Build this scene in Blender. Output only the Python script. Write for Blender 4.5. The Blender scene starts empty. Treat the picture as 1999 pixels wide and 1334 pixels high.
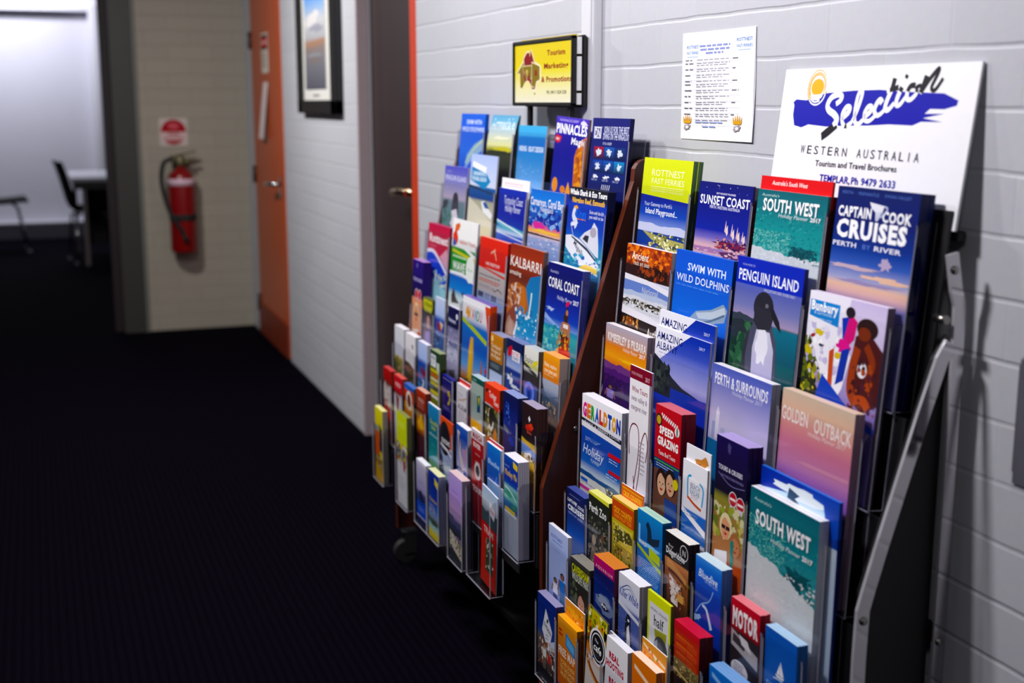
import bpy, bmesh, math, random
from mathutils import Vector, Matrix, Euler

# ------------------------------------------------------------------ camera, world, lights, exposure
SC = bpy.context.scene
COL = SC.collection
CAM_H = 1.385
cam_d = bpy.data.cameras.new('camera')
cam_d.sensor_width = 36.0
cam_d.lens = 2450.0 * 36.0 / 1999.0
cam_d.clip_start = 0.05
cam = bpy.data.objects.new('camera', cam_d)
COL.objects.link(cam)
cam.location = (0, 0, CAM_H)
cam.rotation_euler = (math.radians(90 - 10.7918), 0, math.radians(-20.6408))
cam_d.dof.use_dof = True
cam_d.dof.focus_distance = 2.40
cam_d.dof.aperture_fstop = 2.8
SC.camera = cam

world = bpy.data.worlds.new('world')
SC.world = world
world.use_nodes = True
bg = world.node_tree.nodes['Background']
bg.inputs[0].default_value = (0.50, 0.48, 0.60, 1)
bg.inputs[1].default_value = 0.03

def area_light(name, loc, rot, sx, sy, power, col):
    l = bpy.data.lights.new(name, 'AREA')
    l.shape = 'RECTANGLE'; l.size = sx; l.size_y = sy
    l.energy = power; l.color = col
    o = bpy.data.objects.new(name, l); COL.objects.link(o)
    o.location = loc; o.rotation_euler = rot
    return o
# ceiling lamps along the corridor, one in the room at its end, and an added fill
area_light('corridor_lamp_or_fill', (0.05, 1.95, 2.46), (0, math.radians(-24), 0), 0.14, 0.26, 34.0, (1.0, 0.97, 1.0))
area_light('corridor_lamp_or_fill', (0.10, 3.45, 2.46), (0, math.radians(-22), 0), 0.14, 0.26, 25.0, (1.0, 0.98, 1.0))
area_light('corridor_lamp_or_fill', (-0.10, 5.55, 2.46), (0, math.radians(-35), 0), 0.14, 0.26, 44.0, (1.0, 0.985, 0.97))
area_light('corridor_lamp_or_fill', (-0.35, -0.40, 2.46), (0, math.radians(-25), 0), 0.30, 0.50, 9.0, (0.97, 0.97, 1.0))  # added fill behind the camera to lift side faces, no known fixture
area_light('room_lamp', (-0.30, 13.05, 2.72), (math.radians(25), 0, 0), 1.6, 0.3, 50.0, (0.90, 0.90, 1.0))
SC.view_settings.view_transform = 'Standard'
SC.view_settings.look = 'None'
SC.view_settings.exposure = 0.08
SC.view_settings.gamma = 1.0
SC.view_settings.use_curve_mapping = False
try:
    SC.cycles.transparent_max_bounces = 48
    SC.cycles.max_bounces = 8
except Exception:
    pass

# ------------------------------------------------------------------ materials
def lin(h):
    r = []
    for i in (0, 2, 4):
        c = int(h[i:i + 2], 16) / 255.0
        r.append(c / 12.92 if c <= 0.04045 else ((c + 0.055) / 1.055) ** 2.4)
    return (r[0], r[1], r[2], 1.0)

def new_mat(name):
    m = bpy.data.materials.new(name); m.use_nodes = True
    nt = m.node_tree
    return m, nt, nt.nodes['Principled BSDF']

def node(nt, t, **kw):
    n = nt.nodes.new(t)
    for k, v in kw.items():
        setattr(n, k, v)
    return n

def plain(name, h, rough=0.5, metal=0.0, noise=0.06, scale=40.0, bump=0.0, spec=0.5, coat=0.0):
    m, nt, p = new_mat(name)
    tc = node(nt, 'ShaderNodeTexCoord'); nz = node(nt, 'ShaderNodeTexNoise')
    nz.inputs['Scale'].default_value = scale; nz.inputs['Detail'].default_value = 4
    nt.links.new(tc.outputs['Object'], nz.inputs['Vector'])
    mx = node(nt, 'ShaderNodeMixRGB'); mx.blend_type = 'MIX'
    c = lin(h)
    mx.inputs[1].default_value = tuple(v * (1 - noise) for v in c[:3]) + (1,)
    mx.inputs[2].default_value = tuple(min(1, v * (1 + noise)) for v in c[:3]) + (1,)
    nt.links.new(nz.outputs['Fac'], mx.inputs[0])
    nt.links.new(mx.outputs[0], p.inputs['Base Color'])
    p.inputs['Roughness'].default_value = rough
    p.inputs['Metallic'].default_value = metal
    p.inputs['Specular IOR Level'].default_value = spec
    p.inputs['Coat Weight'].default_value = coat
    if bump:
        b = node(nt, 'ShaderNodeBump'); b.inputs['Strength'].default_value = bump; b.inputs['Distance'].default_value = 0.002
        nt.links.new(nz.outputs['Fac'], b.inputs['Height']); nt.links.new(b.outputs[0], p.inputs['Normal'])
    return m

def brick_mat(name, h, axes, dirt, row=0.0860, bw=0.30, off=0.0):
    """painted brickwork: courses from a brick pattern in object space, mortar sunk by a bump"""
    m, nt, p = new_mat(name)
    tc = node(nt, 'ShaderNodeTexCoord'); sp = node(nt, 'ShaderNodeSeparateXYZ'); cb = node(nt, 'ShaderNodeCombineXYZ')
    nt.links.new(tc.outputs['Object'], sp.inputs[0])
    wob = node(nt, 'ShaderNodeTexNoise'); wob.inputs['Scale'].default_value = 7.0; wob.inputs['Detail'].default_value = 3
    nt.links.new(tc.outputs['Object'], wob.inputs['Vector'])
    ws = node(nt, 'ShaderNodeMath', operation='MULTIPLY_ADD'); ws.inputs[1].default_value = 0.008; ws.inputs[2].default_value = -0.004 + off
    nt.links.new(wob.outputs['Fac'], ws.inputs[0])
    ad = node(nt, 'ShaderNodeMath', operation='ADD')
    nt.links.new(sp.outputs['Z'], ad.inputs[0]); nt.links.new(ws.outputs[0], ad.inputs[1])
    nt.links.new(sp.outputs[axes], cb.inputs[0]); nt.links.new(ad.outputs[0], cb.inputs[1])
    br = node(nt, 'ShaderNodeTexBrick')
    br.inputs['Scale'].default_value = 1.0
    br.inputs['Brick Width'].default_value = bw; br.inputs['Row Height'].default_value = row
    br.inputs['Mortar Size'].default_value = 0.0045; br.inputs['Mortar Smooth'].default_value = 0.75
    c = lin(h)
    br.inputs['Color1'].default_value = c
    br.inputs['Color2'].default_value = tuple(v * 0.955 for v in c[:3]) + (1,)
    br.inputs['Mortar'].default_value = tuple(v * dirt for v in c[:3]) + (1,)
    nt.links.new(cb.outputs[0], br.inputs['Vector'])
    fine = node(nt, 'ShaderNodeTexNoise'); fine.inputs['Scale'].default_value = 60.0; fine.inputs['Detail'].default_value = 6
    nt.links.new(tc.outputs['Object'], fine.inputs['Vector'])
    mx = node(nt, 'ShaderNodeMixRGB', blend_type='MULTIPLY'); mx.inputs[0].default_value = 0.10
    nt.links.new(br.outputs['Color'], mx.inputs[1]); nt.links.new(fine.outputs['Color'], mx.inputs[2])
    nt.links.new(mx.outputs[0], p.inputs['Base Color'])
    dv = node(nt, 'ShaderNodeMath', operation='DIVIDE'); dv.inputs[1].default_value = row
    nt.links.new(ad.outputs[0], dv.inputs[0])
    fr = node(nt, 'ShaderNodeMath', operation='FRACT'); nt.links.new(dv.outputs[0], fr.inputs[0])
    pp = node(nt, 'ShaderNodeMath', operation='PINGPONG'); pp.inputs[1].default_value = 0.5; nt.links.new(fr.outputs[0], pp.inputs[0])
    cm = node(nt, 'ShaderNodeMapRange', interpolation_type='SMOOTHSTEP'); cm.inputs['From Min'].default_value = 0.015; cm.inputs['From Max'].default_value = 0.060
    nt.links.new(pp.outputs[0], cm.inputs['Value'])
    lv = node(nt, 'ShaderNodeTexNoise'); lv.inputs['Scale'].default_value = 3.5; lv.inputs['Detail'].default_value = 2
    nt.links.new(tc.outputs['Object'], lv.inputs['Vector'])
    lm = node(nt, 'ShaderNodeMapRange'); lm.inputs['From Min'].default_value = 0.35; lm.inputs['From Max'].default_value = 0.65; lm.inputs['To Min'].default_value = 0.75; lm.inputs['To Max'].default_value = 0.15
    nt.links.new(lv.outputs['Fac'], lm.inputs['Value'])
    cx = node(nt, 'ShaderNodeMix'); cx.data_type = 'FLOAT'; nt.links.new(lm.outputs[0], cx.inputs[0]); nt.links.new(cm.outputs[0], cx.inputs[2]); cx.inputs[3].default_value = 1.0
    jn = node(nt, 'ShaderNodeMath', operation='MULTIPLY'); jn.inputs[1].default_value = -0.22; nt.links.new(br.outputs['Fac'], jn.inputs[0])
    hs = node(nt, 'ShaderNodeMath', operation='ADD'); nt.links.new(cx.outputs[0], hs.inputs[0]); nt.links.new(jn.outputs[0], hs.inputs[1])
    h2 = node(nt, 'ShaderNodeMath', operation='MULTIPLY_ADD'); h2.inputs[1].default_value = 0.22
    nt.links.new(fine.outputs['Fac'], h2.inputs[0]); nt.links.new(hs.outputs[0], h2.inputs[2])
    b = node(nt, 'ShaderNodeBump'); b.inputs['Strength'].default_value = 0.55; b.inputs['Distance'].default_value = 0.0026
    nt.links.new(h2.outputs[0], b.inputs['Height']); nt.links.new(b.outputs[0], p.inputs['Normal'])
    p.inputs['Roughness'].default_value = 0.45
    p.inputs['Specular IOR Level'].default_value = 0.35
    return m

def carpet_mat():
    m, nt, p = new_mat('ribbed_carpet')
    tc = node(nt, 'ShaderNodeTexCoord')
    wv = node(nt, 'ShaderNodeTexWave', wave_type='BANDS', bands_direction='X')
    wv.inputs['Scale'].default_value = 14.0; wv.inputs['Distortion'].default_value = 0.6; wv.inputs['Detail'].default_value = 2
    nt.links.new(tc.outputs['Object'], wv.inputs['Vector'])
    nz = node(nt, 'ShaderNodeTexNoise'); nz.inputs['Scale'].default_value = 160.0; nz.inputs['Detail'].default_value = 5
    nt.links.new(tc.outputs['Object'], nz.inputs['Vector'])
    rp = node(nt, 'ShaderNodeValToRGB')
    rp.color_ramp.elements[0].color = (0.0012, 0.0007, 0.0026, 1); rp.color_ramp.elements[1].color = (0.0031, 0.0019, 0.0062, 1)
    mm = node(nt, 'ShaderNodeMath', operation='MULTIPLY')
    nt.links.new(wv.outputs['Fac'], mm.inputs[0]); nt.links.new(nz.outputs['Fac'], mm.inputs[1])
    nt.links.new(mm.outputs[0], rp.inputs[0]); nt.links.new(rp.outputs[0], p.inputs['Base Color'])
    b = node(nt, 'ShaderNodeBump'); b.inputs['Strength'].default_value = 0.4; b.inputs['Distance'].default_value = 0.003
    nt.links.new(mm.outputs[0], b.inputs['Height']); nt.links.new(b.outputs[0], p.inputs['Normal'])
    p.inputs['Roughness'].default_value = 0.95; p.inputs['Specular IOR Level'].default_value = 0.02
    return m

def wood_mat(name, dark, light):
    m, nt, p = new_mat(name)
    tc = node(nt, 'ShaderNodeTexCoord'); mp = node(nt, 'ShaderNodeMapping'); mp.inputs['Scale'].default_value = (9, 9, 0.9)
    nt.links.new(tc.outputs['Object'], mp.inputs[0])
    nz = node(nt, 'ShaderNodeTexNoise'); nz.inputs['Scale'].default_value = 5.0; nz.inputs['Detail'].default_value = 8; nz.inputs['Distortion'].default_value = 1.5
    nt.links.new(mp.outputs[0], nz.inputs['Vector'])
    rp = node(nt, 'ShaderNodeValToRGB'); rp.color_ramp.elements[0].color = lin(dark); rp.color_ramp.elements[1].color = lin(light)
    rp.color_ramp.elements[0].position = 0.3; rp.color_ramp.elements[1].position = 0.7
    nt.links.new(nz.outputs['Fac'], rp.inputs[0]); nt.links.new(rp.outputs[0], p.inputs['Base Color'])
    p.inputs['Roughness'].default_value = 0.38
    return m

def print_mat(name, rough, spec):
    """printed paper: the artwork is stored with the mesh as a colour attribute"""
    m, nt, p = new_mat(name)
    at = node(nt, 'ShaderNodeAttribute', attribute_name='ink')
    tc = node(nt, 'ShaderNodeTexCoord'); nz = node(nt, 'ShaderNodeTexNoise'); nz.inputs['Scale'].default_value = 55.0; nz.inputs['Detail'].default_value = 5
    nt.links.new(tc.outputs['Object'], nz.inputs['Vector'])
    rp = node(nt, 'ShaderNodeValToRGB'); rp.color_ramp.elements[0].color = (0.78, 0.78, 0.78, 1); rp.color_ramp.elements[1].color = (1, 1, 1, 1)
    rp.color_ramp.elements[0].position = 0.3; rp.color_ramp.elements[1].position = 0.62
    nt.links.new(nz.outputs['Fac'], rp.inputs[0])
    mx = node(nt, 'ShaderNodeMixRGB', blend_type='MULTIPLY'); mx.inputs[0].default_value = 0.10
    hv = node(nt, 'ShaderNodeHueSaturation'); hv.inputs['Saturation'].default_value = 1.10; hv.inputs['Value'].default_value = 1.08
    nt.links.new(at.outputs['Color'], hv.inputs['Color']); nt.links.new(hv.outputs[0], mx.inputs[1]); nt.links.new(rp.outputs[0], mx.inputs[2])
    nt.links.new(mx.outputs[0], p.inputs['Base Color'])
    p.inputs['Roughness'].default_value = rough; p.inputs['Specular IOR Level'].default_value = spec
    return m

def acrylic_mat(name, tint, gloss):
    m, nt, p = new_mat(name)
    out = nt.nodes['Material Output']; nt.nodes.remove(p)
    tr = node(nt, 'ShaderNodeBsdfTransparent'); tr.inputs[0].default_value = tint
    gl = node(nt, 'ShaderNodeBsdfGlossy'); gl.inputs['Roughness'].default_value = 0.06
    gl.inputs['Color'].default_value = (0.9, 0.9, 0.95, 1)
    nz = node(nt, 'ShaderNodeTexNoise'); nz.inputs['Scale'].default_value = 30.0
    tc = node(nt, 'ShaderNodeTexCoord'); nt.links.new(tc.outputs['Object'], nz.inputs['Vector'])
    lw = node(nt, 'ShaderNodeLayerWeight'); lw.inputs['Blend'].default_value = 0.5
    pw = node(nt, 'ShaderNodeMath', operation='POWER'); pw.inputs[1].default_value = 4.0
    nt.links.new(lw.outputs['Facing'], pw.inputs[0])
    mu = node(nt, 'ShaderNodeMath', operation='MULTIPLY_ADD'); mu.inputs[1].default_value = 0.30 * gloss; mu.inputs[2].default_value = 0.009 * gloss
    nt.links.new(pw.outputs[0], mu.inputs[0])
    ms = node(nt, 'ShaderNodeMixShader')
    nt.links.new(mu.outputs[0], ms.inputs[0]); nt.links.new(tr.outputs[0], ms.inputs[1]); nt.links.new(gl.outputs[0], ms.inputs[2])
    nt.links.new(ms.outputs[0], out.inputs['Surface'])
    return m

def acrylic_edge_mat():
    m, nt, p = new_mat('acrylic_cut_edge')
    out = nt.nodes['Material Output']
    p.inputs['Base Color'].default_value = (0.60, 0.58, 0.66, 1); p.inputs['Roughness'].default_value = 0.12
    tr = node(nt, 'ShaderNodeBsdfTransparent'); tr.inputs[0].default_value = (0.8, 0.82, 0.86, 1)
    nz = node(nt, 'ShaderNodeTexNoise'); nz.inputs['Scale'].default_value = 25.0
    tc = node(nt, 'ShaderNodeTexCoord'); nt.links.new(tc.outputs['Object'], nz.inputs['Vector'])
    ms = node(nt, 'ShaderNodeMixShader')
    mu = node(nt, 'ShaderNodeMath', operation='MULTIPLY_ADD'); mu.inputs[1].default_value = 0.6; mu.inputs[2].default_value = 0.30
    nt.links.new(nz.outputs['Fac'], mu.inputs[0]); nt.links.new(mu.outputs[0], ms.inputs[0])
    nt.links.new(tr.outputs[0], ms.inputs[1]); nt.links.new(p.outputs[0], ms.inputs[2])
    nt.links.new(ms.outputs[0], out.inputs['Surface'])
    return m

M = {
    'wall': brick_mat('painted_white_brick', 'c3c4cb', 'Y', 0.97),
    'cream': brick_mat('painted_cream_brick', 'a69e90', 'X', 0.84, bw=0.26),
    'carpet': carpet_mat(),
    'ceiling': plain('ceiling_paint', '8c8a8a', 0.8),
    'plain_wall': plain('plaster_paint', '6c6a74', 0.7, noise=0.03, scale=3),
    'far_wall': plain('far_room_paint', 'd4d4dc', 0.6, noise=0.03, scale=2),
    'blind': plain('roller_blind_cloth', 'c2c2cc', 0.8, noise=0.03, scale=6),
    'skirting': plain('dark_skirting', '3c3c44', 0.5),
    'dark_frame': plain('dark_grey_paint', '33322e', 0.5, noise=0.08, scale=3),
    'light_strip': plain('grey_green_strip', '6c6f68', 0.5),
    'maroon': plain('maroon_paint', '1c0810', 0.6),
    'orange': plain('orange_door_paint', 'b8480a', 0.35, noise=0.08, scale=3),
    'orange_red': plain('orange_frame_paint', 'c83602', 0.4),
    'jamb': plain('pinkish_grey_paint', 'a8989c', 0.6),
    'brown_door': plain('dark_brown_door', '2c1e1e', 0.4, noise=0.12, scale=4),
    'wood': wood_mat('dark_laminate', '2a0f0c', '3c1811'),
    'wood_edge': wood_mat('red_brown_edging', '521f0c', '6e2d13'),
    'black': plain('black_paint', '0a090c', 0.4),
    'black_soft': plain('black_rubber', '0c0c0e', 0.7),
    'board': plain('black_backing_board', '070609', 0.6, noise=0.15),
    'steel': plain('polished_steel', 'c8c4c8', 0.10, 1.0, noise=0.04, scale=20),
    'chrome': plain('chrome', 'd8d8de', 0.12, 1.0),
    'edge_steel': plain('brushed_steel_edge', 'dcdae0', 0.38, 0.6),
    'screw': plain('screw_steel', '9a9690', 0.3, 1.0),
    'white_gloss': plain('white_gloss_board', 'ececee', 0.3, noise=0.01),
    'white_metal': plain('white_painted_metal', 'd4d4da', 0.4, noise=0.03),
    'grey_metal': plain('grey_painted_metal', '98989f', 0.4, noise=0.03),
    'red': plain('red_enamel', '800508', 0.3, noise=0.05),
    'olive_metal': plain('dull_brass', '6a6448', 0.4, 0.6),
    'table': plain('white_laminate', 'd8d8e2', 0.35, noise=0.02),
    'dark_plastic': plain('dark_chair_shell', '121118', 0.45),
    'brass': plain('warm_chrome', 'd8c0a0', 0.2, 1.0),
    'print': print_mat('coated_print', 0.42, 0.22),
    'matte_print': print_mat('matte_print', 0.7, 0.2),
    'acrylic': acrylic_mat('clear_acrylic', (0.982, 0.982, 0.988, 1), 0.9),
    'acrylic_edge': acrylic_edge_mat(),
    'acrylic_cheek': acrylic_mat('acrylic_cheek', (0.80, 0.80, 0.83, 1), 1.3),
    'grey_box': plain('grey_box_plastic', '55535c', 0.5),
    'glass': acrylic_mat('picture_glass', (0.97, 0.97, 0.98, 1), 0.8),
}

# ------------------------------------------------------------------ mesh helpers
def link_mesh(name, bm, mats, parent=None, loc=None, rot=None):
    me = bpy.data.meshes.new(name)
    bmesh.ops.recalc_face_normals(bm, faces=bm.faces[:])
    bm.to_mesh(me); bm.free()
    for m in (mats if isinstance(mats, (list, tuple)) else [mats]):
        me.materials.append(M[m] if isinstance(m, str) else m)
    o = bpy.data.objects.new(name, me); COL.objects.link(o)
    if parent: o.parent = parent
    if loc: o.location = loc
    if rot: o.rotation_euler = rot
    return o

def tag(o, label, cat, group=None):
    o['label'] = label; o['category'] = cat
    if group: o['group'] = group
    return o

def struct(o):
    o['kind'] = 'structure'; return o

def empty(name, loc, rot=(0, 0, 0)):
    o = bpy.data.objects.new(name, None); COL.objects.link(o)
    o.location = loc; o.rotation_euler = rot; o.empty_display_size = 0.05
    return o

def box(bm, x0, x1, y0, y1, z0, z1, mi=0, bev=0.0):
    b = bmesh.new()
    vs = [b.verts.new((x, y, z)) for x in (x0, x1) for y in (y0, y1) for z in (z0, z1)]
    for f in ((0, 1, 3, 2), (4, 6, 7, 5), (0, 4, 5, 1), (2, 3, 7, 6), (0, 2, 6, 4), (1, 5, 7, 3)):
        b.faces.new([vs[i] for i in f])
    if bev:
        bmesh.ops.bevel(b, geom=b.edges[:], offset=bev, segments=2, affect='EDGES')
    merge(bm, b, mi)

def merge(bm, b, mi=0):
    mp = {}
    for v in b.verts: mp[v] = bm.verts.new(v.co)
    for f in b.faces:
        try:
            nf = bm.faces.new([mp[v] for v in f.verts]); nf.material_index = mi; nf.smooth = f.smooth
        except ValueError:
            pass
    b.free()

def prism(bm, pts, axis, a0, a1, mi=0, mi_side=None):
    """extrude a closed outline (list of 2-d points) along an axis"""
    def P(p, a):
        return (a, p[0], p[1]) if axis == 'x' else ((p[0], a, p[1]) if axis == 'y' else (p[0], p[1], a))
    A = [bm.verts.new(P(p, a0)) for p in pts]; B = [bm.verts.new(P(p, a1)) for p in pts]
    f = bm.faces.new(A); f.material_index = mi
    f = bm.faces.new(B[::-1]); f.material_index = mi
    n = len(pts)
    for i in range(n):
        f = bm.faces.new([A[i], B[i], B[(i + 1) % n], A[(i + 1) % n]]); f.material_index = mi if mi_side is None else mi_side

def tube(bm, pts, rad, seg=12, mi=0, cap=True):
    pts = [Vector(p) for p in pts]; n = len(pts)
    rad = rad if isinstance(rad, (list, tuple)) else [rad] * n
    rings = []; prev = None
    for i, p in enumerate(pts):
        d = (pts[min(i + 1, n - 1)] - pts[max(i - 1, 0)]).normalized()
        if prev is None:
            a = d.orthogonal().normalized()
        else:
            a = (prev - d * prev.dot(d)).normalized()
        prev = a; b = d.cross(a)
        rings.append([bm.verts.new(p + (a * math.cos(t) + b * math.sin(t)) * rad[i]) for t in [2 * math.pi * k / seg for k in range(seg)]])
    for r, s in zip(rings, rings[1:]):
        for k in range(seg):
            f = bm.faces.new([r[k], r[(k + 1) % seg], s[(k + 1) % seg], s[k]]); f.smooth = True; f.material_index = mi
    if cap:
        f = bm.faces.new(rings[0][::-1]); f.material_index = mi
        f = bm.faces.new(rings[-1]); f.material_index = mi

def lathe(bm, prof, c, seg=32, mi=0):
    rings = [[bm.verts.new((c[0] + r * math.cos(t), c[1] + r * math.sin(t), c[2] + z)) for t in [2 * math.pi * k / seg for k in range(seg)]] for r, z in prof]
    for r, s in zip(rings, rings[1:]):
        for k in range(seg):
            f = bm.faces.new([r[k], r[(k + 1) % seg], s[(k + 1) % seg], s[k]]); f.smooth = True; f.material_index = mi
    bm.faces.new(rings[0][::-1]).material_index = mi; bm.faces.new(rings[-1]).material_index = mi

def smooth_path(pts, k=6):
    P = [Vector(p) for p in pts]; out = []
    for i in range(len(P) - 1):
        p0 = P[max(i - 1, 0)]; p1 = P[i]; p2 = P[i + 1]; p3 = P[min(i + 2, len(P) - 1)]
        for j in range(k):
            t = j / k
            out.append(0.5 * ((2 * p1) + (p2 - p0) * t + (2 * p0 - 5 * p1 + 4 * p2 - p3) * t * t + (3 * p1 - p0 - 3 * p2 + p3) * t ** 3))
    out.append(P[-1]); return out

# ------------------------------------------------------------------ printed artwork
GLYPH = {}
def text_mesh(s, bold, font):
    return GLYPH[(s, bold)]

def build_glyphs(keys):
    obs = []
    for s, bold in keys:
        cu = bpy.data.curves.new('t', 'FONT'); cu.body = s; cu.size = 1.0; cu.resolution_u = 2
        cu.offset = bold; cu.space_character = 1.0 + bold * 3
        o = bpy.data.objects.new('t', cu); COL.objects.link(o); obs.append((s, bold, o, cu))
    dg = bpy.context.evaluated_depsgraph_get(); dg.update()
    for s, bold, o, cu in obs:
        me = bpy.data.meshes.new_from_object(o.evaluated_get(dg))
        me.calc_loop_triangles()
        vs = [(v.co.x, v.co.y) for v in me.vertices]
        GLYPH[(s, bold)] = (vs, [tuple(p.vertices) for p in me.polygons])
        bpy.data.meshes.remove(me)
    for s, bold, o, cu in obs:
        bpy.data.objects.remove(o); bpy.data.curves.remove(cu)

def in_poly(x, y, P):
    r = False; n = len(P)
    for i in range(n):
        x0, y0 = P[i]; x1, y1 = P[i - 1]
        if (y0 > y) != (y1 > y) and x < (x1 - x0) * (y - y0) / (y1 - y0) + x0:
            r = not r
    return r

class Art:
    """printed artwork of one sheet: x runs 0..1 from left to right, y 0..1 from the top edge down"""
    STEP = 1.9e-5
    def __init__(s, w, hstd, h, th, paper='e9e7ec', record=None, back=None, side=None, ts=1.0):
        s.w, s.hs, s.h, s.th = w, hstd, h, th
        s.rec = record; s.V = []; s.F = []; s.C = []; s.k = 0; s.m = []
        s.vmax = h / hstd; s.ts = ts; s.oy = 0.0
        if record is None:
            s.side = side or paper; s.body(paper, back or paper)
    def X(s, x, y, d=None):
        return ((x - 0.5) * s.w, -(s.k * s.STEP) if d is None else d, s.h - min(max(y + s.oy, 0), s.vmax) * s.hs)
    def quad(s, pts, cols, mi=0):
        n = len(s.V); s.V += pts; s.C += cols; s.F.append(tuple(range(n, n + len(pts)))); s.m.append(mi)
    def body(s, paper, back):
        w, h, t = s.w / 2, s.h, s.th; c = lin(paper); cb = lin(back); e = lin(s.side)
        s.quad([(-w, t, 0), (w, t, 0), (w, t, h), (-w, t, h)][::-1], [cb] * 4)
        s.quad([(-w, 0, h), (w, 0, h), (w, t, h), (-w, t, h)], [c] * 4)
        s.quad([(w, 0, 0), (w, t, 0), (w, t, h), (w, 0, h)], [e] * 4)
        s.quad([(-w, 0, 0), (-w, 0, h), (-w, t, h), (-w, t, 0)], [e] * 4)
        s.quad([(-w, 0, 0), (-w, t, 0), (w, t, 0), (w, 0, 0)], [c] * 4)
    def base(s, stops, nx=1):
        if s.rec is not None: return
        st = [(v, lin(c)) for v, c in stops]
        if st[0][0] > 0: st.insert(0, (0, st[0][1]))
        if st[-1][0] < s.vmax: st.append((s.vmax, st[-1][1]))
        st = [q for q in st if q[0] <= s.vmax] if st[-1][0] > s.vmax else st
        if st[-1][0] < s.vmax: st.append((s.vmax, st[-1][1]))
        for (v0, c0), (v1, c1) in zip(st, st[1:]):
            if v1 - v0 < 1e-6: continue
            for i in range(nx):
                a, b = i / nx, (i + 1) / nx
                s.quad([s.X(a, v1), s.X(b, v1), s.X(b, v0), s.X(a, v0)], [c1, c1, c0, c0])
        s.k += 1
    def r(s, x0, y0, x1, y1, c, c2=None, c3=None):
        if s.rec is not None: return
        y1 = min(y1, s.vmax); y0 = min(y0, s.vmax)
        if y1 - y0 < 1e-5: return
        a = lin(c); b = lin(c2) if c2 else a; d = lin(c3) if c3 else None
        s.quad([s.X(x0, y1), s.X(x1, y1), s.X(x1, y0), s.X(x0, y0)], [b, d or b, d or a, a]); s.k += 1
    def p(s, pts, c, c2=None):
        if s.rec is not None: return
        pts = [(min(max(x, 0), 1), min(max(y, 0), s.vmax)) for x, y in pts]
        a = lin(c)
        if c2:
            b = lin(c2); ys = [q[1] for q in pts]; lo, hi = min(ys), max(ys) + 1e-6
            cols = [tuple(a[i] + (b[i] - a[i]) * (y - lo) / (hi - lo) for i in range(4)) for x, y in pts]
        else:
            cols = [a] * len(pts)
        s.quad([s.X(x, y) for x, y in pts], cols); s.k += 1
    def e(s, cx, cy, rx, ry, c, n=20, c2=None, rot=0.0):
        q = []
        asp = s.hs / s.w
        for i in range(n):
            t = 2 * math.pi * i / n; u, v = rx * math.cos(t), ry * math.sin(t) * asp
            q.append((cx + u * math.cos(rot) - v * math.sin(rot), cy + (u * math.sin(rot) + v * math.cos(rot)) / asp))
        s.p(q, c, c2)
    def c(s, cx, cy, rx, c, n=22):
        s.e(cx, cy, rx, rx * s.w / s.hs, c, n)
    def blob(s, cx, cy, rx, ry, c, seed=1, rough=0.35, n=18, c2=None):
        R = random.Random(seed)
        q = []
        for i in range(n):
            t = 2 * math.pi * i / n; k = 1 + rough * (R.random() - 0.5) * 2
            q.append((cx + rx * k * math.cos(t), cy + ry * k * math.sin(t)))
        s.p(q, c, c2)
    def sp(s, x0, y0, x1, y1, n, r, cols, seed=3, flat=1.0):
        if s.rec is not None: return
        R = random.Random(seed); cols = cols.split(); k0 = s.k
        for i in range(int(n * 1.4)):
            k = 0.55 * r * (0.4 + R.random())
            cx, cy = x0 + (x1 - x0) * R.random(), y0 + (y1 - y0) * R.random()
            s.k = k0 + 0.04 * i; s.blob(cx, cy, k, k * s.w / s.hs * flat, R.choice(cols), R.random(), 0.5, 7)
        s.k = k0 + 0.04 * n * 1.4 + 1
    def hill(s, y, amp, c, seed=1, y1=None, x0=0.0, x1=1.0, n=16, slope=0.0, c2=None):
        R = random.Random(seed); q = []
        a = 0
        for i in range(n + 1):
            a = 0.6 * a + (R.random() - 0.5)
            q.append((x0 + (x1 - x0) * i / n, y + a * amp + slope * i / n))
        yb = s.vmax if y1 is None else y1
        s.p(q + [(x1, yb), (x0, yb)], c, c2)
    def st(s, pts, w, c, k=5, w1=None, fn=None):
        """brush stroke: a ribbon along a smoothed line; w in sheet widths"""
        if s.rec is not None: return
        P = smooth_path([(x * s.w, y * s.hs, 0) for x, y in pts], k)
        n = len(P); L = []; Rr = []
        for i, q in enumerate(P):
            d = P[min(i + 1, n - 1)] - P[max(i - 1, 0)]
            d = d.normalized() if d.length > 1e-9 else Vector((1, 0, 0))
            t = i / (n - 1); ww = (w if w1 is None else w + (w1 - w) * t) * s.w / 2
            nn = Vector((-d.y, d.x, 0)) * ww
            L.append(q + nn); Rr.append(q - nn)
        def Y(v): return s.X(min(max(v.x / s.w, 0), 1), min(max(v.y / s.hs, 0), s.vmax))
        for i in range(n - 1):
            m = (P[i] + P[i + 1]) / 2
            cc = lin(fn(m.x / s.w, m.y / s.hs) if fn else c)
            s.quad([Y(L[i]), Y(L[i + 1]), Y(Rr[i + 1]), Y(Rr[i])], [cc] * 4)
        s.k += 1
    def t(s, txt, cx, cy, cap, c, w=None, b=0.0, sh=0.0, al='C', rot=0.0, c2=None):
        """lettering: capital height in sheet heights, fitted to the width w (in sheet widths)"""
        if s.rec is not None:
            s.rec.add((txt, b)); return
        vs, fs = GLYPH[(txt, b)]
        if not vs: return
        xs = [v[0] for v in vs]; lo, hi = min(xs), max(xs)
        ch = 0.70; ky = cap * s.ts * s.hs / ch
        kx = ky if w is None else w * s.w / max(hi - lo, 1e-6)
        wid = (hi - lo) * kx
        ox = {'C': -wid / 2, 'L': 0.0, 'R': -wid}[al]
        col = lin(c)
        n = len(s.V); d = -(s.k * s.STEP)
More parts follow.
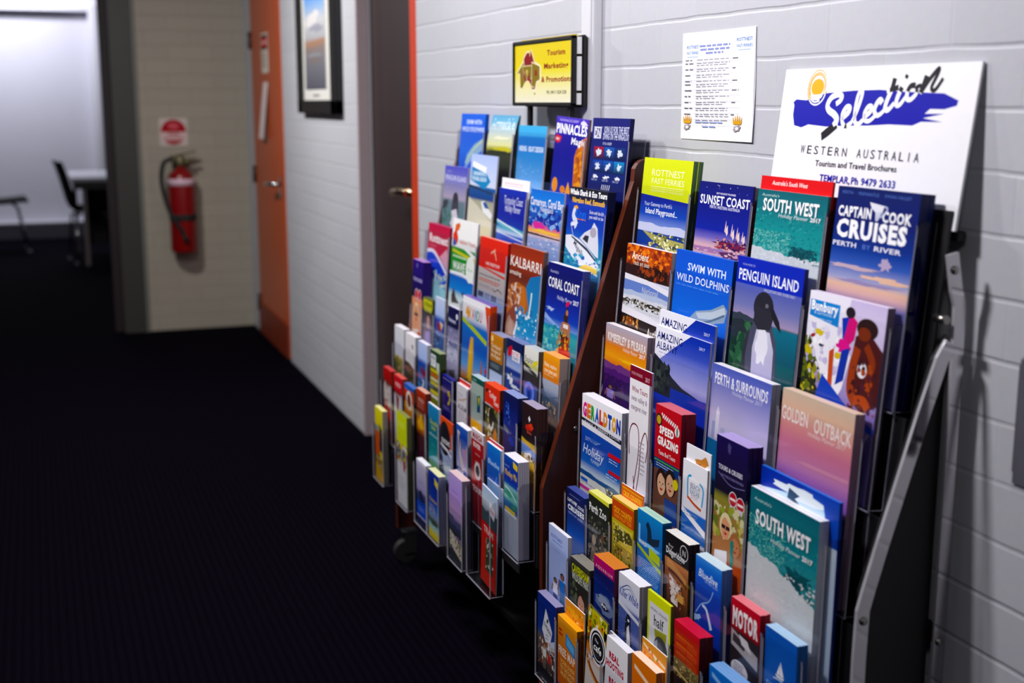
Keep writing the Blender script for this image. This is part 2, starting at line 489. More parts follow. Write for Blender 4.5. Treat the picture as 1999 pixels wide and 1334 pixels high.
        for x, y in vs:
            px = (x - lo) * kx + ox; py = (y - ch / 2) * ky
            px += py * sh
            if rot: px, py = px * math.cos(rot) - py * math.sin(rot), px * math.sin(rot) + py * math.cos(rot)
            X = (cx - 0.5) * s.w + px; Z = s.h - cy * s.hs + py
            s.V.append((min(max(X, -s.w / 2), s.w / 2), d, min(max(Z, 0), s.h))); s.C.append(col)
        for f in fs:
            s.F.append(tuple(i + n for i in f)); s.m.append(0)
        s.k += 1
    def ln(s, x0, y0, x1, y1, n, c, th=0.35, seed=5, rag=0.25):
        """rows of small print"""
        if s.rec is not None: return
        R = random.Random(seed); dy = (y1 - y0) / n
        for i in range(n):
            x = x0; y = y0 + dy * i; end = x1 - (x1 - x0) * rag * R.random()
            while x < end:
                ww = (0.03 + 0.07 * R.random())
                s.r(x, y, min(x + ww, end), y + dy * th, c); s.k -= 1
                x += ww + 0.018
        s.k += 1
    def person(s, cx, y0, y1, skin, top, legs, hair, wd=0.12):
        h = y1 - y0
        s.p([(cx - wd * .5, y0 + h * .2), (cx + wd * .5, y0 + h * .2), (cx + wd * .38, y0 + h * .55), (cx - wd * .38, y0 + h * .55)], top)
        s.p([(cx - wd * .38, y0 + h * .53), (cx + wd * .38, y0 + h * .53), (cx + wd * .34, y1), (cx + wd * .06, y1), (cx, y0 + h * .65), (cx - wd * .06, y1), (cx - wd * .34, y1)], legs)
        s.p([(cx - wd * .5, y0 + h * .2), (cx - wd * .72, y0 + h * .5), (cx - wd * .56, y0 + h * .5), (cx - wd * .36, y0 + h * .28)], skin)
        s.p([(cx + wd * .5, y0 + h * .2), (cx + wd * .72, y0 + h * .5), (cx + wd * .56, y0 + h * .5), (cx + wd * .36, y0 + h * .28)], skin)
        s.e(cx, y0 + h * .085, wd * .3, h * .095, hair)
        s.e(cx, y0 + h * .105, wd * .22, h * .075, skin)
    def face(s, cx, cy, r, skin, hair, lip='a03030', shade=None):
        k = s.w / s.hs
        s.e(cx, cy - r * k * .25, r * 1.15, r * k * 1.35, hair)
        s.e(cx, cy, r * .85, r * k * 1.12, skin)
        s.p([(cx - r * .9, cy - r * k * .5), (cx - r * .2, cy - r * k * 1.2), (cx + r * .9, cy - r * k * .5), (cx + r * .5, cy - r * k * 1.3), (cx - r * .5, cy - r * k * 1.4)], hair)
        if shade:
            s.r(cx - r * .75, cy - r * k * .3, cx - r * .06, cy + r * k * .08, shade); s.r(cx + r * .06, cy - r * k * .3, cx + r * .75, cy + r * k * .08, shade)
        else:
            s.e(cx - r * .33, cy - r * k * .1, r * .12, r * k * .09, '201818', 8); s.e(cx + r * .33, cy - r * k * .1, r * .12, r * k * .09, '201818', 8)
        s.p([(cx - r * .38, cy + r * k * .42), (cx + r * .38, cy + r * k * .42), (cx, cy + r * k * .68)], lip)
        s.p([(cx, cy), (cx + r * .12, cy + r * k * .25), (cx - r * .08, cy + r * k * .25)], 'b07858')
    def yacht(s, cx, cy, k, hull='f4f4f6', sail='ffffff'):
        a = s.w / s.hs
        s.p([(cx - k, cy), (cx + k, cy), (cx + k * .7, cy + k * a * .35), (cx - k * .7, cy + k * a * .35)], hull)
        s.p([(cx + .05 * k, cy - .1 * k * a), (cx + .05 * k, cy - 2 * k * a), (cx + .9 * k, cy - .1 * k * a)], sail)
        s.p([(cx - .05 * k, cy - .1 * k * a), (cx - .05 * k, cy - 1.6 * k * a), (cx - .7 * k, cy - .1 * k * a)], sail)
    def mesh(s, name, mat='print', warp=None):
        me = bpy.data.meshes.new(name)
        V = [warp(v) for v in s.V] if warp else s.V
        me.from_pydata(V, [], s.F)
        at = me.color_attributes.new('ink', 'FLOAT_COLOR', 'POINT')
        flat = []
        for c in s.C: flat += list(c)
        at.data.foreach_set('color', flat)
        me.materials.append(M[mat])
        me.update()
        return me

# ------------------------------------------------------------------ covers (right rack)
def c_ferries(a):
    a.base([(0, 'd2dc10'), (.43, 'c6d20c'), (.43, '1a2890'), (.60, '2a4cb0'), (.78, '8fa2d8'), (.83, 'c0c6e0'), (.86, '1c3c92'), (1, '16307e')])
    a.p([(0, .392), (1, .432), (1, .445), (0, .40)], 'c6d20c'); a.p([(0, .40), (1, .44), (1, .47), (0, .47)], '1a2890')
    a.t('ROTTNEST', .52, .155, .050, 'f2f6c8', .66); a.t('FAST FERRIES', .53, .245, .042, 'f2f6c8', .66)
    a.r(.2, .305, .86, .31, 'eef2b0'); a.r(.2, .325, .86, .329, 'eef2b0'); a.t('PROUD PARTNERS OF THE PLAYGROUND', .53, .352, .014, 'eef2b0', .66)
    a.t("Your Gateway to Perth's", .38, .50, .030, 'dfe4f4', .58); a.t('Island Playground...', .46, .575, .042, 'ffffff', .66, .012)
    a.hill(.72, .02, 'c8cce4', 4, .80); a.hill(.80, .01, '1b3a88', 5, .9)
    a.p([(.1, .80), (.5, .84), (1, .86), (1, 1), (.75, 1), (.3, .88)], 'a4a060'); a.sp(.25, .81, .98, .97, 60, .04, 'd8d088 6a6a30 e8e4c0 8a8840 3a4a38', 8, .6)
def c_sunset(a):
    a.base([(0, '0c1268'), (.35, '141c88'), (.62, '26319e'), (.74, '7a70b8'), (.84, 'd8b0b4'), (1, 'c0a0b4')], 1)
    a.t('2017 HOLIDAY PLANNER', .52, .14, .014, 'e8e8f8', .36, .01); a.t('SUNSET COAST', .5, .235, .066, 'ffffff', .92, .022); a.t('PERTH, WESTERN AUSTRALIA', .52, .325, .022, 'e8e8f8', .56, .012)
    for i, (x, y, h) in enumerate(((.58, .60, .13), (.70, .64, .14), (.80, .66, .13), (.90, .68, .10))):
        a.p([(x, y), (x + .035, y - h * .5), (x + .05, y + .04), (x + .03, y + .08)], 'f0dcd0'); a.p([(x - .02, y + .02), (x, y - h), (x + .02, y + .05)], 'e4c4c0')
    a.blob(.7, .80, .28, .045, '4a1c48', 3, .4); a.blob(.76, .78, .2, .03, '8a3048', 5, .5); a.sp(.42, .72, .98, .85, 50, .035, 'b05058 5a2a58 e0a090 3a1c50', 4, .6)
    a.hill(.87, .01, 'a878a0', 8, .93); a.p([(.5, .90), (.9, .86), (1, .95), (1, 1), (.6, .98)], '5a2c58'); a.sp(0, .86, 1, 1.0, 40, .05, 'e0b8b8 c8a0b8 9080b0', 6, .3)
    a.sp(.05, .03, .95, .12, 6, .012, 'e8e8ff c0c0f0', 9)
def _southwest(a, low=False):
    f0, f1 = (.46, .66) if low else (.80, .92)
    a.base([(0, '0c5a68'), (.25, '12727c'), (.5, '2c9090' if not low else '3c8c94'), (.75, '349896'), (1, '3c9a98')])
    a.sp(0, .25, 1, f1, 300, .022, '1a7c84 2a8c8e 3a9898 238488 44a09c 187880', 21, .6); a.sp(.0, f0 - .25, .55, f0 + .03, 240, .022, '5cb0a8 74bab2 68b4ac 48a4a0', 22, .6)
    a.blob(.76, f1 - .16, .16, .05, '0c5058', 31, .4, 26); a.blob(.70, f1 - .10, .12, .05, '0b4850', 32, .4, 26); a.sp(.55, f1 - .2, .95, f1 - .03, 60, .03, '0c4c54 12606a 0a444c', 33, .6)
    R = random.Random(4)
    q = [(i / 30, f0 + (f1 - f0) * (i / 30) ** 1.5 + .035 * (R.random() - .5)) for i in range(31)]
    a.p(q + [(1, a.vmax), (0, a.vmax)], 'ccd2d4', 'd6d7d8'); a.sp(0, f0 + .05, 1, 1.0, 160, .03, 'd2d6d8 c8ced0 dadede c2cccc', 24, .5)
    a.t("Australia's", .2, .07 if not low else .075, .020, 'b8d8d8', .26, 0, .2); a.t('SOUTH WEST', .5, .20 if not low else .21, .085 if not low else .085, 'ffffff', .80, .03)
    a.t('Holiday Planner', .56, .325 if not low else .33, .028, 'e0f0f0', .42, .0, .25); a.t('2017', .87, .325 if not low else .33, .028, 'ffffff', .14, .03)
def c_southwest(a): _southwest(a)
def c_southwestlow(a): _southwest(a, True)
def c_southred(a):
    a.base([(0, 'd81018'), (1, 'e02020')]); a.t("Australia's South West", .42, .07, .03, 'ffffff', .5, .0, .2); a.r(.05, .03, .95, .033, 'f05050')
def c_captain(a):
    a.base([(0, '0a1a5c'), (.3, '0c1c6c'), (.50, '1a3488'), (.66, '4864b4'), (.80, 'a0a4c8'), (.86, 'e0b8a0'), (.92, 'd0a8a8'), (1, '6a6aa0')])
    a.t('PERTH  ·  FREMANTLE  ·  SWAN VALLEY', .48, .05, .018, '5a74b8', .84)
    a.t('CAPTAIN', .245, .215, .058, 'f4f4f8', .42, .04); a.t('COOK', .76, .225, .058, 'f4f4f8', .34, .04)
    a.p([(.42, .115), (.60, .135), (.58, .20), (.53, .215), (.45, .165)], 'dfe0ea'); a.p([(.50, .20), (.58, .18), (.54, .27), (.51, .27)], 'c8ccdc'); a.st([(.60, .14), (.64, .16), (.56, .24)], .015, 'aab0cc')
    a.t('CRUISES', .47, .365, .098, 'ffffff', .86, .05)
    a.t('PERTH', .165, .505, .028, 'f0f0f8', .30, .02); a.t('BY', .445, .505, .028, '6a86d0', .1, .005); a.t('RIVER', .70, .505, .028, 'f0f0f8', .32, .02)
    a.blob(.3, .70, .3, .02, 'c8b0bc', 3, .4); a.blob(.72, .76, .25, .025, 'e8c0a8', 5, .4); a.blob(.45, .82, .4, .018, '9a8cb4', 7, .4); a.blob(.7, .63, .08, .05, 'b8a8c4', 9, .4)
def c_ancient(a):
    a.base([(0, 'b8401a'), (.2, '8a2c12'), (.34, '3a1410'), (.36, 'dfe0ea'), (.46, '8fa4d4'), (.56, 'd0d8e8'), (.66, 'c8c8d0'), (.78, 'e4e4ea'), (.82, '241412'), (1, '1c1010')])
    a.sp(0, 0, 1, .2, 130, .07, 'd8682a b04818 7a2410 e8863c 98361a', 3, .6); a.hill(.24, .05, '2a100e', 7, .36); a.sp(.3, .2, 1, .33, 40, .05, '1a0c0c 5a2010 98401c', 5)
    a.p([(0, .335), (.5, .355), (1, .405), (1, .50), (0, .50)], 'eceaf0'); a.p([(0, .40), (.55, .41), (1, .47), (1, .56), (0, .52)], '7088c8'); a.hill(.51, .015, 'b8c4dc', 2, .58)
    a.hill(.57, .02, 'd8dae0', 12, .72); a.hill(.62, .03, '2c2820', 9, .655); a.sp(0, .60, 1, .69, 120, .035, '201c18 8a8478 e8e8e8 4a4438 c8c4b8', 15, .5)
    a.p([(0, .70), (.5, .735), (1, .79), (1, .83), (0, .79)], 'eceaf0'); a.p([(0, .785), (1, .84), (1, a.vmax), (0, a.vmax)], '1e100e')
    a.t('Ancient', .32, .115, .060, 'f4ece0', .38, .008); a.t('rock art sites', .36, .195, .035, 'f0e0d0', .36, .006); a.t('National', .6, .475, .05, 'c8d0e8', .35, .01)
    a.t('Author', .78, .92, .07, 'ece4dc', .34, .015); a.e(.2, .86, .09, .05, '8a4a28'); a.sp(.05, .82, .4, .92, 20, .03, 'c08848 6a3018 e0b070', 2)
def c_dolphins(a):
    a.base([(0, '1a50c8'), (.3, '1a58d0'), (.7, '1c6ad8'), (1, '0e48b0')])
    a.t('SWIM WITH', .56, .175, .055, 'e8eefc', .66, .014); a.t('WILD DOLPHINS', .5, .315, .055, 'e8eefc', .92, .014)
    a.r(.03, .385, .97, .388, '5890e8'); a.ln(.04, .40, .96, .415, 1, '7aa8f0', .5)
    a.p([(.30, .80), (.45, .66), (.70, .60), (.90, .50), (.97, .56), (.94, .70), (.80, .74), (.62, .82), (.36, .92)], '8fa4b8'); a.p([(.45, .68), (.72, .62), (.92, .53), (.95, .60), (.75, .70), (.50, .74)], 'c0ccd4')
    a.st([(.4, .80), (.65, .75), (.93, .62)], .02, '5a7088'); a.blob(.4, .85, .25, .05, '4c88d8', 4, .4); a.sp(.05, .8, .9, 1, 40, .06, '2a70d8 4a90e8 0c3c98', 9, .4)
def c_penguin(a):
    a.base([(0, '1c2cb0'), (.22, '2434b4'), (.222, '5a64b0'), (.40, '7c80b4'), (.50, 'a898b8'), (.52, '2c5a62'), (.7, '1c6a70'), (1, '123c48')])
    a.r(0, .5, .45, 1, '2a4a3c', '1c3a2c'); a.sp(0, .55, .4, 1, 70, .08, '2a5a3c 1c4430 3a6a48 123024', 3); a.r(.62, .52, 1, .8, '1c7088', '145468')
    a.t('YOUR HOME TO', .18, .06, .014, 'a8b4e8', .2); a.t('PENGUIN ISLAND', .49, .145, .068, 'f0f2fc', .90, .016); a.t('WILDLIFE EXPLORER CRUISES DAILY', .68, .235, .017, 'd0d4f0', .46)
    a.hill(.485, .02, '3a4652', 6, .53, 0, .42); a.blob(.08, .60, .12, .07, '242c34', 2, .4); a.blob(.15, .50, .2, .03, '323c48', 8, .3)
    a.oy = -.09
    a.p([(.30, 1.2), (.25, .85), (.30, .66), (.36, .60), (.62, .60), (.70, .72), (.74, .95), (.74, 1.1)], '4a4c60')
    a.p([(.38, 1.1), (.36, .82), (.40, .66), (.60, .66), (.68, .80), (.70, 1.1)], 'd4d2e4', 'a8a4c8'); a.blob(.50, .78, .10, .16, 'ecebf4', 9, .2)
    a.e(.47, .47, .15, .13, '24242e'); a.p([(.34, .46), (.34, .60), (.42, .66), (.60, .64), (.64, .50)], '2a2a34'); a.p([(.58, .42), (.72, .55), (.76, .64), (.66, .58), (.60, .52)], '1c1c24'); a.e(.52, .45, .025, .018, '6a6a74')
    a.st([(.27, .70), (.24, .9), (.26, 1.05)], .05, '30303c'); a.oy = 0.0
def c_bunbury(a):
    a.base([(0, 'cdbfe4'), (.2, 'd8cce8'), (.5, 'c8b8dc'), (1, '8070b0')])
    a.p([(0, .0), (.55, .0), (.5, .5), (.25, .75), (0, .42)], 'ece8f4'); a.r(.02, .075, .42, .29, '3c88d0'); a.t('Bunbury', .215, .125, .055, 'ffffff', .36, .04); a.t('& Surrounds', .2, .185, .022, 'c8e0f8', .24); a.ln(.05, .235, .38, .27, 2, 'b0d0f0')
    a.p([(.0, .32), (.02, .62), (.30, .95), (.0, .95)], '1c2414'); a.sp(0, .42, .24, .9, 50, .05, '8a8820 5a6a18 242a14 c8b830', 5)
    a.p([(.0, .22), (.45, .28), (.62, .50), (.55, .80), (.48, .92), (.30, .78), (.12, .52)], 'f2f0f6'); a.sp(.08, .30, .5, .75, 28, .05, 'e8e4f0 c8c0e0 ffffff d8d0e8', 8)
    a.blob(.18, .36, .06, .03, 'd8c020', 3); a.blob(.10, .40, .03, .02, 'a02020', 4); a.blob(.47, .52, .06, .03, 'd8b820', 6); a.blob(.22, .47, .04, .015, '303048', 7)
    a.p([(.46, .18), (.60, .14), (.62, .36), (.50, .40)], '2038b0'); a.p([(.56, .12), (.66, .18), (.64, .34), (.56, .42), (.50, .40)], 'd82878'); a.blob(.52, .42, .10, .06, 'e03c90', 9, .3); a.e(.56, .115, .06, .05, '1c1420')
    a.p([(.50, .46), (.60, .42), (.56, .72), (.46, .78)], '2038a8'); a.p([(.34, .50), (.40, .46), (.42, .80), (.36, .78)], 'c8502c')
    a.p([(.66, .30), (.84, .26), (1, .38), (1, .85), (.82, .95), (.66, .85), (.62, .60)], '4a1c1c'); a.e(.79, .22, .13, .09, '2a1414'); a.e(.76, .27, .08, .06, '7a3420')
    a.st([(.70, .40), (.66, .58), (.66, .78), (.74, .88)], .09, '9a3c1c'); a.st([(.80, .36), (.90, .50), (.86, .62)], .07, '8a3418'); a.e(.78, .58, .06, .07, 'efecf2'); a.st([(.72, .86), (.84, .84), (.9, .9)], .08, 'b04820')
    a.p([(.28, .72), (.62, .92), (1.0, 1.05), (1, 1.1), (.20, 1.0)], '2848b8'); a.sp(.66, .5, .98, .95, 30, .04, '6a2818 a84824 38141c 502030', 4)
def c_kimberley(a):
    a.base([(0, 'a8a0b0'), (.14, 'b89890'), (.25, 'e88838'), (.36, 'f0a028'), (.46, 'd87030'), (.52, '5a3080'), (1, '241040')])
    a.t('KIMBERLEY & PILBARA', .52, .145, .065, 'f4ece8', .92, .02); a.t('Holiday Planner', .62, .235, .03, 'f8e8d8', .34, 0, .2); a.t('2017', .9, .235, .03, 'ffffff', .13, .03)
    a.hill(.43, .03, '6a3a78', 5, .6); a.hill(.52, .04, '4c2468', 8, .7); a.hill(.60, .04, '301650', 9); a.blob(.7, .37, .3, .02, 'f8c050', 3, .3); a.sp(.05, .62, .5, 1, 40, .05, '1c0c30 482058 2a1440', 3)
    a.person(.2, .70, 1.0, '7a5048', '8878b8', '302048', '1c1020', .2)
def _albany(a, dy=0.0):
    a.base([(0, '2a3aa4'), (.3, '4a5ab8'), (.55, '8890d0'), (.75, 'a8a8d8'), (1, '2a3aa8')])
    a.p([(0, 0), (.66, 0), (.40, .22), (.10, .50), (0, .60)], 'ecebf4', 'dddcec')
    a.t('AMAZING', .27, .135, .060, '1c2468', .48, .012); a.t('ALBANY', .23, .285, .060, '1c2468', .40, .012); a.ln(.08, .385, .3, .40, 1, '3a4488', .4)
    a.t('2017', .86, .125, .022, 'd8dcf4', .10, .01)
def c_albany(a):
    _albany(a); a.p([(0, .43), (.16, .52), (.36, .70), (.56, .80), (.76, .84), (1, .90), (1, 1.02), (0, 1.02)], '1c2028'); a.sp(0, .55, .3, .95, 50, .06, '2a3030 14181c 3a4440 222c2c', 7); a.hill(.86, .012, '2236a0', 3, 1.03, .35, 1)
def c_albanyback(a): _albany(a)
def c_perthsur(a):
    a.base([(0, '5864b4'), (.15, '7078c0'), (.4, 'a8a4d0'), (.6, 'c4bcd8'), (.8, 'b8b4d4'), (.9, '3c6a98'), (1, '1c4c80')])
    a.t('PERTH & SURROUNDS', .5, .145, .075, 'f0eef6', .90, .02); a.t('Holiday Planner 2017', .62, .24, .028, 'd8d4e8', .5, 0, .2)
    a.r(.12, .50, .18, .80, 'e4e0ec', 'c8c0d8'); a.p([(.12, .50), (.15, .44), (.18, .50)], 'd8d4e4'); a.r(.06, .62, .11, .85, '9aa0c0'); a.r(.22, .66, .29, .85, 'a8a8c8'); a.hill(.82, .01, '2a6898', 5)
def c_outback(a):
    a.base([(0, 'c8b4a0'), (.14, 'd8b098'), (.3, 'd89090'), (.42, 'cc7c94'), (.60, 'c080a8'), (.72, '9868b0'), (.80, '8458a8'), (.84, '241820'), (1, '181018')])
    a.t('GOLDEN', .20, .20, .082, 'f0e2dc', .38, .02); a.t('OUTBACK', .73, .215, .082, 'f0e2dc', .50, .02); a.t('Holiday Planner 2017', .66, .30, .028, 'ecd8d8', .5, 0, .2)
    a.hill(.80, .02, '2a1c24', 9, slope=.03); a.sp(0, .79, .9, .86, 40, .04, '1c1420 3a2430 2a1c24', 4); a.blob(.56, .84, .05, .03, 'd0703c', 3)
    a.blob(.3, .68, .5, .02, 'a870b4', 3, .3); a.blob(.7, .56, .4, .02, 'd090a8', 4, .3)
def c_geraldton(a):
    a.base([(0, 'f0eef2'), (.255, 'ecebf0'), (.26, '2a56b8'), (.45, '1c44a8'), (.66, '3a6cc0'), (.74, 'b8c8d8'), (1, 'd8d4c4')])
    for i, (ch, col) in enumerate(zip('GERALDTON', ('d81888', 'e87020', '30a040', '2060c0', 'd83020', 'e88818', '2848a8', 'e8a010', '2838a0'))):
        a.t(ch, .075 + i * .106, .145, .098, col, .100, .065)
    a.p([(0, .235), (1, .265), (1, .30), (0, .262)], '14141c'); a.t('TAKE A FRESH LOOK', .52, .268, .018, 'e8e8ec', .9, .006)
    a.p([(0, .265), (1, .302), (1, .345), (0, .32)], 'f2f0f4'); a.t('2017', .16, .425, .03, 'b8d0f0', .11); a.t('Holiday', .33, .53, .075, 'e4ecf8', .52, .0, .25); a.t('PLANNER', .38, .615, .028, 'c8d8f0', .22)
    for i in range(7): a.st([(.32 + .02 * i - .06, .44), (.30 + .05 * (i - 2), .40)], .008, '8ab0e8')
    a.r(.70, .435, 1, .475, 'd83c40'); a.ln(.72, .49, .98, .54, 2, 'c0d4f0'); a.r(.72, .60, 1, .635, 'c83840'); a.ln(.66, .65, .98, .70, 2, 'c0d4f0')
    a.hill(.76, .01, '24508c', 4, .80); a.hill(.80, .008, 'd4d4cc', 5); a.r(.02, .83, .2, .865, '3060b8'); a.r(.0, .91, .3, .945, 'd83090'); a.ln(.04, .87, .5, .90, 1, '8890a0')
    a.person(.76, .80, 1.02, '4a4444', '6a6468', '38343a', '2a2628', .14); a.st([(.72, .85), (.64, .78)], .02, '4a4444'); a.st([(.80, .85), (.88, .79)], .02, '4a4444')
def c_winetours(a):
    a.base([(0, '7a1428'), (.09, '7a1428'), (.09, 'ece8ec'), (1.1, 'e4e0e6')]); a.r(.9, .09, 1, 1.15, '8a8088'); a.t('MORE WINERIES', .32, .05, .02, 'd8a8b0', .5); a.t('2017', .8, .06, .03, 'e8c0c8', .2, .01)
    for i, (s, w) in enumerate((('Wine Tours', .72), ('swan valley &', .72), ('margaret river', .72))):
        a.t(s, .46, .155 + i * .062, .036, '9a8c98' if i else 'a05868', w, .02)
    a.st([(.08, .62), (.05, .48), (.20, .40), (.46, .42), (.50, .58), (.36, .78), (.28, .90)], .03, '6a1420'); a.st([(.84, .62), (.90, .50), (.78, .42), (.60, .52), (.56, .70), (.40, .92)], .03, '6a1420'); a.st([(.3, .76), (.42, .92), (.62, 1.02)], .03, '6a1420')
    a.ln(.52, .50, .80, .74, 8, 'a8a0ac', .3); a.e(.22, .97, .10, .055, '8a1420'); a.e(.66, 1.03, .12, .055, '8a1420'); a.e(.22, .955, .05, .02, 'd87080'); a.e(.66, 1.015, .05, .02, 'd87080')
def c_speed(a):
    a.base([(0, 'c01420'), (.45, 'b01018'), (.455, '18386a'), (.54, '1c3c80'), (.545, '6a4438'), (1.2, '4a2c24')])
    for i in range(9):
        for j in range(2): a.r(.24 + .075 * i + (.0375 if j else 0), .055 + .022 * j + .006 * i, .2775 + .075 * i + (.0375 if j else 0), .077 + .022 * j + .006 * i, 'f0e8e8')
    a.c(.14, .125, .12, '1c1c20'); a.c(.14, .125, .085, 'b8a040'); a.c(.86, .16, .09, 'e8e4e4'); a.e(.86, .16, .03, .04, '4a6a50')
    a.t('SPEED', .46, .20, .062, 'fbf4f2', .56, .05); a.t('GRAZING', .52, .295, .066, 'fbf4f2', .80, .05); a.t('Taste Bud Tours', .5, .395, .036, 'f4dcdc', .66, .015)
    a.r(.02, .465, .98, .475, '58a040'); a.ln(.1, .49, .9, .53, 2, 'c0d0e8')
    a.face(.33, .66, .19, 'dcb090', '2a1410'); a.face(.68, .63, .19, 'd8a888', '1c1412'); a.p([(.48, .76), (.95, .76), (1, 1.1), (.5, 1.1)], '24408a'); a.p([(.1, .8), (.5, .8), (.5, 1.1), (.06, 1.1)], '5a3a30'); a.c(.88, .60, .10, 'd8c828')
    a.sp(.0, .95, 1, 1.2, 70, .07, 'e0a060 a03820 f0d8b0 6a2c1c d87838 8a9a40', 6, .6)
def c_beach(a):
    a.base([(0, 'ecebf0'), (.56, 'e8e6ec'), (.58, '3870c8'), (.76, '2858a8'), (.8, '88a0c4'), (1.05, 'd4ccc8')])
    a.p([(.22, .16), (.78, .20), (.80, .50), (.24, .46)], 'f4f2f4'); a.st([(.24, .44), (.22, .2), (.36, .16)], .05, '4aa0d0'); a.st([(.7, .2), (.86, .26), (.82, .46)], .05, '50a8d8'); a.st([(.22, .42), (.5, .47), (.8, .5)], .06, 'c8502c')
    a.t('BEACH', .53, .27, .05, '8a98b0', .4, .015); a.t('RADAR', .53, .34, .05, '8a98b0', .4, .015); a.ln(.36, .38, .7, .43, 2, 'b0a8b0')
    a.p([(0, .56), (1, .72), (1, .80), (0, .62)], 'f0eef2'); a.ln(.1, .60, .8, .66, 2, '98a0b4'); a.hill(.80, .02, '3868b0', 3, .9); a.r(0, .93, .6, 1.05, 'b8402c'); a.hill(.88, .015, 'c8c4c4', 6, slope=.05)
def c_beachback(a):
    a.base([(0, 'ecebf0'), (1, 'e4e2e8')]); a.blob(.6, .16, .26, .09, 'c8884c', 4, .5); a.blob(.55, .2, .12, .05, '8a5028', 5, .5)
def c_toursdark(a):
    a.base([(0, '1c1448'), (.24, '181034'), (.40, '100c20'), (.46, '8a8438'), (.7, 'b07850'), (1.2, '7a4838')])
    a.blob(.42, .07, .05, .04, '4a4470', 3); a.t('TOURS & CRUISES', .48, .225, .034, 'e4e0f0', .76, .012); a.t('DAY TOURS & CRUISES FROM PERTH', .55, .28, .018, '8a84b8', .7); a.st([(.1, .27), (.5, .33), (.95, .31)], .012, '7a74a8')
    for x in (.60, .84):
        a.c(x, .42 if x < .7 else .435, .13, 'd8d4dc'); a.c(x, .42 if x < .7 else .435, .115, 'b01c28'); a.r(x - .09, .412 if x < .7 else .427, x + .09, .43 if x < .7 else .445, 'e8d8d8'); a.p([(x - .08, .47), (x + .08, .47), (x + .1, .56), (x, .53), (x - .1, .56)], 'cfcad2')
    a.sp(0, .5, 1, .75, 50, .12, '98a040 c8b868 6a7830 d8d0a0', 3); a.face(.42, .66, .17, 'e0a07c', 'e8d8a8', 'a03030', '1c1418'); a.face(.75, .76, .15, 'c88460', 'a87048')
    a.p([(.1, .86), (.5, .82), (.56, 1.2), (.05, 1.2)], 'eae4e6'); a.p([(.5, .9), (1, .88), (1, 1.2), (.56, 1.2)], 'b8502c'); a.p([(.6, .72), (.7, .72), (.7, .92), (.6, .92)], '1c8078'); a.blob(.35, 1.03, .1, .05, '4a2848', 4)
def c_whaleback(a):
    a.base([(0, '1c3cb0'), (.06, '2a54c0'), (.09, 'a8d0ec'), (.15, 'dcecf6'), (1, 'c8dcf0')]); a.p([(0, 0), (.6, 0), (.35, .10), (0, .14)], '1a34a8'); a.blob(.52, .07, .3, .04, 'e8f2fa', 5, .3); a.p([(.38, .06), (.52, .085), (.46, .115), (.60, .17), (.46, .14), (.36, .13)], '2c4868'); a.p([(.8, .03), (1, .05), (1, .3), (.9, .3)], '2448b0')
def c_ccook(a):
    a.base([(0, '1a2460'), (.2, '14205c'), (.6, '1c3c90'), (.85, '3c64b8'), (1, '6a84c0')]); a.ln(.15, .10, .85, .12, 1, '8a98d0', .6)
    a.t('CAPTAIN', .26, .225, .036, 'f0f0f6', .46, .04); a.t('COOK', .80, .245, .036, 'f0f0f6', .36, .04); a.p([(.42, .19), (.58, .20), (.52, .28)], 'e0e2ea'); a.t('CRUISES', .52, .36, .058, 'ffffff', .92, .05); a.t('PERTH BY RIVER', .5, .47, .025, 'a8b8e8', .8, .008)
def c_zoo(a):
    a.base([(0, '1c2014'), (.3, '20261c'), (1, '181410')]); a.p([(0, 0), (1, 0), (1, .05), (0, .03)], 'd8d850'); a.sp(0, .3, 1, 1, 120, .09, '4a4438 2c3024 6a6458 8a8470 1a1c14 3c4430', 4); a.t('Perth Zoo', .47, .18, .085, 'f4f4f0', .84, .025)
    a.p([(.12, .9), (.2, .55), (.35, .6), (.45, .9)], '7a6a58'); a.p([(.55, 1), (.6, .6), (.72, .5), (.85, .65), (.9, 1)], '5a5048'); a.e(.72, .48, .08, .05, '6a4a38'); a.e(.3, .56, .1, .06, 'a89880'); a.sp(.2, .6, .9, .95, 20, .04, 'c8c0b0 e0d8cc a89c88', 9)
def c_colonial(a):
    a.base([(0, 'b0401c'), (.03, 'c84820'), (.28, 'c03c18'), (.29, 'b8a838'), (.6, '98903c'), (1, '6a6a28')]); a.r(0, 0, 1, .03, 'd8a030'); a.t('CROC COUNTRY', .5, .155, .06, 'f0b848', .84, .03); a.t('SWAN VALLEY TOUR', .5, .235, .04, 'e8a838', .8, .015)
    a.r(.06, .33, .94, .60, 'd0c058'); a.p([(.08, .44), (.8, .36), (.94, .42), (.94, .5), (.2, .56)], '4a4a20'); a.sp(.1, .35, .9, .58, 30, .06, '3a3c1c 8a8838 e0d890 5a5a28', 5); a.r(.1, .64, .5, .92, '6a6020'); a.r(.53, .64, .94, .92, '8a8a48'); a.sp(.1, .65, .9, .9, 30, .06, '3a3418 c8b850 2a2c14 a89840', 8)
def c_colonialback(a):
    a.base([(0, 'd86018'), (1, 'c84810')]); a.t('CROC COUNTRY', .5, .10, .06, 'f4c040', .84, .03); a.r(.05, .03, .95, .045, 'f0b030'); a.r(.05, .2, .95, .215, 'f0b030')
